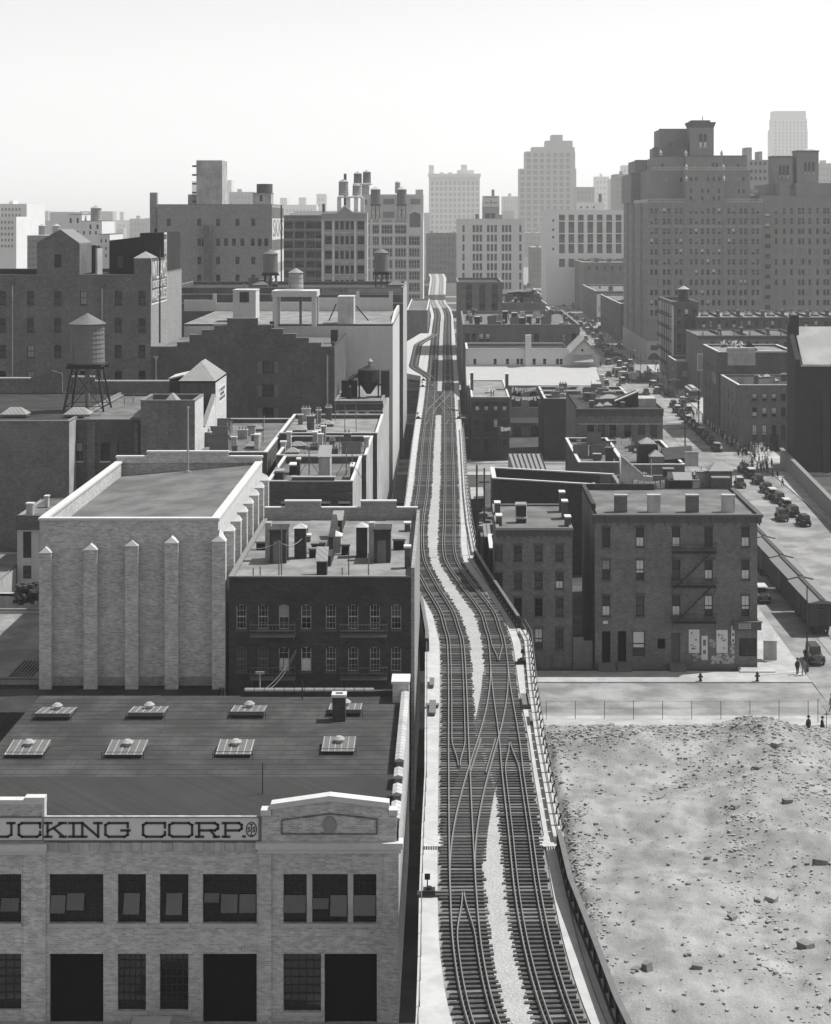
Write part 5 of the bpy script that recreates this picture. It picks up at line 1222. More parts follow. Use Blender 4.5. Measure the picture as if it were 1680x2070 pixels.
# company building in shadow
Ys = 348.0
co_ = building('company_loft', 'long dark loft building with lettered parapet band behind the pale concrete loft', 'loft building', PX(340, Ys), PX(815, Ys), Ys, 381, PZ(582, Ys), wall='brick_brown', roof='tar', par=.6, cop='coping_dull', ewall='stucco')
part('band', MB().box(PX(340, Ys), PX(815, Ys), Ys-.2, Ys-.003, PZ(614, Ys), PZ(611, Ys)).box(PX(340, Ys), PX(815, Ys), Ys-.2, Ys-.003, PZ(596, Ys), PZ(593, Ys)), 'brick_grey', co_)
sg = part('sign', MB().box(PX(575, Ys), PX(812, Ys), Ys-.1, Ys-.01, PZ(592, Ys), PZ(583, Ys)), 'brick_grey', co_)
lettering(sg, '& COMPANY', .95, (PX(675, Ys), Ys-.12, PZ(587.5, Ys)), 'S', 'sign_ink', width=5.6)
zr = PZ(582, Ys)-.6
clutter(co_, PX(480, Ys), PX(560, Ys), Ys+2, Ys+20, zr, 5, 31)
for px, yt, yb_, rr_, lab in ((547, 505, 580, 15, 'dark wooden water tank on iron legs in front of the striped warehouse wall'), (771, 503, 580, 15, 'dark wooden water tank on iron legs before the tall light industrial lofts')):
    Yw = Ys+8; water_tank((PX(px, Yw), Yw), rr_*Yw/F, 38*Yw/F, zr, PZ(yt+46, Yw)-zr, lab, m='wood_tank', rm='metal_grey', splay=1.1)
for px, y0_ in ((525, 558), (800, 568)):
    Yw = Ys+5; x = PX(px, Yw); skylight(co_, x-1.6, x+1.6, Yw, Yw+3, zr, 1.0, .9, 'metal_grey')

# ================================================================== east side, near: the corner tenements
Y3 = 187.0
xs = [PX(v, Y3) for v in (1008, 1047, 1089, 1131)]
wn = []
vv = [5, 9, 5, 5, 0, 5, 9, 7, 8, 8, 8, 9, 8, 4, 2, 0]
for j, (a, c) in enumerate(((1103, 1134), (1158, 1191), (1209, 1246), (1271, 1312))):
    for i, x in enumerate(xs): wn.append((x, PZ(c, Y3), .86, (c-a)*Y3/F, 'dh22', vv[j*4+i], {'sill': 'brownstone', 'lintel': 'brownstone', 'fm': 'frame_dark'}))
hz_ = PZ(1068, Y3); hx0, hx1 = 5.3, PX(1157, Y3)
h1 = building('corner_house', 'small four storey brick house with grey roof and bracketed cornice close against the viaduct', 'tenement house', hx0, hx1, Y3, 202.5, hz_, wall='brick_mid', roof='tar_grey', par=.15, pt=.25, cop='coping_dull', S=wn, coph=.08)
cornice(h1, hx0, hx1, Y3, hz_-.02, .8, .5, 'brownstone', .8)
bm = MB().box(PX(1090, Y3), PX(1112, Y3), Y3-.05, Y3-.003, .05, PZ(1325, Y3)).box(PX(1118, Y3), PX(1144, Y3), Y3-.08, Y3-.003, .1, PZ(1326, Y3)); part('basement_door', bm, 'wood_grey', h1)
zr = hz_-.15
o, e = rbox(h1, 'hatch', 1044, 1064, 1023, 1058, zr, 1.2, 'metal_dark')
part('lid', MB().hexa([(e[0]-.08, e[2]-.1, e[4]-1.4), (e[1]+.08, e[2]-.1, e[4]-1.4), (e[1]+.08, e[3]+.1, e[4]+.1), (e[0]-.08, e[3]+.1, e[4]+.1)], [(e[0]-.08, e[2]-.12, e[4]-1.3), (e[1]+.08, e[2]-.12, e[4]-1.3), (e[1]+.08, e[3]+.1, e[4]+.25), (e[0]-.08, e[3]+.1, e[4]+.25)]), 'roof_white', o)
for y, h in ((189.2, 1.0), (194.0, 1.9), (198.5, 2.2)): chimney(h1, hx1-.35, y, zr, .6, 1.5, h, 'brick_brown', 0, 'coping')
chimney(h1, hx0+.35, 196, zr, .6, 1.6, 1.4, 'brick_brown', 0, 'coping'); chimney(h1, hx0+.35, 190, zr, .6, 1.6, 1.0, 'brick_brown', 0, 'coping')

Y4 = 186.5; tx0, tx1 = PX(1203, Y4), PX(1531, Y4); tz = PZ(1040, Y4)
cx = [PX(v, Y4) for v in (1225.5, 1294, 1367, 1432.5, 1507)]
vv = [0, 7, 7, 0, 7, 1, 2, 9, 7, 7, 7, 5, 7, 2, 2]
wn = []
for j, (a, c) in enumerate(((1066, 1106), (1132, 1172), (1204, 1246))):
    for i, x in enumerate(cx): wn.append((x, PZ(c, Y4), .88, (c-a)*Y4/F, 'dh22', vv[j*5+i], {'sill': 'brownstone', 'lintel': 'brownstone', 'fm': 'frame_dark'}))
def pw(a, c, t_, b_, st, v): return ((PX(a, Y4)+PX(c, Y4))/2, max(PZ(b_, Y4), .3), PX(c, Y4)-PX(a, Y4), (b_-t_)*Y4/F, st, v, {'fm': 'frame_dark'})
wn += [pw(1279, 1304, 1276, 1327, 'dh11', 2), pw(1329, 1345, 1291, 1312, 'plain', 8), pw(1217, 1234, 1276, 1340, 'door', 8), pw(1249, 1266, 1276, 1338, 'door', 8), pw(1357, 1375, 1279, 1339, 'door', 5), pw(1494, 1529, 1290, 1327, 'trip', 0)]
t1 = building('corner_tenement', 'four storey brick corner tenement with fire escape, torn posters and a corner shop', 'tenement', tx0, tx1, Y4, 204.5, tz, wall='brick_mid', roof='tar_grey', par=.1, pt=.25, cop=None, S=wn)
cornice(t1, tx0-.2, tx1+.35, Y4, tz+.06, .95, .6, 'brownstone', 1.25)
part('cornice', MB().prism([(tx1+.004, tz-.9), (tx1+.004, tz+.05), (tx1+.55, tz+.05), (tx1+.5, tz-.2), (tx1+.2, tz-.5)], Y4-.59, 204.5), 'brownstone', t1)
for i, px in enumerate((1256, 1323, 1401, 1474)):
    x = PX(px, Y4+1.5); chimney(t1, x, Y4+2.2, tz-.1, 1.35, .8, 1.75, 'brick_mid' if i % 2 == 0 else 'stucco', 0, 'stucco')
part('party_wall', MB().box(tx0-.02, tx0+.4, Y4+4, 204.4, tz-.12, tz+.5).box(tx0+.45, PX(1325, 203), 203.8, 204.3, tz-.1, tz+.6), 'brick_dark', t1)
fire_escape(t1, PX(1357, Y4), PX(1446, Y4), Y4, [PZ(1115, Y4), PZ(1184, Y4), PZ(1256, Y4)], d=1.0)
ps = MB(); 
for a, c, u, v in ((1392, 1414, 1272, 1320), (1448, 1471, 1273, 1320)):
    o = part('poster_board', MB().box(PX(a, Y4)-.04, PX(c, Y4)+.04, Y4-.05, Y4-.004, PZ(v, Y4)-.04, PZ(u, Y4)+.04), 'frame_dark', t1)
    part('poster', MB().box(PX(a, Y4), PX(c, Y4), Y4-.06, Y4-.051, PZ(v, Y4), PZ(u, Y4)), 'poster', o)
    ik = MB(); r = random.Random(a); xm = (PX(a, Y4)+PX(c, Y4))/2
    ik.cyl(0, 0, 0, 0.001, .01, n=3)
    for q in range(9):
        w_, h_ = r.uniform(.06, .3), r.uniform(.04, .22); xx, zz = xm+r.uniform(-.35, .35), PZ(v, Y4)+r.uniform(.3, 2.1); ik.box(xx-w_/2, xx+w_/2, Y4-.066, Y4-.061, zz, zz+h_)
    part('picture', ik, 'frame_grey', o)
o = part('poster', MB().box(PX(1418, Y4), PX(1430.5, Y4), Y4-.05, Y4-.004, PZ(1334, Y4), PZ(1285, Y4)), 'poster', t1)
part('picture', MB().box(PX(1421, Y4), PX(1427, Y4), Y4-.056, Y4-.051, PZ(1305, Y4), PZ(1293, Y4)).box(PX(1421, Y4), PX(1427, Y4), Y4-.056, Y4-.051, PZ(1322, Y4), PZ(1314, Y4)), 'frame_grey', o)
r = random.Random(8)
for (a, c, u, v, n) in ((1398, 1420, 1322, 1338, 14), (1433, 1485, 1322, 1342, 34), (1432, 1446, 1292, 1310, 9), (1474, 1484, 1302, 1322, 9)):
    b = MB()
    for q in range(n):
        xx, zz = PX(r.uniform(a, c-3), Y4), PZ(r.uniform(u+3, v), Y4); w_, h_ = r.uniform(.12, .45), r.uniform(.1, .4); s = r.uniform(.006, .03)
        b.prism([(xx, zz), (xx+w_, zz+r.uniform(-.08, .08)), (xx+w_*r.uniform(.7, 1), zz+h_), (xx+r.uniform(0, .1), zz+h_*r.uniform(.7, 1.1))], Y4-s, Y4-.003)
    part('torn_poster', b, 'stucco', t1)
sc_ = part('shop_cornice', MB().box(PX(1481, Y4), tx1+.35, Y4-.5, Y4-.003, PZ(1272, Y4), PZ(1257, Y4)).box(PX(1480, Y4), tx1+.45, Y4-.6, Y4-.002, PZ(1257, Y4)+.003, PZ(1255, Y4)).box(tx1+.003, tx1+.3, Y4, Y4+5, PZ(1272, Y4), PZ(1257, Y4)), 'brownstone', t1)
sb = part('sign', MB().box(PX(1493, Y4-.5), PX(1518, Y4-.5), Y4-.56, Y4-.503, PZ(1271, Y4-.5), PZ(1258, Y4-.5)), 'blind', t1)
b = MB()
for q in range(3): b.box(PX(1496, Y4-.5), PX(1515, Y4-.5), Y4-.566, Y4-.561, PZ(1268.5-q*3.6, Y4-.5), PZ(1267-q*3.6, Y4-.5))
part('lettering', b, 'frame_grey', sb)
sb = part('hanging_sign', MB().box(PX(1478, Y4), PX(1484.5, Y4), Y4-.14, Y4-.06, PZ(1300, Y4), PZ(1264, Y4)), 'poster', t1)
part('lettering', MB().box(PX(1480, Y4), PX(1483, Y4), Y4-.15, Y4-.141, PZ(1285, Y4), PZ(1279, Y4)).box(PX(1480, Y4), PX(1483, Y4), Y4-.15, Y4-.141, PZ(1297, Y4), PZ(1291, Y4)), 'sign_ink', sb)
part('plaque', MB().box(PX(1219, Y4), PX(1229, Y4), Y4-.03, Y4-.003, PZ(1261, Y4), PZ(1255, Y4)), 'blind_white', t1)
for a, c in ((1208, 1243), (1246, 1274), (1352, 1384)):
    part('cellar_hatch', MB().hexa([(PX(a, Y4), Y4-1.6, .16), (PX(c, Y4), Y4-1.6, .16), (PX(c, Y4), Y4-.05, .16), (PX(a, Y4), Y4-.05, .16)], [(PX(a, Y4), Y4-1.6, .3), (PX(c, Y4), Y4-1.6, .3), (PX(c, Y4), Y4-.05, .75), (PX(a, Y4), Y4-.05, .75)]), 'metal_grey', t1)
part('cellar_hatch', MB().hexa([(PX(1490, Y4), Y4-1.8, .16), (tx1+1.6, Y4-1.8, .16), (tx1+1.6, Y4-.6, .16), (PX(1490, Y4), Y4-.6, .16)], [(PX(1490, Y4), Y4-1.8, .26), (tx1+1.6, Y4-1.8, .26), (tx1+1.6, Y4-.6, .4), (PX(1490, Y4), Y4-.6, .4)]), 'sidewalk', t1)
single('board_fence', MB().box(hx1+.05, tx0-.25, Y4+.3, Y4+.4, 0, 3.0).box(hx1+.05, tx0-.25, Y4+.27, Y4+.299, 2.2, 2.4).box(hx1+.05, PX(1180, Y4), Y4+.26, Y4+.298, 2.5, 3.4), 'wood_grey', 'dark board fence closing the alley between the small house and the corner tenement', 'fence', (hx1+1, Y4+.3, 0))
single('shop_awning', MB().hexa([(PX(1542, 190), 189.5, 2.3), (PX(1570, 190), 189.3, 2.3), (PX(1570, 190), 191, 2.9), (PX(1542, 190), 191, 2.9)], [(PX(1542, 190), 189.5, 2.35), (PX(1570, 190), 189.3, 2.35), (PX(1570, 190), 191, 2.95), (PX(1542, 190), 191, 2.95)]).box(PX(1542, 190), PX(1569, 190), 189.6, 189.66, .2, 2.3), 'stucco', 'small hanging banner board on the sunlit pavement at the tenement corner', 'banner', (PX(1555, 190), 189.6, 0))

# low brick workshop behind the small house
Y5 = 236.0; wz = PZ(968, Y5)
wk = thing('brick_workshop', 'low dark brick workshop with long pale coped parapets behind the small brick house', 'workshop', (PX(1125, Y5), Y5, 0))
xa, xb = PX(996, Y5), PX(1256, Y5); wz2 = PZ(984, Y5)
b = MB(); b.hexa([(xa, Y5, 0), (xb, Y5, 0), (xb, Y5+.4, 0), (xa, Y5+.4, 0)], [(xa, Y5, wz), (xb, Y5, wz2), (xb, Y5+.4, wz2), (xa, Y5+.4, wz)])
b.hexa([(xa, Y5+10, 0), (xb-2, Y5+10, 0), (xb-2, Y5+10.4, 0), (xa, Y5+10.4, 0)], [(xa, Y5+10, wz), (xb-2, Y5+10, wz2+.1), (xb-2, Y5+10.4, wz2+.1), (xa, Y5+10.4, wz)])
b.box(xa, xa+.4, Y5+.41, Y5+9.99, 0, wz).box(xb-.4, xb, Y5+.41, Y5+9.99, 0, wz2)
part('wall', b, 'brick_dark', wk)
part('roof', MB().box(xa+.41, xb-.41, Y5+.41, Y5+9.99, wz2-1.9, wz2-1.6), 'tar', wk)
c = MB()
for y in (Y5-.1, Y5+9.9): c.hexa([(xa-.08, y, wz+.004), (xb+.05, y, wz2+.004+.1*(y > Y5)), (xb+.05, y+.6, wz2+.004+.1*(y > Y5)), (xa-.08, y+.6, wz+.004)], [(xa-.08, y, wz+.16), (xb+.05, y, wz2+.16+.1*(y > Y5)), (xb+.05, y+.6, wz2+.16+.1*(y > Y5)), (xa-.08, y+.6, wz+.16)])
c.box(xa-.1, xa+.5, Y5+.51, Y5+9.88, wz+.004, wz+.17); part('coping', c, 'coping', wk)
skylight(wk, PX(1028, 239), PX(1050, 239), 238, 240, wz2-1.6, 1.2, .3, 'roof_white'); skylight(wk, PX(1190, 239), PX(1212, 239), 238, 240.5, wz2-1.6, 1.0, .6, 'roof_white')
gl = building('glass_roof_shed', 'small shed with steep ribbed glass roof behind the brick workshop', 'shed', PX(1040, 250), PX(1106, 250), 248, 253, 10.6, wall='brick_dark', roof='tar', par=0, cop=None)
part('glazing', MB().hexa([(PX(1040, 250), 247.9, 10.603), (PX(1106, 250), 247.9, 10.603), (PX(1106, 250)-.8, 253, 10.603), (PX(1040, 250)-.8, 253, 10.603)], [(PX(1040, 250), 247.9, 11.6), (PX(1106, 250), 247.9, 11.6), (PX(1106, 250)-.8, 253, 14.0), (PX(1040, 250)-.8, 253, 14.0)]), 'sheet_metal', gl)
for q in range(8):
    f = q/7; xq = PX(1040, 250)+(PX(1106, 250)-PX(1040, 250))*f; part('glazing_bar', MB().bar((xq, 247.95, 11.66), (xq-.8, 252.9, 14.05), .12), 'iron', gl)
# row of low rear buildings behind the corner tenement
e1 = building('low_tenement', 'low tenement with stucco gable and white laundry directly behind the corner tenement roof', 'tenement', PX(1262, 212), 33.9, 206.0, 227.0, 14.6, wall='brick_brown', roof='tar_grey', par=.5, cop='coping_dull')
zr = 14.1
yy = 212.0
part('gable_wall', MB().prism([(yy, zr), (yy, PZ(975, yy)), (yy+2.5, PZ(925, yy+2)), (yy+3, PZ(925, yy+2)), (yy+3, zr)], PX(1256, yy), PX(1258, yy)+.2, axis='x').prism([(PX(1256, yy), zr), (PX(1256, yy), PZ(922, yy)), (PX(1300, yy), PZ(962, yy)), (PX(1320, yy), PZ(964, yy)), (PX(1320, yy), zr)], yy, yy+.4), 'stucco', e1)
part('coping', MB().hexa([(PX(1254, yy), yy-.1, PZ(922, yy)+.01), (PX(1300, yy), yy-.1, PZ(962, yy)+.01), (PX(1300, yy), yy+.5, PZ(962, yy)+.01), (PX(1254, yy), yy+.5, PZ(922, yy)+.01)], [(PX(1254, yy), yy-.1, PZ(922, yy)+.2), (PX(1300, yy), yy-.1, PZ(962, yy)+.2), (PX(1300, yy), yy+.5, PZ(962, yy)+.2), (PX(1254, yy), yy+.5, PZ(922, yy)+.2)]), 'coping', e1)
o, e = rbox(e1, 'stair_tower', 1352, 1400, 972, 1022, zr, 3.2, 'brick_black')
part('glazing', MB().hexa([(e[0]+.6, e[2], e[4]+.003), (e[1], e[2], e[4]+.003), (e[1], e[2]+1.6, e[4]+.003), (e[0]+.6, e[2]+1.6, e[4]+.003)], [(e[0]+.6, e[2], e[4]+.1), (e[1], e[2], e[4]+.1), (e[1], e[2]+1.6, e[4]+.8), (e[0]+.6, e[2]+1.6, e[4]+.8)]), 'sheet_metal', o)
for a, c, u, v, m in ((1408, 1438, 956, 985, 'stucco'), (1441, 1476, 968, 1008, 'brick_brown'), (1342, 1362, 950, 985, 'brick_dark'), (1300, 1312, 985, 1005, 'brick_brown')): rbox(e1, 'chimney', a, c, u, v, zr, 1.2, m, cap='slab', capm='coping_dull')
o, e = rbox(e1, 'light_shaft', 1437, 1480, 952, 990, zr, 2.5, 'brick_brown')
b = MB(); x0_, x1_, y0_, y1_, z_ = e[0]-.3, e[1]+.2, e[2]-.2, e[3]+.2, e[4]+.003; xm = (x0_+x1_)/2; T = [(xm-.5, (y0_+y1_)/2, z_+1.0), (xm+.5, (y0_+y1_)/2, z_+1.0)]
b.quad([(x0_, y0_, z_), (x1_, y0_, z_), T[1], T[0]]); b.quad([(x1_, y0_, z_), (x1_, y1_, z_), T[1]]); b.quad([(x1_, y1_, z_), (x0_, y1_, z_), T[0], T[1]]); b.quad([(x0_, y1_, z_), (x0_, y0_, z_), T[0]]); b.quad([(x0_, y1_, z_), (x1_, y1_, z_), (x1_, y0_, z_), (x0_, y0_, z_)])
part('glazing', b, 'sheet_metal', o)
clutter(e1, PX(1300, 214), 33, 213, 226, 14.1, 7, 23, (4, 2, 2, 2))
e2 = building('low_tenement', 'low flat roofed tenement with black bulkhead and skylights in the middle of the corner block', 'tenement', PX(1262, 268), 36.2, 267.0, 296.0, 10.4, wall='brick_brown', roof='tar_grey', par=.4, cop='coping')
zr = 10.0
o, e = rbox(e2, 'bulkhead', 1291, 1330, 900, 938, zr, 3.0, 'brick_black', cap=None)
skylight(e2, e[0]+.3, e[1]-.3, e[2]+.2, e[3]-.2, e[4], .2, .8)
skylight(e2, PX(1312, 270), PX(1340, 270), 269, 272, zr, 1.4, .8); chimney(e2, PX(1396, 270), 269, zr, 2.0, .9, 2.0, 'stucco', 0, 'coping_dull')
part('roof_slab', MB().hexa([(PX(1344, 272), 272, zr+.003), (PX(1402, 272), 272, zr+.003), (PX(1398, 286), 286, zr+.003), (PX(1336, 286), 286, zr+.003)], [(PX(1344, 272), 272, zr+.5), (PX(1402, 272), 272, zr+.9), (PX(1398, 286), 286, zr+.9), (PX(1336, 286), 286, zr+.5)]), 'tar', e2)
clutter(e2, PX(1270, 280), 35, 279, 295, 10.0, 8, 29, (4, 2, 2, 2))
e3 = building('low_tenement', 'low brick tenement with pale copings and hanging sheets left of the black bulkhead', 'tenement', PX(1168, 268), PX(1262, 268)-.1, 266.5, 296.0, 10.8, wall='brick_brown', roof='tar_grey', par=.6, cop='coping')
clutter(e3, PX(1170, 268), PX(1258, 268), 268, 295, 10.2, 9, 21, (3, 2, 2, 3))
chimney(e3, PX(1232, 270), 270, 10.2, 1.2, .8, 2.4, 'brick_dark', 2)
def laundry(x0, x1, y, z, n, lab, seed, drop=(.6, 1.5), m='cloth_white'):
    t = thing('laundry_line', lab, 'laundry', ((x0+x1)/2, y, z-1.6), 'laundry hung out on lines')
    part('line', MB().tube(sag((x0, y, z), (x1, y, z), .25, 10), .02, 4), 'roof_white', t)
    part('post', MB().cyl(x0, y, z-1.7, z+.15, .06, n=6).cyl(x1, y, z-1.7, z+.15, .06, n=6), 'wood_grey', t)
    r = random.Random(seed)
    for k in range(n):
        f = (k+.3)/n; w_ = (x1-x0)/n*r.uniform(.6, .95); xx = x0+(x1-x0)*f; zt_ = z-1.0*f*(1-f)-.01; h = r.uniform(*drop); sk_ = r.uniform(-.25, .25)
        b = MB(); ns = 4
        for q in range(ns):
            xa_, xb_ = xx+w_*q/ns, xx+w_*(q+1)/ns; ya, yb_ = y+.07*(q % 2), y+.07*((q+1) % 2)
            b.hexa([(xa_+sk_, ya-.2, zt_-h*r.uniform(.8, 1)), (xb_+sk_, yb_-.2, zt_-h*r.uniform(.8, 1)), (xb_+sk_, yb_-.17, zt_-h), (xa_+sk_, ya-.17, zt_-h)], [(xa_, ya, zt_), (xb_, yb_, zt_), (xb_, yb_+.03, zt_), (xa_, ya+.03, zt_)])
        part('garment', b, m, t)
laundry(PX(1278, 208.5), PX(1345, 208.5), 208.5, 16.9, 6, 'line of white washing flapping behind the chimneys of the corner tenement', 4, (.9, 1.6))
laundry(PX(1243, 280), PX(1275, 280), 280, PZ(884, 280), 3, 'two bright sheets hung above the low tenement roofs', 6, (.9, 1.4))

# ------------------------------------------------------------------ next block north, west of the avenue
Yn = 346.0
cols = [PX(v, Yn) for v in (965, 983, 1002, 1020)]
vv = [7, 7, 7, 7, 9, 0, 2, 5, 9, 8, 9, 9]
wn = []
for j, (a, c) in enumerate(((812, 830), (848, 872), (887, 912))):
    for i, x in enumerate(cols): wn.append((x, PZ(c, Yn), .8, (c-a)*Yn/F, 'dh22', vv[j*4+i], {'lintel': 'brownstone', 'fm': 'frame_dark'}))
wn += [(x, PZ(950, Yn), .8, 1.8, 'dh22', 8, {'fm': 'frame_dark'}) for x in cols]
n1 = building('narrow_tenement', 'narrow dark four storey tenement with pale flat roof beside the viaduct', 'tenement', PX(953, Yn), PX(1030, Yn), Yn, 382, PZ(803, Yn), wall='brick_dark', roof='roof_gravel', par=.12, pt=.25, cop='coping', S=wn, coph=.08)
cornice(n1, PX(953, Yn), PX(1030, Yn), Yn, PZ(804, Yn), .7, .4, 'brownstone', .9)
zr = PZ(803, Yn)-.12
for a, u, v in ((954, 755, 790), (1025, 757, 788)): o, e = rbox(n1, 'chimney', a-3, a+3, u, v, zr, 2.5, 'brick_brown', cap='slab', capm='coping')
skylight(n1, PX(983, 355), PX(996, 355), 355, 358, zr, .2, .5, 'roof_white'); vent(n1, PX(993, 349), 349, zr, .15, 1.2, 'roof_white'); vent(n1, PX(998, 349), 349, zr, .15, 1.2, 'roof_white')
fire_escape(n1, PX(977, Yn), PX(1008, Yn), Yn, [PZ(835, Yn), PZ(875, Yn), PZ(915, Yn)], d=.9)
laundry(PX(1034, 350), PX(1085, 350), 350, PZ(782, 350), 10, 'long upper washing line between the narrow tenement and the blank wall', 8, (.5, 1.1)); laundry(PX(1034, 347), PX(1090, 347), 347, PZ(800, 347), 9, 'long lower washing line between the narrow tenement and the blank wall', 9, (.5, 1.0))
laundry(PX(1010, 344), PX(1032, 344), 344, PZ(862, 344), 3, 'small white washing hung low in front of the narrow tenement', 12, (.6, 1.0))
Yw = 346.2
n2 = building('blank_end_house', 'tall blank brick end wall of a terrace beside the arched hall windows', 'row house', PX(1100, Yw), PX(1165, Yw)-.05, Yw, 352, PZ(806, Yw), wall='brick_dark', roof='tar', par=.6, cop='coping')
wn = [(PX(v, 300), PZ(884, 300), 1.15, 2.3, 'dh11', q, {'fm': 'frame_dark', 'lintel': 'brick_mid'}) for v, q in ((1194, 9), (1216, 0), (1239, 9), (1269, 4), (1297, 5), (1321, 5))]
wn += [(PX(1193, 300), PZ(917, 300), .75, 1.0, 'plain', 2, {'fm': 'frame_dark'})]
n3 = building('corniced_house', 'brick house with heavy dark cornice and tall windows at the far corner of the block', 'tenement', PX(1165, 300), PX(1340, 300), 300, 326, PZ(826, 300), wall='brick_mid', roof='tar', par=.2, pt=.3, cop=None, S=wn)
cornice(n3, PX(1165, 300), PX(1340, 300), 300, PZ(826, 300)+.05, 1.3, .6, 'brownstone', 1.6)
part('band', MB().box(PX(1170, 300), PX(1338, 300), 299.9, 299.997, PZ(858, 300), PZ(856, 300)).box(PX(1170, 300), PX(1338, 300), 299.9, 299.997, PZ(889, 300), PZ(887, 300)), 'stucco', n3)
zr = PZ(826, 300)-.2
yy = 304.0
part('bulkhead', MB().prism([(PX(1252, yy), PZ(822, yy)), (PX(1290, yy), PZ(822, yy)), (PX(1290, yy), PZ(793, yy)), (PX(1246, yy), PZ(810, yy))], yy, yy+4), 'brick_black', n3)
part('coping', MB().hexa([(PX(1243, yy), yy-.2, PZ(812, yy)), (PX(1291, yy), yy-.2, PZ(792, yy)), (PX(1291, yy), yy+1, PZ(792, yy)), (PX(1243, yy), yy+1, PZ(812, yy))], [(PX(1243, yy), yy-.2, PZ(810, yy)), (PX(1291, yy), yy-.2, PZ(790, yy)), (PX(1291, yy), yy+1, PZ(790, yy)), (PX(1243, yy), yy+1, PZ(810, yy))]), 'coping', n3)
part('bulkhead', MB().box(PX(1292, yy), PX(1328, yy), yy+1, yy+6, zr, zr+1.4), 'stucco', n3)
for a, c, u, v in ((1182, 1198, 796, 812), (1205, 1220, 808, 824), (1256, 1263, 815, 826), (1192, 1200, 812, 826)): rbox(n3, 'chimney', a, c, u, v, zr, 1.0, 'brick_brown', cap='slab', capm='coping_dull')
skylight(n3, PX(1216, 308), PX(1252, 308), 309, 311.5, zr, 1.0, .6); skylight(n3, PX(1206, 302), PX(1220, 302), 302, 304, zr, .4, .5)
clutter(n3, PX(1172, 304), PX(1250, 304), 303, 325, zr, 4, 41)
# terrace towards the avenue: party walls and copings run back in parallel
for i, (ya, yb_) in enumerate(((346.3, 352.0), (352.3, 360.0), (360.3, 368.0))):
    z_ = 12.3+.1*i
    t = building('terrace_house', ['terrace house with pale coped party wall, nearest behind the corniced house', 'terrace house with pale coped party wall, second behind the corniced house', 'terrace house with pale coped party wall, next to the white roofed hall'][i], 'row house', PX(1165, Yw)+.05 if i == 0 else PX(1100, Yw), 36.4, ya, yb_, z_, wall='brick_brown', roof='tar', par=.7, pt=.3, cop='coping', group='terrace of old houses')
    chimney(t, 21.5+i*1.2, ya+.6, z_-.7, 1.6, .9, 2.0, 'brick_mid', 3, 'coping_dull'); chimney(t, 32-i*.6, ya+.6, z_-.7, 2.2, .9, 1.9, 'brick_mid', 0, 'coping_dull')
    clutter(t, 22, 35, ya, yb_, z_-.7, 4, 60+i, (3, 1, 3, 1)); skylight(t, 26+i*.4, 28+i*.4, ya+1.5, ya+3, z_-.7, .8, .7); skylight(t, 23.2, 24.6, ya+1.5, ya+3, z_-.7, .3, .6)
# white roofed hall
Yh = 386.0; hx0, hx1 = PX(946, Yh), PX(1216, Yh); ez = PZ(781, Yh)
hall = thing('white_roofed_hall', 'long church hall with pale sloping roofs, white clerestory and a gabled east end', 'church hall', ((hx0+hx1)/2, Yh, 0))
b = MB()
hl = [(PX(v, Yh)-.9, PX(v, Yh)+.9, PZ(881.5, Yh), PZ(860, Yh)) for v in (1045, 1081)] + [(PX(v, Yh)-1.0, PX(v, Yh)+1.0, PZ(823, Yh), PZ(792, Yh)) for v in (1044, 1079)]
wall_face(b, 'S', Yh, hx0, hx1, 0, ez, hl, .3); wall_face(b, 'E', hx1, Yh, 414, 0, ez, []); wall_face(b, 'W', hx0, Yh, 414, 0, ez, [])
part('wall', b, 'brick_grey', hall)
for u, w_, z0_, z1_ in ((1045, 1.8, 882, 860), (1081, 1.8, 882, 860), (1044, 2.0, 823, 792), (1079, 2.0, 823, 792)):
    o = window(hall, 'S', Yh, PX(u, Yh), PZ(z0_, Yh), w_, (z0_-z1_)*Yh/F, 'dh22', 'frame_dark', 'brick_grey', 9, 'coping', .3)
    hd = MB(); zt_ = PZ(z1_, Yh)
    for k in range(8):
        a0, a1 = math.pi*k/8, math.pi*(k+1)/8
        hd.bar((PX(u, Yh)+(w_/2+.1)*math.cos(a0), Yh-.06, zt_-.6+.8*math.sin(a0)), (PX(u, Yh)+(w_/2+.1)*math.cos(a1), Yh-.06, zt_-.6+.8*math.sin(a1)), .2)
    part('arch', hd, 'stucco', hall)
part('side_roof', MB().hexa([(PX(1031, Yh), Yh-1.5, PZ(853, Yh)-.1), (PX(1090, Yh), Yh-1.5, PZ(853, Yh)-.1), (PX(1090, Yh), Yh-.01, PZ(846, Yh)), (PX(1031, Yh), Yh-.01, PZ(846, Yh))], [(PX(1031, Yh), Yh-1.5, PZ(853, Yh)), (PX(1090, Yh), Yh-1.5, PZ(853, Yh)), (PX(1090, Yh), Yh-.01, PZ(846, Yh)+.2), (PX(1031, Yh), Yh-.01, PZ(846, Yh)+.2)]), 'tile_pale', hall)
yt_ = 402.0; tz_ = PZ(739, yt_)
part('roof', MB().hexa([(hx0-.3, Yh-.4, ez), (hx1, Yh-.4, ez), (hx1, yt_, tz_-.3), (hx0-.3, yt_, tz_-.3)], [(hx0-.3, Yh-.4, ez+.25), (hx1, Yh-.4, ez+.25), (hx1, yt_, tz_), (hx0-.3, yt_, tz_)]), 'tile_pale', hall)
cz = PZ(706, yt_+.1); cxe = PX(1150, yt_)
ws = [(PX(v, yt_), PZ(737, yt_), w_, 1.35, 'dh11', 9, {'fm': 'frame_grey'}) for v, w_ in ((960, .7), (1001, .7), (1026, .7), (1047, .65), (1054.5, .65), (1080, .7), (1101, .7), (1127, .65), (1134.5, .65))]
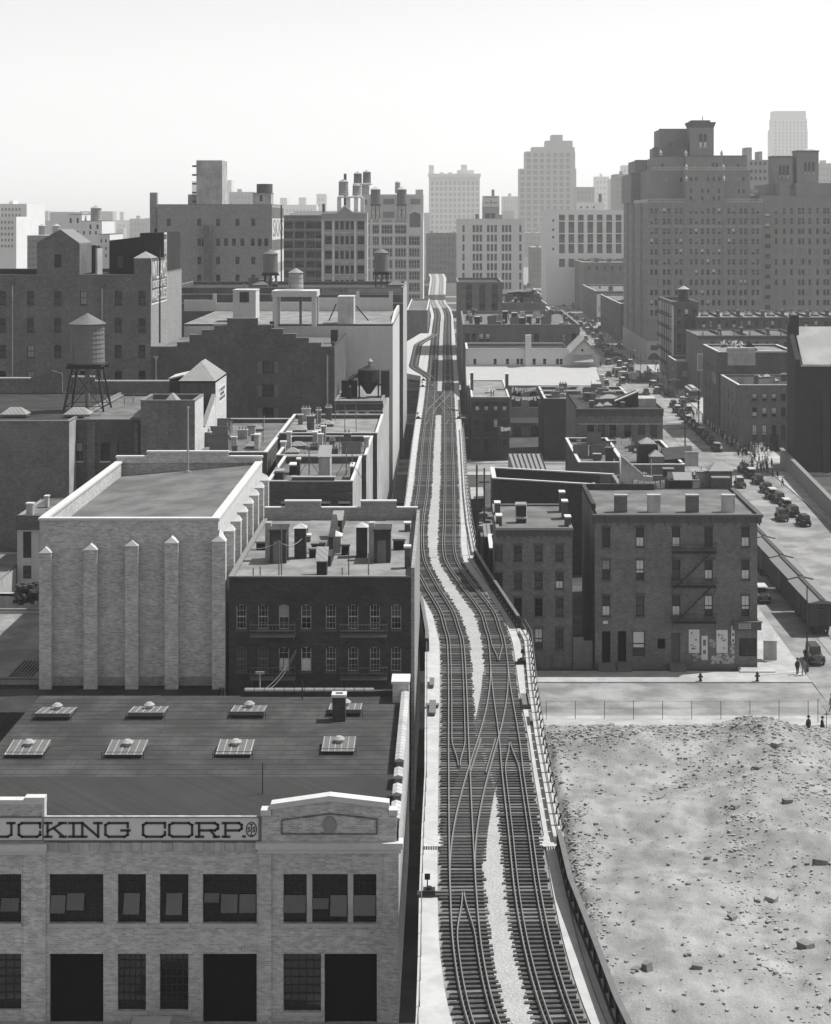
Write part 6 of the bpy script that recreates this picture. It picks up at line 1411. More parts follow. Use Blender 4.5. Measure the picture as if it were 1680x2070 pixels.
b = MB(); wall_face(b, 'S', yt_+.02, hx0-.2, cxe, tz_-.5, cz, [(w_[0]-w_[2]/2, w_[0]+w_[2]/2, w_[1], w_[1]+w_[3]) for w_ in ws], .2); wall_face(b, 'W', hx0-.2, yt_+.02, 421, 0, cz, []); wall_face(b, 'E', cxe, yt_+.02, 421, tz_-.5, cz, [])
part('clerestory', b, 'sign_white', hall)
windows(hall, 'S', yt_+.02, ws, .2)
part('roof', MB().box(hx0-.2, cxe, yt_+.04, 421, cz-.9, cz-.6), 'tar', hall)
part('coping', MB().box(hx0-.3, cxe, yt_-.1, yt_+.4, cz+.003, cz+.15).box(hx0-.3, cxe, 420.6, 421.1, cz-.1, cz+.15).box(hx0-.3, hx0+.2, yt_+.42, 420.58, cz+.003, cz+.15), 'coping', hall)
part('chimney', MB().box(PX(1062, yt_), PX(1074, yt_), yt_-.5, yt_+.6, tz_-.3, PZ(677, yt_)), 'sign_white', hall)
gx0, gx1, gpk = PX(1145, yt_), PX(1212, yt_), PX(1181, yt_)
part('gable', MB().prism([(gx0, tz_-.4), (gx1, tz_-.4), (gx1, PZ(722, yt_)), (gpk, PZ(688, yt_)), (gx0, PZ(722, yt_))], yt_-.1, yt_+1.5), 'brick_pale', hall)
g = MB()
for u, v in (((gx0-.5, PZ(726, yt_)), (gpk, PZ(686, yt_))), ((gpk, PZ(686, yt_)), (gx1+.5, PZ(726, yt_)))): g.hexa([(u[0], yt_-.8, u[1]), (v[0], yt_-.8, v[1]), (v[0], yt_+14, v[1]), (u[0], yt_+14, u[1])], [(u[0], yt_-.8, u[1]+.25), (v[0], yt_-.8, v[1]+.25), (v[0], yt_+14, v[1]+.25), (u[0], yt_+14, u[1]+.25)])
part('roof', g, 'tile_pale', hall)
part('round_window', MB().prism([(PX(1177, yt_)+.28*math.cos(k*.5236), PZ(708, yt_)+.28*math.sin(k*.5236)) for k in range(12)], yt_-.16, yt_-.103), 'void', hall)
part('canopy', MB().hexa([(PX(1158, yt_), yt_-1.8, PZ(733, yt_-1.8)), (PX(1199, yt_), yt_-1.8, PZ(733, yt_-1.8)), (PX(1197, yt_), yt_-.11, PZ(718, yt_)), (PX(1156, yt_), yt_-.11, PZ(718, yt_))], [(PX(1158, yt_), yt_-1.8, PZ(733, yt_-1.8)+.1), (PX(1199, yt_), yt_-1.8, PZ(733, yt_-1.8)+.1), (PX(1197, yt_), yt_-.11, PZ(718, yt_)+.1), (PX(1156, yt_), yt_-.11, PZ(718, yt_)+.1)]), 'roof_white', hall)
part('buttress', MB().prism([(hx1+.003, 0), (hx1+1.2, 0), (hx1+.8, ez+1.5), (hx1+.003, ez+2.4)], Yh+3, Yh+3.8), 'limestone', hall)
# yard with the white roofed shed between viaduct and workshop
sd_ = building('yard_shed', 'small shed with bright white flat roof between the viaduct and the brick workshop', 'shed', PX(952, 245), PX(979, 245), 243.5, 254, 9.0, wall='wood_grey', roof='roof_white', par=0, cop=None)
building('yard_shed', 'low dark roofed shed in the narrow yard beside the viaduct parapet', 'shed', 5.0, 8.7, 203.5, 212.5, 9.6, wall='brick_black', roof='tar', par=.4, cop='coping')
building('yard_shed', 'low dark lean to shed beyond the pale coped yard wall', 'shed', 4.6, PX(995, 214)-.2, 213.0, 222.0, 9.2, wall='brick_black', roof='tar', par=.4, cop='coping_dull')
jk = MB(); r = random.Random(5)
for k in range(26): rock(jk, r.uniform(4.6, 6.6), r.uniform(228, 240), r.uniform(6.5, 8.5), r.uniform(.4, .9), r, r.choice([0, 1]), .5)
jk.box(4.4, 6.9, 227, 241, 0, 6.8, 1)
single('scrap_heap', jk, ['stucco', 'wood_grey'], 'pale heap of scrap and tarpaulins in the yard below the white roofed shed', 'scrap heap', (5.6, 234, 0))
for x, y, lab in ((PX(964, 206), 206, 'tall thin black pole rising beside the small house'), (PX(979, 228), 228, 'shorter black pole beside the scrap heap')):
    single('utility_pole', MB().cyl(x, y, 0, 19.0 if y < 210 else 15.5, .13, .1, n=8).box(x-.7, x+.7, y-.06, y+.06, 13.6, 13.75), 'iron', lab, 'pole', (x, y, 0))

# ------------------------------------------------------------------ blocks further up the west side of the avenue
wn = [(PX(v, 427), PZ(690, 427), 1.1, 1.9, 'dh11', q, {'fm': 'frame_dark'}) for v, q in ((945, 9), (958, 9), (973, 2), (986, 2), (1085, 9), (1140, 3), (1160, 9))]
b2 = building('dark_tenement_block', 'dark wide tenement block with a jumble of chimneys and tanks on its roof', 'tenement block', PX(936, 427), PX(1172, 427), 427, 489, PZ(657, 427), wall='brick_mid', roof='tar_grey', par=.7, cop='coping_dull', S=wn)
zr = PZ(657, 427)-.7
clutter(b2, PX(940, 427), PX(1165, 427), 428, 486, zr, 42, 61, (5, 3, 3, 3))
for px, yt, yb_ in ((965, 641, 656), (1021, 630, 655), (1040, 633, 656), (1055, 643, 657), (1070, 640, 657)):
    o, e = rbox(b2, 'chimney', px-5, px+5, yt, yb_, zr, 1.5, 'brick_dark', cap='slab', capm='coping')
b3 = building('dark_factory', 'dark plain brick factory beside the viaduct in front of the sign topped loft', 'factory', PX(924, 508), PX(1016, 508), 508, 545, PZ(571, 508), wall='brick_mid', roof='tar', par=.5, cop='coping_dull', S=[(PX(v, 508), PZ(y_, 508), 1.8, 3.0, 'dh22', 9, {'fm': 'brick_brown'}) for v in (948, 975, 1000) for y_ in (595, 614, 634)])
b4 = building('dark_tenement_block', 'lower dark houses with slanting coped wall right of the dark factory', 'tenement block', PX(1017, 508), PX(1102, 508), 508, 568, PZ(613, 508), wall='brick_mid', roof='tar', par=.5, cop='coping_dull')
zr = PZ(613, 508)-.5
part('party_wall', MB().prism([(PX(1026, 540), zr), (PX(1080, 540), zr), (PX(1080, 540), PZ(587, 540)), (PX(1026, 540), PZ(592, 540))], 540, 541), 'brick_black', b4)
part('coping', MB().hexa([(PX(1026, 540), 539.8, PZ(592, 540)+.01), (PX(1074, 540), 539.8, PZ(587.5, 540)+.01), (PX(1074, 540), 541.2, PZ(587.5, 540)+.01), (PX(1026, 540), 541.2, PZ(592, 540)+.01)], [(PX(1026, 540), 539.8, PZ(590, 540)), (PX(1074, 540), 539.8, PZ(585.5, 540)), (PX(1074, 540), 541.2, PZ(585.5, 540)), (PX(1026, 540), 541.2, PZ(590, 540))]), 'coping', b4)
clutter(b4, PX(1018, 508), PX(1098, 508), 510, 538, zr, 14, 71); chimney(b4, PX(1062, 516), 516, zr, 3, 2, 3.4, 'brick_dark', 0)
for i, (ya, yb_, z_) in enumerate(((606, 650, 12), (670, 730, 11), (752, 812, 11), (832, 893, 12))):
    b5 = building('avenue_houses', ['low houses on the west side of the avenue, beyond the dark factory', 'low houses on the west side of the avenue, right of the pale loft base', 'low houses on the west side of the avenue, half hidden by haze', 'low houses on the west side of the avenue, farthest in the haze'][i], 'row houses', 22+i*4, ave(ya)-15, ya, yb_, z_, wall='brick_mid', roof='tar_grey', par=.5, cop='coping', group='low houses along the avenue')
    clutter(b5, 23+i*4, ave(ya)-16, ya+1, yb_-2, z_-.5, 10, 80+i)
# ------------------------------------------------------------------ east side of the avenue
Yd = 362.0; cx0, cx1 = PX(1493, Yd), PX(1590, Yd)+6
vv = [2, 2, 2, 5, 7, 2, 2, 5, 2, 2, 8, 5]
wn = []
for j, (a, c) in enumerate(((796, 810), (824, 842), (859, 889))):
    for i, v in enumerate((1525.5, 1545.6, 1564.8, 1583.6)): wn.append((PX(v, Yd), PZ(c, Yd), .95, (c-a)*Yd/F, 'dh22', vv[j*4+i], {'sill': 'brownstone', 'fm': 'frame_dark'}))
wst = [(y, z_, .8, 1.9, 'dh22', 9, {'fm': 'frame_dark'}) for y in (365, 370, 375, 380) for z_ in (3.4, 6.6, 9.6)]
r1 = building('avenue_corner_house', 'dark brick corner house with bright window blinds above the crowd at the crossing', 'tenement', cx0, cx1, Yd, 386, PZ(779, Yd), wall='brick_mid', roof='tar', par=.3, pt=.4, cop='coping', S=wn, W=wst)
zr = PZ(779, Yd)-.3
part('sign', MB().box(cx0+.6, cx0+2.2, Yd+6, Yd+6.1, zr, zr+1.4), 'blind', r1); clutter(r1, cx0+3, cx1-1, Yd+2, 384, zr, 7, 91, (3, 3, 2, 1))
for x, v in ((cx0+.003, 0),):
    b = MB()
    for k in range(5): b.box(cx0-.25, cx0-.003, 364+k*4, 366.5+k*4, .3, 3.0)
    part('shopfront', b, 'frame_grey', r1)
part('entrance', MB().box(PX(1556, Yd), PX(1572, Yd), Yd-.6, Yd-.003, .2, PZ(880, Yd)), 'brick_black', r1)
wst = [(y, z_, .8, 2.0, 'dh22', q, {'fm': 'frame_dark'}) for y in (388, 391.5, 395, 398.5, 402, 405.5) for z_, q in ((5, 9), (9, 9), (13, 0))]
rx = PX(1470, 387)
r2 = building('avenue_house', 'taller dark house with patch of pale render above the corner house roof', 'tenement', cx0-.3, cx1+1, 386.3, 410, PZ(712, 387), wall='brick_brown', roof='roof_gravel', par=.4, pt=.4, cop='coping', W=wst)
part('render_patch', MB().box(rx, PX(1526, 387), 386.26, 386.298, PZ(738, 387), PZ(705, 387)).box(rx, PX(1526, 387), 386.3, 388.0, PZ(712, 387)+.15, PZ(703, 387)), 'stucco', r2)
part('parapet', MB().box(PX(1526, 387)+.02, PX(1590, 387), 386.3, 387, PZ(712, 387)+.16, PZ(709, 387)), 'coping', r2)
part('bulkhead', MB().prism([(PX(1505, 390), PZ(712, 390)), (PX(1535, 390), PZ(712, 390)), (PX(1512, 390), PZ(688, 390))], 389, 391), 'brick_black', r2)
for i in range(3): part('advert', MB().bar((cx0-.36, 391+i*1.6, 13.5), (cx0-.36, 389.6+i*1.6, 11), .5, t2=.1), 'stucco', r2)
pg = MB(); r = random.Random(2)
for k in range(60): rock(pg, PX(r.uniform(1458, 1500), 388.5), r.uniform(388.2, 389.5), PZ(703, 387)+r.random()*1.3, .22, r, r.choice([0, 0, 1]), 1)
single('rooftop_plants', pg, ['cloth_white', 'plant'], 'pale flowering pots crowded on the flat roof above the render patch', 'roof plants', (PX(1480, 388), 389, PZ(703, 387)))
for Yv, yt, nm, cc, mt_, sky in ((470, 679, 'lower brick row with dark eaves across the side street behind the corner house', 1, 'brick_mid', 0), (506, 642, 'brick row houses with bright roofs and skylights below the great apartment block', 0, 'brick_brown', 1)):
    xr0 = PX(1411, Yv)
    wn = []
    r = random.Random(Yv)
    if sky:
        for v in (1423, 1437, 1454, 1469, 1484, 1500, 1515, 1530, 1546, 1562, 1577, 1593, 1610, 1630, 1650, 1670): wn.append((PX(v, Yv), PZ(662, Yv), .95, 2.0, 'dh22', r.choice([0, 2, 3, 7, 9, 5]), {'fm': 'frame_dark'}))
    else:
        for v in (1441, 1462, 1530, 1550, 1569, 1588): wn.append((PX(v, Yv), PZ(702, Yv), .95, 1.5, 'dh22', 9, {'fm': 'frame_dark'}))
    row_ = building('row_houses', nm, 'row houses', xr0, xr0+48, Yv, Yv+(30 if sky else 24), PZ(yt, Yv), wall=mt_, roof='roof_gravel' if sky else 'tar_grey', par=.15, pt=.3, cop='coping_dull', S=wn)
    cornice(row_, xr0, xr0+48, Yv, PZ(yt, Yv), .9, .4, 'brownstone', 2.0)
    zr = PZ(yt, Yv)-.15
    for k in range(7):
        x = xr0+2+k*6.5
        part('party_wall', MB().box(x+4.2, x+4.5, Yv+.5, Yv+22, zr, zr+.6), 'brick_dark', row_)
        chimney(row_, x+4.35, Yv+4+(k % 2)*4, zr, .8, 2.0, 1.8, 'brick_brown', 2)
        if sky: skylight(row_, x+.6, x+2.4, Yv+9, Yv+13, zr, .5, .8, 'metal_grey')
    if sky: part('painted_front', MB().box(PX(1539, Yv), PX(1583, Yv), Yv-.02, Yv-.003, PZ(672, Yv), PZ(665, Yv)).box(PX(1539, Yv), PX(1583, Yv), Yv-.02, Yv-.003, PZ(647, Yv), PZ(644.5, Yv)), 'stucco', row_)
    else:
        for k in range(9): x = xr0+1.5+k*4.2; part('chimney_pot', MB().cyl(x, Yv+1, zr, zr+1.3, .3, .22, 8), 'terracotta', row_)
Yk = 512.0; kx0, kx1 = PX(1362, Yk), PX(1412, Yk)
wn = [(PX(v, Yk), PZ(c, Yk), 1.1, 2.2, 'dh11', q, {'fm': 'frame_dark'}) for c, qs in ((640, (9, 2, 9)), (664, (9, 9, 9)), (689, (9, 9, 9)), (712, (9, 0, 9)), (735, (9, 9, 9))) for v, q in zip((1373, 1388, 1404), qs)]
wst = [(y, PZ(c, Yk), 1.5, 2.6, 'trip', 9, {'fm': 'frame_white'}) for c in (636, 660, 685, 710, 735, 760) for y in (516.5, 522, 527.5, 533, 538.5)]
ap = building('balcony_apartments', 'tall corner apartment house with pale bays, iron balconies and a dark roof tank', 'apartment house', kx0, kx1, Yk, 545, PZ(611, Yk), wall='brick_brown', roof='tar', par=.8, cop='coping_dull', S=wn, W=wst)
for y in (512.02, 514.4, 518.6, 524.1, 529.6, 535.1, 540.6, 543.5): part('pier', MB().box(kx0-.25, kx0-.004, y, y+1.3, 0, PZ(618, Yk)), 'sign_white', ap)
for c in (641, 666, 691, 716, 741):
    z_ = PZ(c, Yk); b = MB().box(kx0-1.2, kx0-.26, 514, 543, z_-.12, z_); 
    for k in range(30): b.box(kx0-1.2, kx0-1.14, 514+k*.98, 514.06+k*.98, z_, z_+.95)
    b.box(kx0-1.22, kx0-1.12, 514, 543, z_+.95, z_+1.02); part('balcony', b, 'iron', ap)
part('cornice', MB().box(kx0-.6, kx1+.1, Yk-.5, Yk-.003, PZ(616, Yk), PZ(611, Yk)+.16).box(kx0-.6, kx0-.003, Yk, 545, PZ(616, Yk), PZ(611, Yk)+.161), 'brownstone', ap)
fire_escape(ap, PX(1383, Yk), PX(1411, Yk), Yk, [PZ(c, Yk) for c in (645, 669, 694, 717)], d=1.0)
z_ = PZ(611, Yk)-.8; water_tank((PX(1382, 518), 518), 1.6, 3.2, z_, 1.2, 'dark squat water tank with domed lid on the balcony apartment house', m='metal_dark', rm='stucco')
lw = building('corner_shop', 'one storey shop with a faded poster at the foot of the balcony apartments', 'shop', PX(1368, 490), PX(1412, 490), 490, 511.5, PZ(731, 490), wall='brick_mid', roof='tar', par=.4, cop='coping')
o = part('poster', MB().box(PX(1379, 490), PX(1402, 490), 489.9, 489.98, PZ(761, 490), PZ(750, 490)), 'stucco', lw); part('picture', MB().cyl(PX(1391, 490), 489.88, PZ(758, 490), PZ(753, 490), .3, n=8), 'frame_grey', o)
part('awning', MB().hexa([(PX(1345, 490), 489.5, 2.6), (PX(1375, 490), 489.5, 2.6), (PX(1375, 490), 491, 3.2), (PX(1368, 490), 491, 3.2)], [(PX(1345, 490), 489.5, 2.7), (PX(1375, 490), 489.5, 2.7), (PX(1375, 490), 491, 3.3), (PX(1368, 490), 491, 3.3)]), 'stucco', lw)
for x, y, z0_, z1_, lab in ((PX(1410, 411), 411.5, PZ(750, 411), PZ(715, 411), 'tall white framed advertising board on the flank of the avenue houses'), (PX(1429, 415), 412.0, 2.0, 7.5, 'white poster board low on the avenue flank beside the streetcar')):
    t = thing('billboard', lab, 'billboard', (x, y, z0_), 'boards on the avenue flank'); wd = 3.0
    part('frame', MB().box(x, x+wd, y-.1, y, z0_, z1_), 'blind_white', t); part('picture', MB().box(x+.3, x+wd-.9, y-.13, y-.101, z0_+.4, z1_-.4), 'stucco', t); part('post', MB().box(x+.3, x+.5, y+.01, y+.2, 0, z1_).box(x+2.4, x+2.6, y+.01, y+.2, 0, z1_), 'iron', t)
# dark church at the right edge, and its long garden wall
Yc = 330.0; qx = PX(1591, 338); ezc = PZ(736, Yc); rzc = PZ(660, 338)
dk = thing('dark_church', 'great black brick church with pale slate roof at the right edge above the garden wall', 'church', (qx+10, Yc, 0))
b = MB(); wall_face(b, 'S', Yc, qx, qx+40, 0, ezc, []); wall_face(b, 'W', qx, Yc, 338, 0, ezc, [])
b.prism([(Yc, ezc-.01), (Yc, ezc+.9), (338, rzc+.6), (338, ezc-.01)], qx, qx+.9, axis='x')
part('wall', b, 'brick_black', dk)
xo = PX(1622, Yc)
part('end_bay', MB().box(qx+.92, xo-.4, Yc+.02, 337, 0, ezc+.3).prism([(Yc+1, ezc+.31), (337, rzc), (337, ezc+.31)], qx+.92, xo-.4, axis='x'), 'brick_black', dk)
part('roof', MB().hexa([(xo, Yc-.5, ezc-.3), (qx+40, Yc-.5, ezc-.3), (qx+40, 338, rzc-.3), (PX(1606, 338), 338, rzc-.3)], [(xo, Yc-.5, ezc), (qx+40, Yc-.5, ezc), (qx+40, 338, rzc), (PX(1606, 338), 338, rzc)]), 'roof_white', dk)
part('gutter', MB().box(xo-.4, qx+40, Yc-.8, Yc-.503, ezc-.4, ezc-.1), 'stucco', dk)
part('chimney', MB().box(PX(1597, 337), PX(1613, 337), 336, 337.9, ezc, PZ(637, 337)), 'brick_black', dk)
for k in range(5): x = qx+5+k*4.6; part('buttress', MB().prism([(Yc-.004, 0), (Yc-1.1, 0), (Yc-1.1, 9), (Yc-.6, 13.5), (Yc-.004, 15)], x, x+1.1, axis='x'), 'brick_black', dk)
for k in range(4): x = qx+7.7+k*4.6; part('lancet_window', MB().prism([(x-.7, 5), (x+.7, 5), (x+.7, 11), (x, 12.6), (x-.7, 11)], Yc-.05, Yc-.004), 'glass', dk)
gw = MB(); pts = [(64.9, 342), (61.5, 286), (58.6, 240)]
for (xa, ya), (xb, yb_) in zip(pts, pts[1:]): gw.hexa([(xa, ya, 0), (xb, yb_, 0), (xb+.5, yb_, 0), (xa+.5, ya, 0)], [(xa, ya, 3.0), (xb, yb_, 3.0), (xb+.5, yb_, 3.0), (xa+.5, ya, 3.0)])
gt = thing('garden_wall', 'long brick garden wall with pale coping along the avenue pavement at the right', 'wall', (61.5, 286, 0)); part('wall', gw, 'brick_grey', gt)
gw = MB()
for (xa, ya), (xb, yb_) in zip(pts, pts[1:]): gw.hexa([(xa-.15, ya, 3.003), (xb-.15, yb_, 3.003), (xb+.65, yb_, 3.003), (xa+.65, ya, 3.003)], [(xa-.15, ya, 3.2), (xb-.15, yb_, 3.2), (xb+.65, yb_, 3.2), (xa+.65, ya, 3.2)])
part('coping', gw, 'coping_dull', gt)

# ================================================================== the great buildings beyond
mat('brick_hotel', .21, .2, .12, brick=.3, streak=.1)  # hotel and loft walls lightened, part of the haze put into their colour
mat('brick_loft', .3, .15, .15, streak=.2)
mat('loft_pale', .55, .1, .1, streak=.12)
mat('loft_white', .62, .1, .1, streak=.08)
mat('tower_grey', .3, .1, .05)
mat('window_far', .05, .4, .3, rough=.4)
mat('window_pale', .16, .2, .3, rough=.4)  # greyed far panes, some haze painted into the colour
def rows(y0, step, n): return [y0+step*k for k in range(n)]
def farwins(Y, cols, ybots, wpx, hpx, style='dh22', vars_=(0, 9, 5), seed=1, fm='frame_dark', kw=None):
    r = random.Random(seed); k = Y/F
    return [(PX(c, Y), PZ(b, Y), (wpx[i] if isinstance(wpx, (list, tuple)) else wpx)*k, hpx*k, style, r.choice(vars_), dict(kw or {}, fm=fm)) for b in sorted(ybots, reverse=True) for i, c in enumerate(cols)]
# striped cold store
Y = 430.0
cols = [PX(v, Y) for v in (403, 441, 480, 512)]
wn = farwins(Y, (403, 441, 480, 512), (457, 534, 570), 8, 15, vars_=(9, 5, 0)) + farwins(Y, (341, 403, 412, 441, 457, 473, 490, 511, 525, 538), (497,), 7.5, 15, vars_=(9, 0, 4, 5), seed=3) + farwins(Y, (341,), (457, 534), 8, 15)
cs = building('cold_store', 'huge plain brick cold store with a tall roof tower and a white striped flank', 'warehouse', PX(318, Y), PX(550, Y), Y, 461, PZ(414, Y), wall='brick_grey', roof='tar_grey', par=.5, cop='coping_dull', S=wn, ewall='stucco')
part('vent_shaft', MB().box(PX(414, Y), PX(427, Y), Y-2, Y-.004, PZ(585, Y), PZ(455, Y)), 'brick_mid', cs)
part('pilaster', MB().box(PX(316, Y), PX(376, Y), Y-.6, Y-.004, 0, PZ(416, Y)), 'brick_mid', cs) if False else None
o, e = rbox(cs, 'roof_tower', 397, 449, 324, 414, PZ(414, Y)-.5, 10, 'stucco', Yf=436); part('roof_tower', MB().box(PX(380, 440), PX(396.8, 440), 440, 450, PZ(414, Y)-.5, PZ(393, 440)), 'stucco', cs)
b = MB()
for k in range(5): b.box(e[0]-1.2, e[0]-.003, e[2]+1, e[2]+3, e[4]-1.6-k*2.2, e[4]-1.2-k*2.2)
part('balcony', b, 'iron', o)
o, e = rbox(cs, 'roof_house', 511, 548, 391, 414, PZ(414, Y)-.5, 6, 'stucco', cap='slab', capm='coping_dull', Yf=434); part('drum', MB().cyl(e[1]-2, e[2]+4, e[4]+.2, e[4]+2.4, 2.0, n=14), 'brick_brown', o)
part('window', MB().box(PX(525, e[2]), PX(531, e[2]), e[2]-.05, e[2]-.003, PZ(407, e[2]), PZ(394, e[2])), 'glass_grey', o)
part('chimney', MB().box(PX(300, Y), PX(314, Y), Y+2, Y+4, 0, PZ(389, Y)), 'brick_grey', cs)
ex = PX(550, Y); zt = PZ(414, Y)
b = MB()
for za, zb_ in ((zt-8.6, zt-3.4), (zt-14.5, zt-11.4), (zt-21, zt-17)): b.box(ex+.003, ex+.03, 430.4, 460.6, za, zb_)
sg = part('sign', b, 'sign_white', cs); part('sign', MB().box(ex+.003, ex+.02, 430.4, 460.6, zt-11.3, zt-8.7).box(ex+.003, ex+.02, 430.4, 460.6, zt-3.3, zt-.6), 'brick_mid', cs)
lettering(sg, 'SKKS', 6.2, (ex+.05, 445.5, zt-6.0), 'E', 'frame_grey', width=27)
part('downpipe', MB().box(ex+.03, ex+.3, 452, 453.2, 4, zt), 'iron', cs)
# grid windowed factory behind
Y = 520.0
gf = building('grid_factory', 'dark factory with regular wide gridded windows between the cold store and the ornate loft', 'factory', PX(560, Y), PX(652, Y), Y, 560, PZ(436, Y), wall='brick_mid', roof='tar', par=.4, cop='coping_dull', S=farwins(Y, (583, 605.5, 628, 647), rows(462, 19.7, 7), 17.5, 13.5, 'ind', (0, 9, 9, 4), 5), fm='frame_dark')
for k in range(4): part('band', MB().box(PX(560, Y), PX(652, Y), Y-.15, Y-.003, PZ(444.6+19.7*k*1, Y), PZ(443.2+19.7*k, Y)), 'brick_grey', gf)
# ornate loft with pediment
Y = 440.0; k = Y/F
ol = thing('ornate_loft', 'ornate pale brick loft with pediment, banded windows and white water tanks on its roof frame', 'loft building', (PX(697, Y), Y, 0))
wins = farwins(Y, (664, 729.5), rows(464, 29.7, 5), 13.5, 16.5, 'ind', (9, 9, 0), 6) + farwins(Y, (681, 691.5, 702, 712.5), rows(464, 29.7, 5), 7, 16.5, 'dh22', (9, 0, 9, 5), 7)
b = MB(); zt = PZ(431, Y)
wall_face(b, 'S', Y, PX(650, Y), PX(742, Y), 0, zt, [(w_[0]-w_[2]/2, w_[0]+w_[2]/2, w_[1], w_[1]+w_[3]) for w_ in wins], .25)
wall_face(b, 'E', PX(742, Y), Y, 446.5, 0, zt, []); wall_face(b, 'N', 446.5, PX(650, Y), PX(742, Y), 0, zt, []); wall_face(b, 'W', PX(650, Y), Y, 446.5, 0, zt, [])
b.prism([(PX(681, Y), zt), (PX(718, Y), zt), (PX(711, Y), PZ(428, Y)), (PX(698, Y), PZ(417, Y)), (PX(688, Y), PZ(426, Y))], Y, Y+.6)
part('wall', b, 'brick_loft', ol); part('roof', MB().box(PX(650, Y)+.01, PX(742, Y)-.01, Y+.61, 446.4, zt-.8, zt-.4), 'tar', ol)
windows(ol, 'S', Y, wins, .25)
b = MB()
for py, d in ((444, .5), (496, .3), (555, .25), (469, .15), (527, .15)): b.box(PX(650, Y)-.1, PX(742, Y)+.1, Y-d, Y-.003, PZ(py+1.8, Y), PZ(py-.5, Y))
part('band', b, 'limestone', ol)
b = MB()
for px in (652.5, 674, 718, 739.5): b.box(PX(px-2.2, Y), PX(px+2.2, Y), Y-.22, Y-.004, 0, PZ(446.2, Y))
part('pilaster', b, 'loft_pale', ol)
b = MB()
for u, v in (((650, 430.5), (680, 430.5)), ((680, 430.5), (698, 416)), ((698, 416), (712, 429)), ((712, 429), (742, 430.5))): b.bar((PX(u[0], Y), Y+.1, PZ(u[1], Y)), (PX(v[0], Y), Y+.1, PZ(v[1], Y)), .9, t2=.4)
part('coping', b, 'loft_pale', ol)
b = MB()
for py in rows(471, 29.7, 4):
    for px in (664, 729.5, 697): b.cyl(0, 0, 0, .001, .001, n=3) if False else b.box(PX(px-8, Y), PX(px+8, Y), Y-.1, Y-.005, PZ(py+1.2, Y), PZ(py, Y))
part('panel', b, 'loft_pale', ol)
zr = zt-.4
fr = thing('tank_stand', 'pale steel frame carrying two light water tanks above the ornate loft roof', 'tank stand', (PX(708, 443), 442, zr))
for px in (686, 704, 720, 733): part('leg', MB().box(PX(px, 443)-.5, PX(px, 443)+.5, 442, 443, zr, PZ(400, 443)), 'loft_pale', fr)
part('platform', MB().box(PX(683, 443), PX(733, 443), 441.5, 446, PZ(400, 443)+.003, PZ(397, 443)), 'loft_pale', fr)
water_tank((PX(694.5, 444), 444), 10*k, 28*k, PZ(397, 443), .2, 'taller pale water tank with conical lid above the ornate loft', m='wood_tank_pale')
water_tank((PX(721.5, 444), 444), 9*k, 20*k, PZ(397, 443), .2, 'shorter pale water tank beside the taller pale one above the ornate loft', m='wood_tank_pale')
part('chimney', MB().box(PX(652, 445), PX(657, 445), 444, 445.5, zr, PZ(412, 444)).box(PX(695, 446), PX(700.5, 446), 446, 446.35, zr, PZ(351, 446)), 'brick_mid', ol)
# tall window fronted loft
Y = 690.0; k = Y/F
cols = [759.5, 776, 783, 790, 803.5, 810.5, 817.5, 831, 838, 845]
wins = []
for g in ((753, 766), (771.5, 793), (799, 821), (827, 848)):
    n = 4 if g[1]-g[0] > 15 else 3
    for i in range(n): wins.append(((g[0]+(g[1]-g[0])*(i+.5)/n), (g[1]-g[0])/n*.8))
wn = [(PX(c, Y), PZ(b_, Y), w_*k, 15*k, 'dh11', (9, 0, 9, 9)[(i+j) % 4], {'fm': 'loft_pale'}) for j, b_ in enumerate(rows(471, 23.4, 8)[::-1]) for i, (c, w_) in enumerate(wins)]
zt = PZ(444, Y)
tl = building('tall_window_loft', 'tall light loft with banks of windows between pale piers beside the far viaduct', 'loft building', PX(742, Y), PX(855, Y), Y, 725, zt, wall='brick_loft', roof='tar_grey', par=.5, cop='loft_pale', S=wn, fm='loft_pale', ewall='loft_pale')
b = MB()
for px in (751, 769, 796, 824, 851.5): b.box(PX(px-2.2, Y), PX(px+2.2, Y), Y-.35, Y-.004, 0, zt+.3)
part('pier', b, 'loft_pale', tl)
b = MB()
for py in rows(451.5, 23.4, 9): b.box(PX(744, Y), PX(854, Y), Y-.2, Y-.005, PZ(py+2.2, Y), PZ(py-1.6, Y))
part('band', b, 'loft_pale', tl)
part('pediment', MB().prism([(PX(825, Y), zt-6), (PX(853, Y), zt-6), (PX(853, Y), PZ(430, Y)), (PX(839, Y), PZ(423, Y)), (PX(825, Y), PZ(430, Y))], Y-.5, Y-.36).prism([(PX(825, Y), zt-6), (PX(853, Y), zt-6), (PX(853, Y), PZ(430, Y)), (PX(839, Y), PZ(423, Y)), (PX(825, Y), PZ(430, Y))], Y-.35, Y+2), 'loft_pale', tl)
part('panel', MB().prism([(PX(828, Y), zt-3), (PX(850, Y), zt-3), (PX(850, Y), PZ(433, Y)), (PX(839, Y), PZ(428, Y)), (PX(828, Y), PZ(433, Y))], Y-.56, Y-.503), 'brick_mid', tl)
Yu = 700.0
o, e = rbox(tl, 'upper_storey', 731, 856, 393, 443, zt-.5, 18, 'loft_pale', Yf=701)
for a, c, u, v in ((731, 742, 403, 414), (775, 797, 402, 413), (830, 850, 402, 413), (774, 797, 428, 440)): part('window', MB().box(PX(a, e[2]), PX(c, e[2]), e[2]-.1, e[2]-.01, PZ(v, e[2]), PZ(u, e[2])), 'brick_grey', o)
part('roof_house', MB().box(PX(840, 705), PX(855, 705), 705, 712, e[4], e[4]+2).box(PX(731, 705), PX(745, 705), 705, 712, e[4], e[4]+4), 'brick_loft', o)
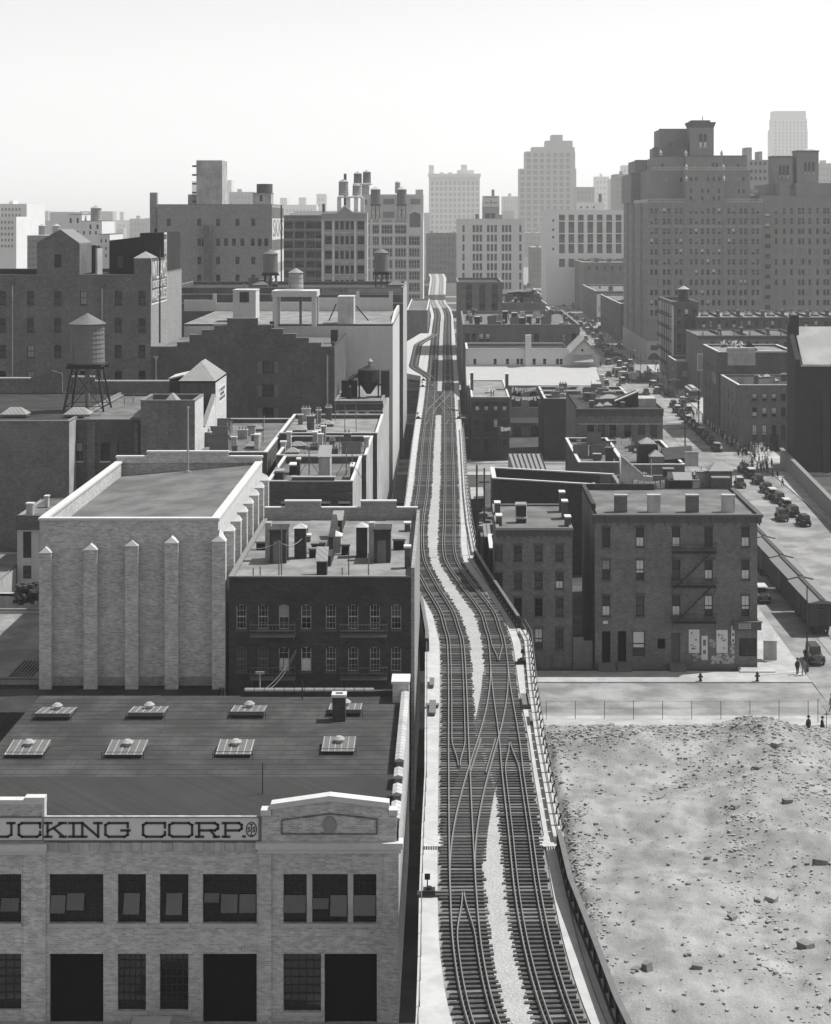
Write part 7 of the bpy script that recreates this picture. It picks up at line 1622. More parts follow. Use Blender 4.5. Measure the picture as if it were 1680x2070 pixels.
for px, top, lab in ((759, 371, 'left dark water tank on legs standing against the tall window loft'), (812, 371, 'right dark water tank on legs standing against the tall window loft')):
    Yw = 694; kk = Yw/F; water_tank((PX(px, Yw), Yw+1), 10*kk, 30*kk, zt-.4, PZ(top+42, Yw)-zt+.4, lab, m='brick_mid', rm='stucco', legm='brick_brown', splay=1.2)
Yw = 705; kk = Yw/F
st = thing('tank_stand', 'pale frame carrying two dark water tanks side by side high above the lofts', 'tank stand', (PX(732, Yw), Yw, 50)); part('leg', MB().box(PX(717, Yw), PX(720, Yw), Yw, Yw+1, zt, PZ(374, Yw)), 'loft_pale', st); part('leg', MB().box(PX(744, Yw), PX(747, Yw), Yw, Yw+1, zt, PZ(374, Yw)), 'loft_pale', st)
part('platform', MB().box(PX(714, Yw), PX(752, Yw), Yw-2, Yw+4, PZ(374, Yw)+.003, PZ(371, Yw)), 'loft_pale', st)
for px, h, lab in ((723, 19, 'left one of two dark tanks side by side high above the lofts'), (741.5, 22, 'right and slightly taller one of two dark tanks high above the lofts')): water_tank((PX(px, Yw), Yw+1), 8.2*kk, h*kk, PZ(371, Yw), .2, lab, m='brick_mid', rm='stucco')
Yw = 730; water_tank((PX(804, Yw), Yw), 5.5*Yw/F, 22*Yw/F, PZ(392, Yw), .2, 'small pale water tank rising behind the right dark tank of the tall window loft', m='stucco', rm='stucco', group='rooftop water tanks')
building('low_viaduct_building', 'low dark flat building between the tall window loft and the loading platform', 'building', PX(822, 600), PX(864, 600), 602, 684, PZ(628, 600), wall='brick_mid', roof='tar_grey', par=.4, cop='coping')
b = building('platform_shed', 'dark pitched shed below the loading platform beside the company loft', 'shed', -22, -10.6, 384, 436, 9.5, wall='brick_dark', roof='tar', par=.3, cop='coping_dull'); clutter(b, -21.5, -11, 386, 434, 9.2, 8, 17)
for k_, (ya, yb_) in enumerate(((188, 204), (208, 226), (230, 247), (270, 300))):
    sb = building('lean_to', ['dark lean to with small roof in the slot under the viaduct, nearest', 'dark lean to with small roof in the slot under the viaduct, second', 'dark lean to with small roof in the slot under the viaduct, third', 'dark lean to with small roof in the slot under the viaduct, farthest'][k_], 'lean to', -8.6, -6.1, ya, yb_, 5.0-.3*k_, wall='wood_grey', roof='tar', par=0, cop=None, group='lean to sheds along the viaduct')
# ------------------------------------------------------------------ pale loft with the rooftop sign
Y = 850.0; k = Y/F
wn = []
for j, t in enumerate(rows(454.8, 19.3, 7)[::-1]):
    for c, w_ in ((937, 4.5), (958, 5.2), (965, 5.2), (972, 5.2), (987, 5.2), (994.5, 5.2), (1002, 5.2), (1017, 5.2), (1024, 5.2), (1031, 5.2), (1052, 4.5)):
        wn.append((PX(c, Y), PZ(t+14.4, Y), w_*k, 14.2*k, 'dh22', (9, 0, 5, 9)[(j*3+int(c)) % 4], {'fm': 'frame_grey'}))
pl2 = building('sign_loft', 'pale square loft building with a stair tower and white signboard on its roof', 'loft building', PX(924, Y), PX(1058, Y), Y, 905, PZ(443, Y), wall='loft_pale', roof='tar_grey', par=.8, cop='loft_white', S=wn)
zr = PZ(443, Y)-.8
o, e = rbox(pl2, 'stair_tower', 976, 1009, 396, 444, zr, 9, 'brick_loft', Yf=853)
part('signboard', MB().box(e[0]-.1, e[1]+.1, e[2]-.5, e[2]-.01, PZ(418, e[2]), PZ(396, e[2])), 'sign_white', o)
part('lettering', MB().box(PX(980, e[2]), PX(1005, e[2]), e[2]-.56, e[2]-.51, PZ(399.4, e[2]), PZ(398, e[2])).box(PX(991.5, e[2]), PX(994, e[2]), e[2]-.56, e[2]-.51, PZ(413, e[2]), PZ(405, e[2])).box(PX(980, e[2]), PX(989, e[2]), e[2]-.56, e[2]-.51, PZ(411, e[2]), PZ(409, e[2])).box(PX(996.5, e[2]), PX(1005, e[2]), e[2]-.56, e[2]-.51, PZ(411, e[2]), PZ(409, e[2])), 'frame_grey', o)
part('window', MB().box(PX(981, e[2]), PX(990.5, e[2]), e[2]-.06, e[2]-.004, PZ(441, e[2]), PZ(431, e[2])), 'window_far', o); part('window', MB().box(PX(992.5, e[2]), PX(1001, e[2]), e[2]-.06, e[2]-.004, PZ(441, e[2]), PZ(431, e[2])), 'window_far', o)
part('stack', MB().box(PX(994, e[2]+2), PX(999.5, e[2]+2), e[2]+2, e[2]+4, e[4], PZ(383, e[2]+2)), 'brick_grey', o)
part('roof_house', MB().box(PX(961, 860), PX(968, 860), 860, 864, zr, PZ(433, 860)).box(PX(1010, 860), PX(1015, 860), 860, 864, zr, PZ(434, 860)), 'brick_grey', pl2)
# white building of tall window strips
Y = 960.0; k = Y/F
wn = []
for j, (u, v) in enumerate(((434, 446), (448, 471), (473, 491), (493, 512), (523, 540))[::-1]):
    for i in range(9): wn.append((PX(1136+19.1*i, Y), PZ(v, Y), 11.6*k, (v-u)*k, 'ind', 5 if (i+j) % 2 else 9, {'fm': 'frame_grey'}))
wn += [(PX(1118.5, Y), PZ(v, Y), 4*k, 5*k, 'plain', 0, {'fm': 'frame_dark'}) for v in (448, 467, 482, 506)]
sw = building('window_strip_factory', 'long white factory with tall vertical window strips left of the great apartment block', 'factory', PX(1104, Y), PX(1300, Y), Y, 1010, PZ(425, Y), wall='loft_white', roof='roof_white', par=.8, cop='loft_white', S=wn)
o, e = rbox(sw, 'penthouse', 1167, 1221, 409, 424, PZ(425, Y)-.8, 8, 'loft_white', Yf=970)
part('window', MB().box(PX(1173, e[2]), PX(1176, e[2]), e[2]-.1, e[2]-.005, PZ(421, e[2]), PZ(417, e[2])).box(PX(1186, e[2]), PX(1189, e[2]), e[2]-.1, e[2]-.005, PZ(421, e[2]), PZ(417, e[2])).box(PX(1199, e[2]), PX(1202, e[2]), e[2]-.1, e[2]-.005, PZ(421, e[2]), PZ(417, e[2])), 'window_far', o)
part('stack', MB().cyl(PX(1213.5, 985), 985, PZ(425, Y), PZ(392, 985), 3.6*985/F, n=12), 'brick_mid', sw)
# ------------------------------------------------------------------ the great brick apartment block
Y = 585.0; k = Y/F
cols = [1317.5, 1326.4, 1342.8, 1351.7, 1367.5, 1376.4, 1396.7, 1407.7, 1419.9, 1431.5, 1442.8, 1453.8, 1473.8, 1483, 1497.9, 1506.8, 1522.3, 1531.8]
wn = farwins(Y, cols, rows(432, 20.6, 12), 5.3, 11, 'dh11', (9, 0, 0, 9, 2, 4, 0, 3), 11, 'frame_dark')
wW = [(y_, PZ(b_, Y), 1.0, 10*k, 'dh11', (9, 0)[i % 2], {'fm': 'brick_mid'}) for b_ in rows(432, 20.6, 12)[::-1] for i, y_ in enumerate((588, 593, 612, 617, 636, 641, 655, 659))]
zt = PZ(409, Y)
ap = building('great_apartment_block', 'great brick apartment block stepping up to a belvedere tower, its roofs edged with white balustrades', 'apartment block', PX(1309, Y), PX(1541, Y), Y, 664, zt, wall='brick_hotel', roof='tar_grey', par=.1, pt=.3, cop=None, S=wn, W=wW, limit=100)
xw = PX(1309, Y); xe = PX(1541, Y)
part('base', MB().box(xw-.25, xe, Y-.25, Y-.003, 0, PZ(690, Y)).box(xw-.25, xw-.003, Y, 664, 0, PZ(690, Y)), 'limestone', ap)
part('band', MB().box(xw, xe, Y-.15, Y-.003, PZ(458.5, Y), PZ(457, Y)).box(xw-.2, xe, Y-.35, Y-.251, PZ(692, Y), PZ(689.5, Y)), 'limestone', ap)
for px in (1334.5, 1359.5, 1386, 1465, 1490.5, 1515): part('pier', MB().box(PX(px-1.7, Y), PX(px+1.7, Y), Y-.35, Y-.003, PZ(690, Y)+.3, zt-.05), 'brick_grey', ap)
for y in (599, 604, 625, 629, 647): part('pier', MB().box(xw-.4, xw-.004, y, y+1.6, PZ(690, Y)+.3, zt-.05), 'brick_grey', ap)
o = part('entrance_arch', MB().prism([(PX(1322, Y)+2.0*math.cos(a*.3142), PZ(727, Y)+2.2*math.sin(a*.3142)) for a in range(11)], Y-.3, Y-.26), 'window_far', ap)
for px in (1319, 1326): part('lancet_window', MB().prism([(PX(px, Y)-.6, PZ(708, Y)), (PX(px, Y)+.6, PZ(708, Y)), (PX(px, Y)+.6, PZ(699, Y)), (PX(px, Y), PZ(697, Y)), (PX(px, Y)-.6, PZ(699, Y))], Y-.3, Y-.26), 'window_far', ap)
part('marquee', MB().box(PX(1296, Y), PX(1334, Y), Y-6, Y-.26, PZ(742, Y), PZ(739, Y)), 'roof_white', ap)
def balustrade(par, x0, x1, y, z, h=1.2):
    b = MB().box(x0, x1, y, y+.3, z, z+.25).box(x0, x1, y, y+.3, z+h-.2, z+h); n = int((x1-x0)/.8)
    for q in range(n+1): xx = x0+(x1-x0-.25)*q/max(n, 1); b.box(xx, xx+.25, y+.02, y+.28, z+.25, z+h-.2)
    return part('balustrade', b, 'limestone', par)
balustrade(ap, xw-.1, PX(1384, Y), Y-.15, zt); balustrade(ap, PX(1466, Y), xe, Y-.15, zt)
part('balustrade', MB().box(xw-.1, xw+.25, Y+.2, 640, zt, zt+1.1), 'limestone', ap)
def tier(xl, xr, yt, yb_, Yt, D, name='tier', m='brick_hotel', wcols=(), wrows=(), bal=False, wv=(9, 0, 9, 2)):
    z0, z1 = PZ(yb_, Yt)-.3, PZ(yt, Yt); x0, x1 = PX(xl, Yt), PX(xr, Yt)
    b = MB(); kk = Yt/F; r = random.Random(xl)
    hl = [(PX(c, Yt)-2.2*kk, PX(c, Yt)+2.2*kk, PZ(v, Yt), PZ(v-8.5, Yt)) for c in wcols for v in wrows]
    wall_face(b, 'S', Yt, x0, x1, z0, z1, hl, .2); wall_face(b, 'E', x1, Yt, Yt+D, z0, z1, []); wall_face(b, 'W', x0, Yt, Yt+D, z0, z1, []); wall_face(b, 'N', Yt+D, x0, x1, z0, z1, [])
    b.quad([(x0, Yt, z1), (x1, Yt, z1), (x1, Yt+D, z1), (x0, Yt+D, z1)], 1)
    o = part(name, b, [m, 'tar_grey'], ap)
    for h in hl:
        p_ = MB().box(h[0], h[1], Yt+.15, Yt+.2, h[2], h[3]); part('window', p_, r.choice(['glass', 'glass_grey', 'blind']), o)
    if bal: balustrade(o, x0, x1, Yt-.1, z1, 1.1)
    else: part('cornice', MB().box(x0-.15, x1+.15, Yt-.15, Yt+.3, z1+.003, z1+.3), 'brick_mid', o)
    return o
tier(1318, 1384.5, 344, 408, 592, 40, wcols=(1347, 1377), wrows=(368,), bal=True); tier(1466, 1516, 344, 408, 592, 40, wcols=(1494, 1503), wrows=(366, 390), bal=True)
tier(1385, 1465.5, 344, 409, 585.3, 30, wcols=(1396.7, 1407.7, 1419.9, 1431.5, 1442.8, 1453.8), wrows=(366, 390, 405), bal=True)
tier(1328, 1384, 317, 344, 598, 30, wcols=(1339, 1372), wrows=(339,)); tier(1386, 1462, 316, 344, 596, 30, wcols=(1405, 1441, 1449), wrows=(338,)); tier(1463, 1510, 316, 344, 599, 30, wcols=(1480, 1492), wrows=(340,))
tier(1276, 1318, 352, 409, 628, 30, wcols=(1300,), wrows=(370, 392)); tier(1284, 1330, 325, 352, 634, 24, wcols=(1308,), wrows=(342,)); tier(1266, 1296, 356, 409, 646, 17)
o = tier(1333, 1391, 262, 317, 612, 16); tier(1360, 1392, 287, 317, 606, 5.9, m='brick_mid'); tier(1320, 1334, 300, 326, 615, 10)
o = part('belvedere', MB().box(PX(1395, 604), PX(1443, 604), 604, 612, PZ(318, 604), PZ(258, 604)), 'brick_hotel', ap)
part('cornice', MB().hexa([(PX(1395, 604), 604-.01, PZ(258, 604)+.003), (PX(1443, 604), 604-.01, PZ(258, 604)+.003), (PX(1443, 604), 612, PZ(258, 604)+.003), (PX(1395, 604), 612, PZ(258, 604)+.003)], [(PX(1391, 604), 603, PZ(247, 604)), (PX(1447, 604), 603, PZ(247, 604)), (PX(1447, 604), 613, PZ(247, 604)), (PX(1391, 604), 613, PZ(247, 604))]).box(PX(1398, 604), PX(1436, 604), 604, 611, PZ(247, 604)+.003, PZ(243, 604)), 'brick_mid', o)
for px in (1416.5, 1425.5):
    r_ = 3.0*604/F; b = MB().prism([(PX(px, 604)-r_, PZ(297, 604)), (PX(px, 604)+r_, PZ(297, 604))]+[(PX(px, 604)+r_*math.cos(a*.5236), PZ(273, 604)+r_*math.sin(a*.5236)) for a in range(7)], 603.9, 603.98)
    part('arched_window', b, 'window_far', o); part('pane', MB().box(PX(px, 604)-r_*.8, PX(px, 604)+r_*.8, 603.85, 603.899, PZ(297, 604), PZ(287, 604)), 'blind_white', o)
part('sill', MB().box(PX(1411, 604), PX(1431, 604), 603.6, 603.99, PZ(299, 604), PZ(297.3, 604)), 'limestone', o)
fn = MB()
for px, py, yy in ((1386, 315, 596), (1459, 315, 596), (1387, 343, 590), (1462, 343, 590), (1387, 366, 584.8), (1463, 366, 584.8), (1335, 314, 598)):
    p_ = MB().cyl(PX(px, yy), yy, PZ(py, yy), PZ(py-5, yy), .5, .35, 8).cyl(PX(px, yy), yy, PZ(py-5, yy), PZ(py-9, yy), .6, .3, 8).cyl(PX(px, yy), yy, PZ(py-9, yy), PZ(py-11.5, yy), .3, .1, 8); part('finial', p_, 'limestone', ap)
part('flagstaff', MB().cyl(PX(1420, 607), 607, PZ(243, 604), PZ(234, 604), .12, n=6), 'iron', ap)
# second section to the right
Y = 590.0
wn = farwins(Y, (1552,), rows(440, 20.6, 11), 11, 9, 'trip', (2, 4, 9, 5), 21, 'brick_mid') + farwins(Y, (1569, 1585.5, 1600, 1616, 1623.5, 1637, 1653, 1667, 1674), rows(432, 20.6, 12), 5.2, 11.5, 'dh11', (9, 0, 0, 5, 3), 22, 'frame_dark')
a2 = building('apartment_wing', 'right wing of the brick apartments with two arcaded roof towers', 'apartment block', xe+.05, PX(1760, Y), Y, 650, PZ(396, Y), wall='brick_hotel', roof='tar_grey', par=.3, cop='coping_dull', S=wn)
part('tier', MB().box(PX(1609, 594), PX(1760, 594), 594, 640, PZ(398, 594), PZ(370, 594)).box(PX(1575, 592), PX(1596, 592), 592, 640, PZ(398, 592), PZ(370, 592)).box(PX(1596.2, 596), PX(1608.8, 596), 596, 640, PZ(398, 596), PZ(380, 596)), 'brick_hotel', a2)
for xl, xr, yt, yb_, cx_, n, zt1, zb1 in ((1562, 1602, 318, 372, (1577, 1584.5, 1592), 3, 337, 357), (1611, 1655, 307, 369, (1628, 1636, 1644), 3, 330, 350)):
    Yt = 600; o = part('roof_tower', MB().box(PX(xl, Yt), PX(xr, Yt), Yt, Yt+8, PZ(yb_, Yt)-4, PZ(yt, Yt)), 'brick_hotel', a2)
    part('cornice', MB().box(PX(xl-1, Yt), PX(xr+1, Yt), Yt-.4, Yt+8.4, PZ(yt, Yt)+.003, PZ(yt-3, Yt)), 'brick_mid', o)
    for c in cx_:
        r_ = 2.6*Yt/F; part('arched_window', MB().prism([(PX(c, Yt)-r_, PZ(zb1+4, Yt)), (PX(c, Yt)+r_, PZ(zb1+4, Yt))]+[(PX(c, Yt)+r_*math.cos(q*.5236), PZ(zt1, Yt)+r_*math.sin(q*.5236)) for q in range(7)], Yt-.1, Yt-.01), 'window_far', o)
        part('pane', MB().box(PX(c, Yt)-r_*.8, PX(c, Yt)+r_*.8, Yt-.14, Yt-.101, PZ(zb1+3.5, Yt), PZ(zb1-3, Yt)), 'stucco', o)
part('roof_house', MB().hexa([(PX(1620, 604), 601, PZ(304, 600)+.01), (PX(1648, 604), 601, PZ(304, 600)+.01), (PX(1648, 604), 607, PZ(304, 600)+.01), (PX(1620, 604), 607, PZ(304, 600)+.01)], [(PX(1632, 604), 603, PZ(300, 600)), (PX(1638, 604), 603, PZ(300, 600)), (PX(1638, 604), 605, PZ(300, 600)), (PX(1632, 604), 605, PZ(300, 600))]), 'stucco', a2)
part('sun_deck', MB().box(PX(1517, 594), PX(1532, 594), 594, 600, PZ(390, 594), PZ(383, 594)), 'roof_white', ap)
# east side of the avenue beyond
for i, (ya, yb_, xa, z_, lab, m) in enumerate(((672, 700, 66.5, 15.0, 'dark row house with pale coping on the far avenue, nearest the great block', 'brick_brown'), (703, 765, 67, 14.6, 'dark row of houses with pale copings along the far avenue', 'brick_brown'), (806, 884, 68.5, 14.2, 'row of houses beyond the white billboard on the far avenue', 'brick_brown'), (900, 960, 70, 25, 'taller dark tenement further along the avenue', 'brick_mid'), (1010, 1100, 71, 24, 'pale banded house at the far end of the avenue', 'brick_grey'))):
    b_ = building('avenue_row', lab, 'row houses', xa, xa+60, ya, yb_, z_, wall=m, roof='tar_grey', par=.6, cop='coping', W=[(y_, z2, 1.2, 2.2, 'dh11', 9, {'fm': 'frame_dark'}) for y_ in [ya+4+q*6 for q in range(int((yb_-ya)/6))] for z2 in (4, 8, 11.5)], S=[(xa+3+q*4, z_-4, 1.2, 2.2, 'dh11', 9, {'fm': 'frame_dark'}) for q in range(5)] if i > 1 else ())
    clutter(b_, xa+1, xa+30, ya+1, yb_-2, z_-.6, 8, 100+i)
    part('chimney', MB().box(xa+6, xa+8, ya+2, ya+3, z_-.6, z_+2.2), 'brick_brown', b_)
t = thing('billboard', 'tall white billboard on the flank of the far avenue houses', 'billboard', (68.6, 803, 2), 'boards on the avenue flank')
part('frame', MB().box(68.6, 73.6, 803, 803.3, 2.5, 13.0), 'sign_white', t); part('picture', MB().box(69.4, 71.6, 802.94, 802.999, 5, 7.5).box(70.5, 72.6, 802.93, 802.999, 3.4, 4.4), 'stucco', t); part('post', MB().box(69, 69.3, 803.31, 803.6, 0, 13).box(72.8, 73.1, 803.31, 803.6, 0, 13), 'iron', t)
building('plain_warehouse', 'plain dark warehouse band left of the apartment block with a pale parapet line', 'warehouse', PX(1197, 915), PX(1300, 915), 912, 955, PZ(553, 912), wall='brick_mid', roof='tar', par=.6, cop='coping')
building('plain_warehouse', 'dark long roofed warehouse just above the plain warehouse band', 'warehouse', PX(1195, 958), PX(1300, 958), 956, 959.8, PZ(531, 956), wall='brick_mid', roof='tar', par=.4, cop='coping_dull')
# hazy block the viaduct bends around
Y = 1290.0
hb = building('viaduct_end_block', 'hazy dark brick block that the viaduct bends in front of', 'building', PX(861, Y), PX(926, Y), Y, 1350, PZ(472, Y), wall='brick_mid', roof='tar', par=.5, cop='coping_dull', S=farwins(Y, rows(868, 8, 7), rows(486, 12, 8), 4, 6.5, 'dh11', (9, 0), 41, 'brick_mid'))
clutter(hb, PX(863, Y), PX(924, Y), Y+2, Y+40, PZ(472, Y)-.5, 8, 131)
# ------------------------------------------------------------------ hazy towers
def tower(name, lab, Y, levels, m, cols=(), rws=(), wpx=5, hpx=7, wm='window_pale', D=60, cat='tower', extra=()):
    """levels: (xl, xr, ytop) from the bottom up; windows as recessed dark panes in front of the lowest level they fit"""
    root = thing(name, lab, cat, (PX((levels[0][0]+levels[0][1])/2, Y), Y, 0)); b = MB(); pz = 0
    for i, (xl, xr, yt) in enumerate(levels):
        b.box(PX(xl, Y), PX(xr, Y), Y+i*1.5, Y+D, pz-.5*(i > 0), PZ(yt, Y)); pz = PZ(yt, Y)
    part('wall', b, m, root)
    k = Y/F; n = 0; rest = MB()
    for v in sorted(rws, reverse=True):
        for c in cols:
            lv = [i for i, (xl, xr, yt) in enumerate(levels) if xl+1 < c-wpx/2 and xr-1 > c+wpx/2 and yt < v-hpx-1]
            if not lv: continue
            i0 = next((i for i in range(len(levels)) if v > levels[i][2]+hpx and levels[i][0] < c < levels[i][1]), None)
            if i0 is None: continue
            y_ = Y+i0*1.5
            q = MB() if n < 100 else rest
            q.box(PX(c, y_)-wpx*k/2, PX(c, y_)+wpx*k/2, y_-.25, y_-.02, PZ(v, y_), PZ(v-hpx, y_))
            if n < 100: part('window', q, wm, root)
            n += 1
    if n > 100: part('window', rest, wm, root, kind='stuff')
    for nm, xl, xr, yt, yb_, dy in extra: part(nm, MB().box(PX(xl, Y+dy), PX(xr, Y+dy), Y+dy, Y+dy+12, PZ(yb_, Y+dy)-1, PZ(yt, Y+dy)), m, root)
    return root
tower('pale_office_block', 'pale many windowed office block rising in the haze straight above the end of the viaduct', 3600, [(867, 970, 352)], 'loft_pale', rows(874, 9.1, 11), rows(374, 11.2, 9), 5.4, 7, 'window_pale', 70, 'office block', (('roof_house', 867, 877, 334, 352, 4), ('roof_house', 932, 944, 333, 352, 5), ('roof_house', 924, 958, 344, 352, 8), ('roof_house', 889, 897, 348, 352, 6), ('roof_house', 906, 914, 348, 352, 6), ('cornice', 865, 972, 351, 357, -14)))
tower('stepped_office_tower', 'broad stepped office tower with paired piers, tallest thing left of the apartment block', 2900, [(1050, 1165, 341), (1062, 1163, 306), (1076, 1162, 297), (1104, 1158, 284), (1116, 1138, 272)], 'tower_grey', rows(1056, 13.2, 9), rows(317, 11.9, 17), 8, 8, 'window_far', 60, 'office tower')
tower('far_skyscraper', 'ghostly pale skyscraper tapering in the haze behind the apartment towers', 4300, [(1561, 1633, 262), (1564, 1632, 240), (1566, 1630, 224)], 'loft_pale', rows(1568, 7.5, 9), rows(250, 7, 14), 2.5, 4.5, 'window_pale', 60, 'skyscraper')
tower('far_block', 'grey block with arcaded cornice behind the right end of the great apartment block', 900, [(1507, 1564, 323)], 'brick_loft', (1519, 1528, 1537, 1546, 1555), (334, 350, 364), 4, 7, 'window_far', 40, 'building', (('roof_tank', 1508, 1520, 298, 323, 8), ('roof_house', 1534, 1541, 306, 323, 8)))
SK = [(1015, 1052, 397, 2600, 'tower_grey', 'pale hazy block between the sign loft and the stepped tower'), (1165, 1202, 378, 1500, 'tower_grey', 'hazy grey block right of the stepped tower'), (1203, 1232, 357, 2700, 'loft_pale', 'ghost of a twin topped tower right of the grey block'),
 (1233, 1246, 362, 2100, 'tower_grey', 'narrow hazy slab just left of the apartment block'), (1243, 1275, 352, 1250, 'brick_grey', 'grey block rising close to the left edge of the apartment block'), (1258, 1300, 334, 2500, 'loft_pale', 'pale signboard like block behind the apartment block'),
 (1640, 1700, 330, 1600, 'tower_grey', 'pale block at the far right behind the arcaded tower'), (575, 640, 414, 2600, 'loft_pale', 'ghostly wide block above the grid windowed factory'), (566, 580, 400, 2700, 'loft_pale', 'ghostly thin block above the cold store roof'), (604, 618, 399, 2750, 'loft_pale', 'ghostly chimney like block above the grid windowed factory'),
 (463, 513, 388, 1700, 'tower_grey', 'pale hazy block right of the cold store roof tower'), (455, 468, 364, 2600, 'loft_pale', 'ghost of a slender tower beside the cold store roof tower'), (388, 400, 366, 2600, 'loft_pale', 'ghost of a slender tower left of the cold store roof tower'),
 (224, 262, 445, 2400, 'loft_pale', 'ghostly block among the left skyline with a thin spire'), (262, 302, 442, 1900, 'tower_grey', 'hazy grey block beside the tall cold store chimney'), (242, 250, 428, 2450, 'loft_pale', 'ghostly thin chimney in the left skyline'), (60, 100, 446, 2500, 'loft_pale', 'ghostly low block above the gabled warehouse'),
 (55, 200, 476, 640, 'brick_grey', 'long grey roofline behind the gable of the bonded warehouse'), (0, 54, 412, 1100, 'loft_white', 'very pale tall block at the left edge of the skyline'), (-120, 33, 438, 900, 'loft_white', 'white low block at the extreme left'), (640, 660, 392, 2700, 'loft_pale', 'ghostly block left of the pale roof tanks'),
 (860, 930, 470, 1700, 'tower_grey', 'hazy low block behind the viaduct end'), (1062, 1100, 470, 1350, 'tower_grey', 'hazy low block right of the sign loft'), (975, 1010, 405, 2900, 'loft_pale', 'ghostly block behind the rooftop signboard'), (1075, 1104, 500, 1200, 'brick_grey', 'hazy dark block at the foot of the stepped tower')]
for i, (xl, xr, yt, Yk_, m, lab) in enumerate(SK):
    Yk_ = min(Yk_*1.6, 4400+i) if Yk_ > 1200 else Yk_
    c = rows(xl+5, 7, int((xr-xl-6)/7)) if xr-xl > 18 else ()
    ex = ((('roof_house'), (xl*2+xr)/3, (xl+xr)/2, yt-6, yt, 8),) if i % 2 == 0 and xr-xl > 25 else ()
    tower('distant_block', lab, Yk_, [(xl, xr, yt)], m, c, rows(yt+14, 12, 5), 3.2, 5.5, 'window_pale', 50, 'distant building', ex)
r = random.Random(77)
rest = MB()
for q in range(60):
    Yk_ = r.uniform(2300, 4300); px = r.uniform(-60, 1760); w_ = r.uniform(18, 70)
    if 840 < px < 935 and Yk_ < 3700: continue
    rest.box(PX(px, Yk_), PX(px+w_, Yk_), Yk_, Yk_+40, 0, PZ(r.uniform(425, 462), Yk_))
setting('distant_city', rest, 'tower_grey', 'stuff')
# pale house with the far water tank at the left
Y = 520.0
wl_ = building('pale_tank_house', 'small white house block with dark windows under a far water tank', 'building', PX(166, Y), PX(206, Y), Y, 540, PZ(447, Y), wall='loft_white', roof='tar', par=.4, cop='coping_dull', S=farwins(Y, (183, 197), (463,), 4, 9, 'dh11', (0, 9), 3) + farwins(Y, (170, 182, 194), (474,), 3.5, 7, 'dh11', (0,), 3))
w5 = building('pale_tank_house', 'white house block with domed top beside the far water tank', 'building', PX(139, Y), PX(165.5, Y), Y, 540, PZ(434, Y), wall='loft_white', roof='tar', par=.3, cop='coping_dull', S=farwins(Y, (143, 157), (451,), 4, 10, 'dh11', (0,), 3) + farwins(Y, (143, 157), (474,), 4, 7, 'dh11', (9,), 3))
water_tank((PX(193, 525), 526), 11*526/F, 26*526/F, PZ(447, 526)-.3, .3, 'far pale water tank with conical lid on the white house block', m='stucco', rm='stucco')
building('pale_column_house', 'narrow pale sunlit block between the gable and the black penthouse', 'building', PX(199, 480), PX(222, 480), 480, 500, PZ(474, 480), wall='loft_white', roof='tar', par=.4, cop='coping_dull', S=farwins(480, (205, 214), (490, 505, 520), 3, 6, 'dh11', (9,), 3))
for px, lab in ((86, 'faint water tank left above the gabled warehouse'), (114, 'faint water tank right above the gabled warehouse')): water_tank((PX(px, 900), 900), 8*900/F, 20*900/F, PZ(478, 900), .3, lab, m='tower_grey', rm='stucco')

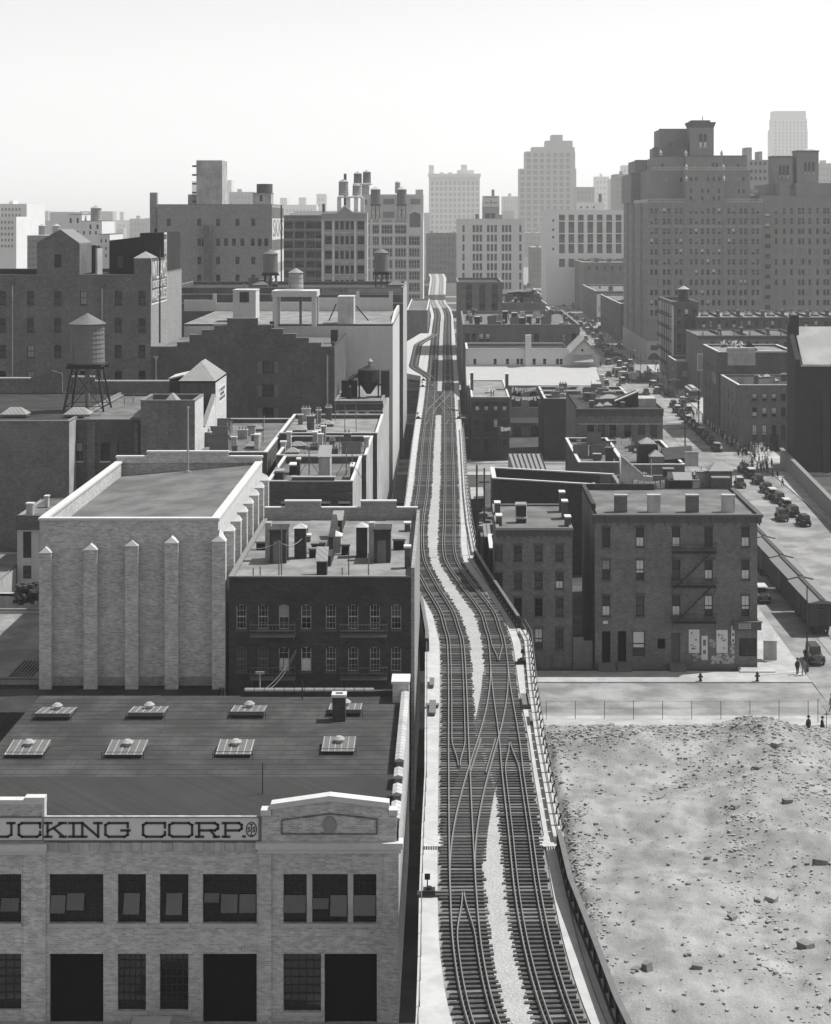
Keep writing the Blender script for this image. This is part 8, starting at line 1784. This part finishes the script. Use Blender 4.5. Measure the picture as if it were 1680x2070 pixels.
# ================================================================== motor cars, wagons, people, street furniture
mat('wood_boxcar', .045, .25, .6, streak=.2); mat('roof_boxcar', .17, .2, .4)
def car_proto(lab, closed=True, pale=False):
    """front points to -Y; origin on the ground at the middle"""
    t = thing('parked_car', lab, 'car', (0, 0, 0), 'cars parked along the avenue')
    P = 'paint_black'; L = dict(local=True)
    part('body', MB().prism([(-2.0, .45), (-2.0, .95), (-1.9, 1.05), (-.75, 1.12), (-.7, 1.12), (1.85, 1.12), (2.0, .95), (2.05, .45)], -.62, .62, axis='x'), P, t, **L)
    h = part('bonnet', MB().hexa([(-.42, -1.95, .95), (.42, -1.95, .95), (.55, -.72, 1.06), (-.55, -.72, 1.06)], [(-.3, -1.9, 1.12), (.3, -1.9, 1.12), (.42, -.72, 1.27), (-.42, -.72, 1.27)]), P, t, **L)
    part('radiator', MB().box(-.36, .36, -2.06, -1.97, .6, 1.15), 'metal_grey', t, **L)
    if closed:
        part('cabin', MB().hexa([(-.64, -.6, 1.1), (.64, -.6, 1.1), (.64, 1.75, 1.1), (-.64, 1.75, 1.1)], [(-.58, -.48, 1.72), (.58, -.48, 1.72), (.58, 1.66, 1.72), (-.58, 1.66, 1.72)]), P, t, **L)
        part('roof', MB().hexa([(-.62, -.62, 1.723), (.62, -.62, 1.723), (.6, 1.68, 1.723), (-.6, 1.68, 1.723)], [(-.5, -.5, 1.83), (.5, -.5, 1.83), (.46, 1.55, 1.85), (-.46, 1.55, 1.85)]), 'stucco' if pale else 'wood_boxcar', t, **L)
        part('windscreen', MB().hexa([(-.52, -.625, 1.2), (.52, -.625, 1.2), (.52, -.605, 1.2), (-.52, -.605, 1.2)], [(-.48, -.52, 1.66), (.48, -.52, 1.66), (.48, -.5, 1.66), (-.48, -.5, 1.66)]), 'glass_grey', t, **L)
        part('window', MB().hexa([(-.46, 1.755, 1.3), (.46, 1.755, 1.3), (.46, 1.775, 1.3), (-.46, 1.775, 1.3)], [(-.42, 1.69, 1.62), (.42, 1.69, 1.62), (.42, 1.71, 1.62), (-.42, 1.71, 1.62)]), 'glass_grey', t, **L)
        for s in (-1, 1):
            for a, b in ((-.4, .35), (.5, 1.3)):
                part('window', MB().hexa([(s*.645, a, 1.22), (s*.655, a, 1.22), (s*.655, b, 1.22), (s*.645, b, 1.22)], [(s*.595, a+.03, 1.65), (s*.605, a+.03, 1.65), (s*.605, b-.03, 1.65), (s*.595, b-.03, 1.65)]), 'glass_grey', t, **L)
    else:
        part('roof', MB().hexa([(-.66, -.55, 1.78), (.66, -.55, 1.78), (.66, 1.7, 1.78), (-.66, 1.7, 1.78)], [(-.58, -.45, 1.9), (.58, -.45, 1.9), (.58, 1.6, 1.92), (-.58, 1.6, 1.92)]), 'canvas' if pale else 'stucco', t, **L)
        for s in (-1, 1):
            for y in (-.5, .6, 1.6): part('pillar', MB().bar((s*.6, y, 1.1), (s*.6, y, 1.78), .05), P, t, **L)
        part('seat', MB().box(-.55, .55, .1, .35, 1.1, 1.5).box(-.55, .55, 1.3, 1.55, 1.1, 1.55), 'frame_dark', t, **L)
    for s in (-1, 1):
        for y in (-1.35, 1.35):
            w_ = part('wheel', MB(), P, t, **L)
            b = MB(); n = 14
            for k in range(n):
                a0, a1 = 2*math.pi*k/n, 2*math.pi*(k+1)/n
                xs_ = (s*.62, s*.78); ro, ri = .38, .26
                for x, f in ((xs_[0], 0), (xs_[1], 1)):
                    q = [(x, y+ro*math.cos(a0), .38+ro*math.sin(a0)), (x, y+ro*math.cos(a1), .38+ro*math.sin(a1)), (x, y+ri*math.cos(a1), .38+ri*math.sin(a1)), (x, y+ri*math.cos(a0), .38+ri*math.sin(a0))]
                    b.quad(q if f else q[::-1])
                b.quad([(xs_[0], y+ro*math.cos(a0), .38+ro*math.sin(a0)), (xs_[0], y+ro*math.cos(a1), .38+ro*math.sin(a1)), (xs_[1], y+ro*math.cos(a1), .38+ro*math.sin(a1)), (xs_[1], y+ro*math.cos(a0), .38+ro*math.sin(a0))])
            w_.data = b.mesh('wheel', ['rubber'])
            hb = MB(); m_ = len(hb.v)
            hb.prism([(y+.25*math.cos(k*.4488), .38+.25*math.sin(k*.4488)) for k in range(14)], s*.66, s*.74, axis='x'); o = part('rim', hb, 'metal_grey', w_, **L)
            fe = MB(); pts = []
            for k in range(7): a = math.pi*k/6; pts.append((y+.5*math.cos(a), .4+.5*math.sin(a)))
            for (ya, za), (yb_, zb_) in zip(pts, pts[1:]): fe.hexa([(s*.58, ya, za), (s*.84, ya, za), (s*.84, yb_, zb_), (s*.58, yb_, zb_)], [(s*.58, ya, za+.04), (s*.84, ya, za+.04), (s*.84, yb_, zb_+.04), (s*.58, yb_, zb_+.04)])
            part('fender', fe, P, t, **L)
        part('running_board', MB().box(s*.62, s*.84, -.85, .85, .36, .41) if s > 0 else MB().box(-.84, -.62, -.85, .85, .36, .41), P, t, **L)
        part('headlight', MB().prism([(s*.48+.12*math.cos(k*.7854), .98+.12*math.sin(k*.7854)) for k in range(8)], -2.05, -1.88), 'metal_grey', t, **L)
    part('bumper', MB().box(-.75, .75, -2.28, -2.22, .45, .55), 'metal_grey', t, **L)
    part('spare_wheel', MB().prism([(.36*math.cos(k*.5236), .85+.36*math.sin(k*.5236)) for k in range(12)], 2.06, 2.2), 'rubber', t, **L)
    return t
def truck_proto(lab, box='paint_grey'):
    t = thing('delivery_truck', lab, 'truck', (0, 0, 0), 'trucks on the avenue'); L = dict(local=True)
    part('chassis', MB().box(-.5, .5, -2.6, 2.7, .5, .75), 'iron', t, **L)
    part('bonnet', MB().hexa([(-.5, -2.7, .75), (.5, -2.7, .75), (.6, -1.4, .75), (-.6, -1.4, .75)], [(-.36, -2.65, 1.3), (.36, -2.65, 1.3), (.45, -1.4, 1.4), (-.45, -1.4, 1.4)]), 'paint_black', t, **L)
    part('cab', MB().box(-.85, .85, -1.39, -.3, .76, 2.15), 'paint_black', t, **L)
    part('windscreen', MB().box(-.7, .7, -1.42, -1.395, 1.4, 2.0), 'glass_grey', t, **L)
    part('cargo_box', MB().box(-1.0, 1.0, -.25, 2.9, .77, 2.6), box, t, **L)
    part('roof', MB().box(-1.05, 1.05, -.3, 2.95, 2.603, 2.7), 'stucco', t, **L)
    for s in (-1, 1):
        for y in (-1.9, 1.8): part('wheel', MB().prism([(y+.45*math.cos(k*.4488), .45+.45*math.sin(k*.4488)) for k in range(14)], s*.7, s*.95, axis='x'), 'rubber', t, **L)
        part('headlight', MB().prism([(s*.55+.13*math.cos(k*.7854), 1.1+.13*math.sin(k*.7854)) for k in range(8)], -2.75, -2.6), 'metal_grey', t, **L)
    return t
PC = [car_proto('black closed car'), car_proto('black open touring car', False, True), car_proto('dark car with pale roof', True, True)]
TR = truck_proto('dark truck'); TW = truck_proto('pale truck', 'canvas')
used = set()
def place(p, x, y, rz, lab, group=None, z=.03):
    if p.name not in used:
        used.add(p.name); p.location = (x, y, z); p.rotation_euler = (0, 0, rz); p['label'] = lab
        if group: p['group'] = group
        return p
    return dup(p, (x, y, z), rz, lab, group)
ORD = ['first', 'second', 'third', 'fourth', 'fifth', 'sixth', 'seventh', 'eighth', 'ninth', 'tenth', 'eleventh', 'twelfth', 'thirteenth', 'fourteenth', 'fifteenth']
r = random.Random(15)
near = [(1448, 912), (1436, 899), (1426, 889), (1416, 880), (1407, 871), (1399, 863), (1391, 855), (1384, 848), (1377, 841), (1369, 834)]
for i, (px, py) in enumerate(near):
    x, y = GP(px, py); place(PC[0 if i % 3 else 1], x, y, math.pi+.02, f'{"black closed car" if i % 3 else "pale topped touring car"} parked beside the crowd, {ORD[i]} car north of the crossing')
for i, (px, py, k) in enumerate([(1503, 955, 0), (1517, 966, 1), (1532, 978, 0), (1549, 995, 0), (1560, 1008, 1), (1574, 1016, 0), (1588, 1030, 1), (1602, 1043, 0), (1624, 1062, 0)]):
    x, y = GP(px, py); place(PC[k], x, y, math.pi+.05, f'{"black closed car" if k == 0 else "pale topped touring car"} by the garden wall, {ORD[i]} car south of the crossing')
for px, py, k, rz, lab in [(1580, 1052, 0, 0, 'dark car driving in the roadway between the boxcars and the cars by the garden wall'), (1496, 985, 2, 0, 'pale roofed car driving south just past the crossing'), (1545, 1160, 0, 0, 'dark car half hidden behind the corner tenement beside the boxcars'), (1541, 1215, 1, 0, 'car standing at the kerb just round the corner tenement'), (1646, 1338, 0, 0, 'black car standing near the corner with two men beside it')]:
    x, y = GP(px, py); place(PC[k], x, y, rz, lab)
ORD2 = ORD + ['sixteenth', 'seventeenth', 'eighteenth', 'nineteenth', 'twentieth'] + ['twenty '+o for o in ORD[:9]] + ['thirtieth']
far = [(1350, 800), (1337, 790), (1322, 783), (1300, 775), (1290, 762), (1276, 752), (1265, 745), (1253, 741), (1262, 731), (1247, 722), (1235, 714), (1222, 702), (1208, 703), (1216, 690), (1200, 682), (1189, 678), (1195, 668), (1185, 661), (1212, 668), (1178, 652), (1165, 645), (1158, 640), (1150, 630), (1160, 626), (1140, 620), (1132, 610), (1122, 600), (1140, 604), (1128, 590), (1112, 585)]
for i, (px, py) in enumerate(far):
    x, y = GP(px, py); k = [0, 2, 1, 0, 2][i % 5]
    nm = ['black closed car', 'black car with pale roof', 'pale topped touring car', 'black closed car', 'black car with pale roof'][i % 5]
    place(PC[k], x, y, r.choice([0, math.pi, 0, math.pi, .3, 1.57]), f'{nm} up the avenue, {ORD2[i]} north from the balcony apartments')
for px, py, t, rz, lab in [(1308, 768, TR, math.pi, 'dark truck standing before the balcony apartments'), (1283, 771, TW, math.pi, 'pale canvas covered truck among the cars before the white roofed hall'), (1250, 762, TW, 0, 'pale truck low beside the gable of the white roofed hall'), (1262, 770, TW, .2, 'pale truck just above the terrace roofs'), (1228, 722, TR, 0, 'dark truck in the middle of the avenue by the gable'), (1173, 662, TW, 0, 'pale truck far up the avenue')]:
    x, y = GP(px, py); place(t, x, y, rz, lab)
rf = random.Random(41); ps_ = []
while len(ps_) < 95:
    y = 430+820*rf.random()**1.6; x = ave(y)+rf.choice([-8, -5.5, -2.5, 1, 4.5, 7.5])+rf.uniform(-.5, .5)
    if any(abs(x-a) < 2.2 and abs(y-b) < 6 for a, b in ps_): continue
    ps_.append((x, y)); place(PC[rf.choice([0, 0, 1, 2])], x, y, rf.choice([0, math.pi]), 'small dark car among the far traffic scattered along the hazy avenue', 'far traffic on the avenue')
# boxcars of the street running freight train
def boxcar_proto():
    t = thing('boxcar', 'freight boxcar', 'boxcar', (0, 0, 0), 'boxcars of the street train'); L = dict(local=True)
    part('body', MB().box(-1.45, 1.45, -6.2, 6.2, 1.05, 3.7), 'wood_boxcar', t, **L)
    part('roof', MB().prism([(-1.6, 3.703), (1.6, 3.703), (1.6, 3.78), (0, 4.15), (-1.6, 3.78)], -6.35, 6.35), 'roof_boxcar', t, **L)
    part('running_board', MB().box(-.28, .28, -6.5, 6.5, 4.17, 4.22), 'sleeper', t, **L)
    part('door', MB().box(-1.52, -1.453, -1.1, 1.1, 1.1, 3.5), 'metal_dark', t, **L); part('door', MB().box(1.453, 1.52, -1.1, 1.1, 1.1, 3.5), 'metal_dark', t, **L)
    b = MB()
    for k in range(7): b.box(-.45, .45, -6.31, -6.203, 1.3+k*.36, 1.34+k*.36)
    part('ladder', b, 'iron', t, **L)
    for y in (-4.4, 4.4):
        o = part('truck_frame', MB().box(-.9, .9, y-1.2, y+1.2, .55, .9), 'iron', t, **L)
        for dy in (-.8, .8):
            for s in (-1, 1): part('wheel', MB().prism([(y+dy+.42*math.cos(k*.5236), .42+.42*math.sin(k*.5236)) for k in range(12)], s*.68, s*.82, axis='x'), 'iron', o, **L)
    part('coupler', MB().box(-.12, .12, -6.75, -6.21, .9, 1.1).box(-.12, .12, 6.21, 6.75, .9, 1.1), 'iron', t, **L)
    return t
bc = boxcar_proto()
for i, y in enumerate((262, 248.4, 234.8, 221.2, 207.6)):
    lab = f'dark boxcar with pale roof standing in the avenue, {["farthest", "second farthest", "middle", "second nearest", "nearest"][i]} of the freight train'
    x = ave(y)-5.6
    if i == 0: bc.location = (x, y, .05); bc['label'] = lab
    else: dup(bc, (x, y, .05), 0, lab)
# streetcar
x, y = GP(1408, 816); y += 2
sc = thing('streetcar', 'dark streetcar with pale clerestory roof and a lettered banner on its front', 'streetcar', (x, y, .05))
part('body', MB().box(x-1.3, x+1.3, y, y+11, .8, 1.9), 'paint_grey', sc); part('upper_body', MB().box(x-1.25, x+1.25, y+.05, y+10.95, 1.903, 3.0), 'metal_dark', sc)
part('roof', MB().prism([(x-1.45, 3.003), (x+1.45, 3.003), (x+1.3, 3.25), (x+.6, 3.4), (x-.6, 3.4), (x-1.3, 3.25)], y-.3, y+11.3), 'roof_white', sc); part('clerestory', MB().box(x-.6, x+.6, y+.6, y+10.4, 3.403, 3.75), 'roof_white', sc)
part('vent', MB().box(x-.64, x-.603, y+1, y+10, 3.45, 3.65), 'iron', sc)
for k in range(3): part('window', MB().box(x-1.1+k*.78, x-.45+k*.78, y-.03, y+.02, 1.95, 2.85), 'glass_grey', sc)
bn = part('banner', MB().box(x-1.25, x+1.25, y-.06, y-.03, 1.2, 1.85), 'sign_black', sc); lettering(bn, 'LENGET', .62, (x, y-.08, 1.53), 'S', 'sign_white', width=2.3)
for dy in (2.5, 8.5):
    for s in (-1, 1): part('wheel', MB().prism([(y+dy+.4*math.cos(k*.5236), .45+.4*math.sin(k*.5236)) for k in range(12)], x+s*.7, x+s*.85, axis='x'), 'iron', sc)
part('headlight', MB().prism([(x+.28*math.cos(k*.7854), .95+.2*math.sin(k*.7854)) for k in range(8)], y-.12, y-.003), 'sign_white', sc); part('fender', MB().box(x-1.1, x+1.1, y-.9, y-.003, .3, .4), 'iron', sc)
# ------------------------------------------------------------------ people: one skin-grown body per pose, shared by the copies
def body_mesh(name, pose, legs_m, top_m, split):
    s = pose.get('stride', .12); a = pose.get('arm', .05); lean = pose.get('lean', 0)
    V = [(0, 0, .95), (0, -lean*.4, 1.2), (0, -lean, 1.42), (0, -lean*1.1, 1.52), (0, -lean*1.2-.02, 1.66), (0, -lean*1.2-.02, 1.74),
         (-.19, -lean, 1.40), (-.27, a*.4, 1.14), (-.27, -a*2.2, .9), (-.28, -a*2.6, .80), (.19, -lean, 1.40), (.27, -a*.2, 1.14), (.27, a*1.6-.05, .9), (.28, a*1.6-.08, .80),
         (-.1, 0, .86), (-.11, -s, .48), (-.11, -s*.6, .09), (-.12, -s*.6-.17, .04), (.1, 0, .86), (.11, s*.6-.04, .48), (.11, s*1.5, .1), (.12, s*1.5-.15, .04)]
    E = [(0,1),(1,2),(2,3),(3,4),(4,5),(2,6),(6,7),(7,8),(8,9),(2,10),(10,11),(11,12),(12,13),(0,14),(14,15),(15,16),(16,17),(0,18),(18,19),(19,20),(20,21)]
    Rd = [(.16,.12),(.165,.12),(.17,.115),(.058,.058),(.095,.11),(.07,.08),(.07,.07),(.052,.052),(.04,.04),(.035,.045),(.07,.07),(.052,.052),(.04,.04),(.035,.045),(.1,.1),(.068,.068),(.05,.05),(.045,.04),(.1,.1),(.068,.068),(.05,.05),(.045,.04)]
    me = bpy.data.meshes.new(name); me.from_pydata(V, E, []); ob = bpy.data.objects.new(name, me); COL.objects.link(ob)
    md = ob.modifiers.new('skin', 'SKIN'); md.use_smooth_shade = True
    for i, v in enumerate(me.skin_vertices[0].data): v.radius = Rd[i]; v.use_root = (i == 0)
    ob.modifiers.new('sub', 'SUBSURF').levels = 1
    dg = bpy.context.evaluated_depsgraph_get(); out = bpy.data.meshes.new_from_object(ob.evaluated_get(dg)); bpy.data.objects.remove(ob)
    out.materials.clear()
    for m in (legs_m, top_m, 'skin', 'paint_black'): out.materials.append(MATS[m])
    for p in out.polygons:
        c = p.center; hand = c.z < .88 and abs(c.x) > .21
        p.material_index = 3 if c.z < .1 else 2 if (c.z > 1.53 or hand) else 1 if (c.z > split or abs(c.x) > .2) else 0
    return out
def person_proto(lab, pose, legs_m, top_m, hat=None, skirt=None, coat=None):
    t = thing('person', lab, 'person', (0, 0, 0), 'people on the avenue')
    part('body', body_mesh('body', pose, legs_m, top_m, .98), None, t, local=True)
    ln = pose.get('lean', 0)
    if hat: part('hat', MB().cyl(0, -ln*1.2-.02, 1.735, 1.755, .19, n=12).cyl(0, -ln*1.2-.02, 1.756, 1.87, .11, .1, n=12), hat, t, local=True)
    else: part('hair', MB().cyl(0, -ln*1.2+.0, 1.7, 1.8, .115, .06, n=10), 'suit', t, local=True)
    if skirt: part('skirt', MB().cyl(0, 0, .42, 1.05, .3, .17, n=14), skirt, t, local=True)
    if coat: part('jacket', MB().cyl(0, 0, .82, 1.0, .2, .175, n=12), coat, t, local=True)
    return t
PP = [person_proto('man in dark suit and hat', dict(stride=.06), 'suit', 'suit', 'suit', coat='suit'), person_proto('man in white shirt and straw hat', dict(stride=.14, arm=.08), 'suit', 'cloth_white', 'straw'),
      person_proto('woman in a pale dress', dict(stride=.05), 'cloth_white', 'cloth_white', 'straw', skirt='cloth_white'), person_proto('man in grey suit striding', dict(stride=.2, arm=.1, lean=.03), 'cloth_grey', 'cloth_grey', 'suit', coat='cloth_grey'),
      person_proto('woman in a dark dress', dict(stride=.04), 'suit', 'suit', None, skirt='suit'), person_proto('boy in white shirt', dict(stride=.1), 'cloth_grey', 'cloth_white', None)]
PN = ['man in dark suit and hat', 'man in white shirt and straw hat', 'woman in pale dress and pale hat', 'man in grey suit and dark hat', 'bareheaded woman in dark dress', 'bareheaded boy in white shirt']
pused = set()
def put_person(k, x, y, rz, lab, group):
    p = PP[k]; z = .15 if group != 'men in the roadway' else .03
    sc_ = .8 if k == 5 else 1
    if k not in pused:
        pused.add(k); p.location = (x, y, z); p.rotation_euler = (0, 0, rz); p['label'] = lab; p['group'] = group; p.scale = (sc_, sc_, sc_); return p
    return dup(p, (x, y, z), rz, lab, group, (sc_, sc_, sc_))
r = random.Random(99)
n = 0; pts = []
while n < 120:
    t = r.random(); px = 1425+95*t+r.uniform(-8, 34)*(1-.5*t); py = 862+58*t+r.uniform(-12, 14)
    if r.random() < .3: px, py = r.uniform(1470, 1560), r.uniform(905, 925)
    if px < 1418+ (py-850)*1.0: continue
    x, y = GP(px, py)
    if y > 356 and x > 61.4: y = r.uniform(352, 360.5) if False else y; x = min(x, 59.9) if y > 361 else x
    if any((x-a)**2+(y-b)**2 < .2 for a, b in pts): continue
    pts.append((x, y)); k = r.choice([0, 0, 0, 1, 2, 2, 3, 4, 5, 0]); put_person(k, x, y, r.uniform(0, 6.28), f'{PN[k]} in the crowd beside the parked cars', f'crowd: {PN[k]}'); n += 1
n = 0
while n < 22:
    px, py = r.uniform(1500, 1560), r.uniform(935, 960)
    x, y = GP(px, py)
    if any((x-a)**2+(y-b)**2 < .3 for a, b in pts): continue
    pts.append((x, y)); k = r.choice([0, 0, 1, 3, 2, 0]); put_person(k, x, y, r.uniform(0, 6.28), f'{PN[k]} walking over the crossing towards the garden wall', f'crossing: {PN[k]}'); n += 1
for px, py, k, rz, lab in [(1458, 918, 1, .5, 'man in white shirt alone in front of the parked cars by the crossing'), (1562, 968, 0, 1, 'left one of two dark men by the end of the garden wall'), (1572, 970, 0, 2, 'right one of two dark men by the end of the garden wall'), (1582, 985, 1, 2, 'man in white shirt on the sunny pavement by the garden wall'), (1660, 1025, 5, 2, 'boy in white shirt against the garden wall at the far right'),
    (1612, 1366, 0, .4, 'left one of two men standing beside the black car at the street corner'), (1625, 1368, 3, -.5, 'right one of two men standing beside the black car at the street corner'),
    (1402, 846, 0, 0, 'dark man standing on the bright side street in front of the streetcar'), (1409, 843, 0, 1, 'second dark man on the bright side street before the streetcar'), (1361, 838, 0, 0, 'dark figure at the front of the line of parked cars'), (1330, 776, 0, 0, 'dark man in the roadway before the balcony apartments'), (1338, 786, 0, 0, 'dark man beside the car in the roadway'), (1515, 782, 0, 0, 'x'), (1269, 736, 0, 0, 'figure on the pavement before the apartment block entrance'), (1283, 745, 2, 0, 'pale figure on the pavement before the apartment block entrance'), (1198, 668, 0, 0, 'dark figure crossing the bright side street far up the avenue')]:
    if lab == 'x': continue
    x, y = GP(px, py); put_person(k, x, y, rz, lab, 'men in the roadway' if 'road' in lab or 'street' in lab else 'people on the pavement')
for px, py, k, lab in [(1608, 1490, 0, 'left one of two dark figures by the fence at the right end of the lot'), (1636, 1492, 0, 'right one of two dark figures by the fence at the right end of the lot'), (1655, 1444, 3, 'figure walking on the pavement beyond the lot fence')]:
    x, y = GP(px, py); put_person(k, x+1.2, y, r.uniform(0, 3), lab, 'figures by the lot fence')
for q in range(110):
    y = r.uniform(400, 900); s_ = r.choice([-1, 1, 1]); x = ave(y)+s_*r.uniform(9.5, 13.5) if r.random() < .75 else ave(y)+r.uniform(-9, 9); k = r.choice([0, 0, 1, 2, 3, 4])
    put_person(k, x, y, r.uniform(0, 6), f'tiny {PN[k]} on the far stretch of the avenue', f'far pedestrians: {PN[k]}')
# hydrants, lamps, poles
for px, py, h, lab in [(1416, 1377, .85, 'slimmer dark hydrant on the sunny pavement in front of the corner tenement'), (1531, 1377, 1.0, 'stout dark hydrant nearest the street corner')]:
    x, y = GP(px, py, .15); t = thing('fire_hydrant', lab, 'hydrant', (x, y, .15), 'hydrants before the tenement')
    part('barrel', MB().cyl(x, y, .16, .16+h*.7, .13, .12, 10).cyl(x, y, .16+h*.7, .16+h*.78, .18, n=10), 'metal_dark', t); part('bonnet', MB().cyl(x, y, .16+h*.785, .16+h, .15, .04, 10), 'metal_dark', t)
    part('nozzle', MB().box(x-.26, x+.26, y-.06, y+.06, .16+h*.45, .16+h*.6), 'metal_dark', t); part('base', MB().cyl(x, y, .151, .22, .2, n=10), 'metal_dark', t)
def lamp(x, y, lab, h=6.5, globes=1):
    t = thing('street_lamp', lab, 'street lamp', (x, y, .15), 'street lamps on the avenue')
    part('base', MB().cyl(x, y, .15, 1.0, .22, .12, 10), 'iron', t); part('pole', MB().cyl(x, y, 1.0, h, .09, .06, 8), 'iron', t); part('arm', MB().tube([(x, y, h-.2), (x+.4, y, h+.3), (x+1.0, y, h+.3), (x+1.2, y, h)], .035, 6), 'iron', t)
    b = MB()
    for k in range(4): z0, z1 = h-.55+.14*k, h-.41+.14*k; b.cyl(x+1.2, y, z0, z1, (.1, .2, .22, .16)[k], (.2, .22, .16, .04)[k], 10)
    part('globe', b, 'cloth_white', t)
for px, py, lab in [(1275, 748, 'street lamp with white globe before the apartment block, left of the balcony apartments'), (1295, 758, 'street lamp on the pavement next to the balcony apartments'), (1351, 790, 'street lamp with bright globe by the awnings of the corner shop'), (1238, 700, 'street lamp with white globe further up the avenue by the row houses'), (1379, 850, 'street lamp at the corner of the side street by the parked cars')]:
    x, y = GP(px, py); lamp(x, y, lab)
x, y = GP(1385, 930, 0)
t = thing('utility_pole', 'tall bent pole rising behind the low tenement roofs west of the avenue', 'pole', (x, y, 0)); part('pole', MB().tube([(x, y, 0), (x, y, 7), (x-.2, y, 9), (x-.6, y, 10.5)], .13, 8), 'iron', t); part('crossarm', MB().box(x-.9, x+.9, y-.06, y+.06, 6.2, 6.35), 'iron', t)
x, y = GP(1625, 1362); t = thing('utility_pole', 'tall slender pole at the street corner beside the two men', 'pole', (x+.4, y+.3, .15)); part('pole', MB().cyl(x+.4, y+.3, .15, 9.2, .1, .06, 8), 'iron', t); part('base', MB().cyl(x+.4, y+.3, .15, .8, .18, n=8), 'iron', t)
# clothes reel, junk and the poles below the dark row
x, y = PX(524, 138), 138.5
t = thing('clothes_reel', 'slack washing lines tied to a stub post under the dark brick row', 'clothes line', (x, y, 10)); part('post', MB().cyl(x, y, 10.0, 12.0, .06, n=6).box(x-.35, x+.35, y-.04, y+.04, 12.0, 12.2), 'roof_white', t); part('line', MB().tube(sag((x, y, 10.6), (PX(600, Y1), Y1-.5, 13.2), .5), .02, 4).tube(sag((x, y, 10.5), (PX(600, Y1), Y1-.5, 13.0), .7), .02, 4), 'roof_white', t)
# car at the depot door
place(PC[0], *GP(322, 2128, 0), 1.6, 'dark car just showing its roof at the foot of the depot front')
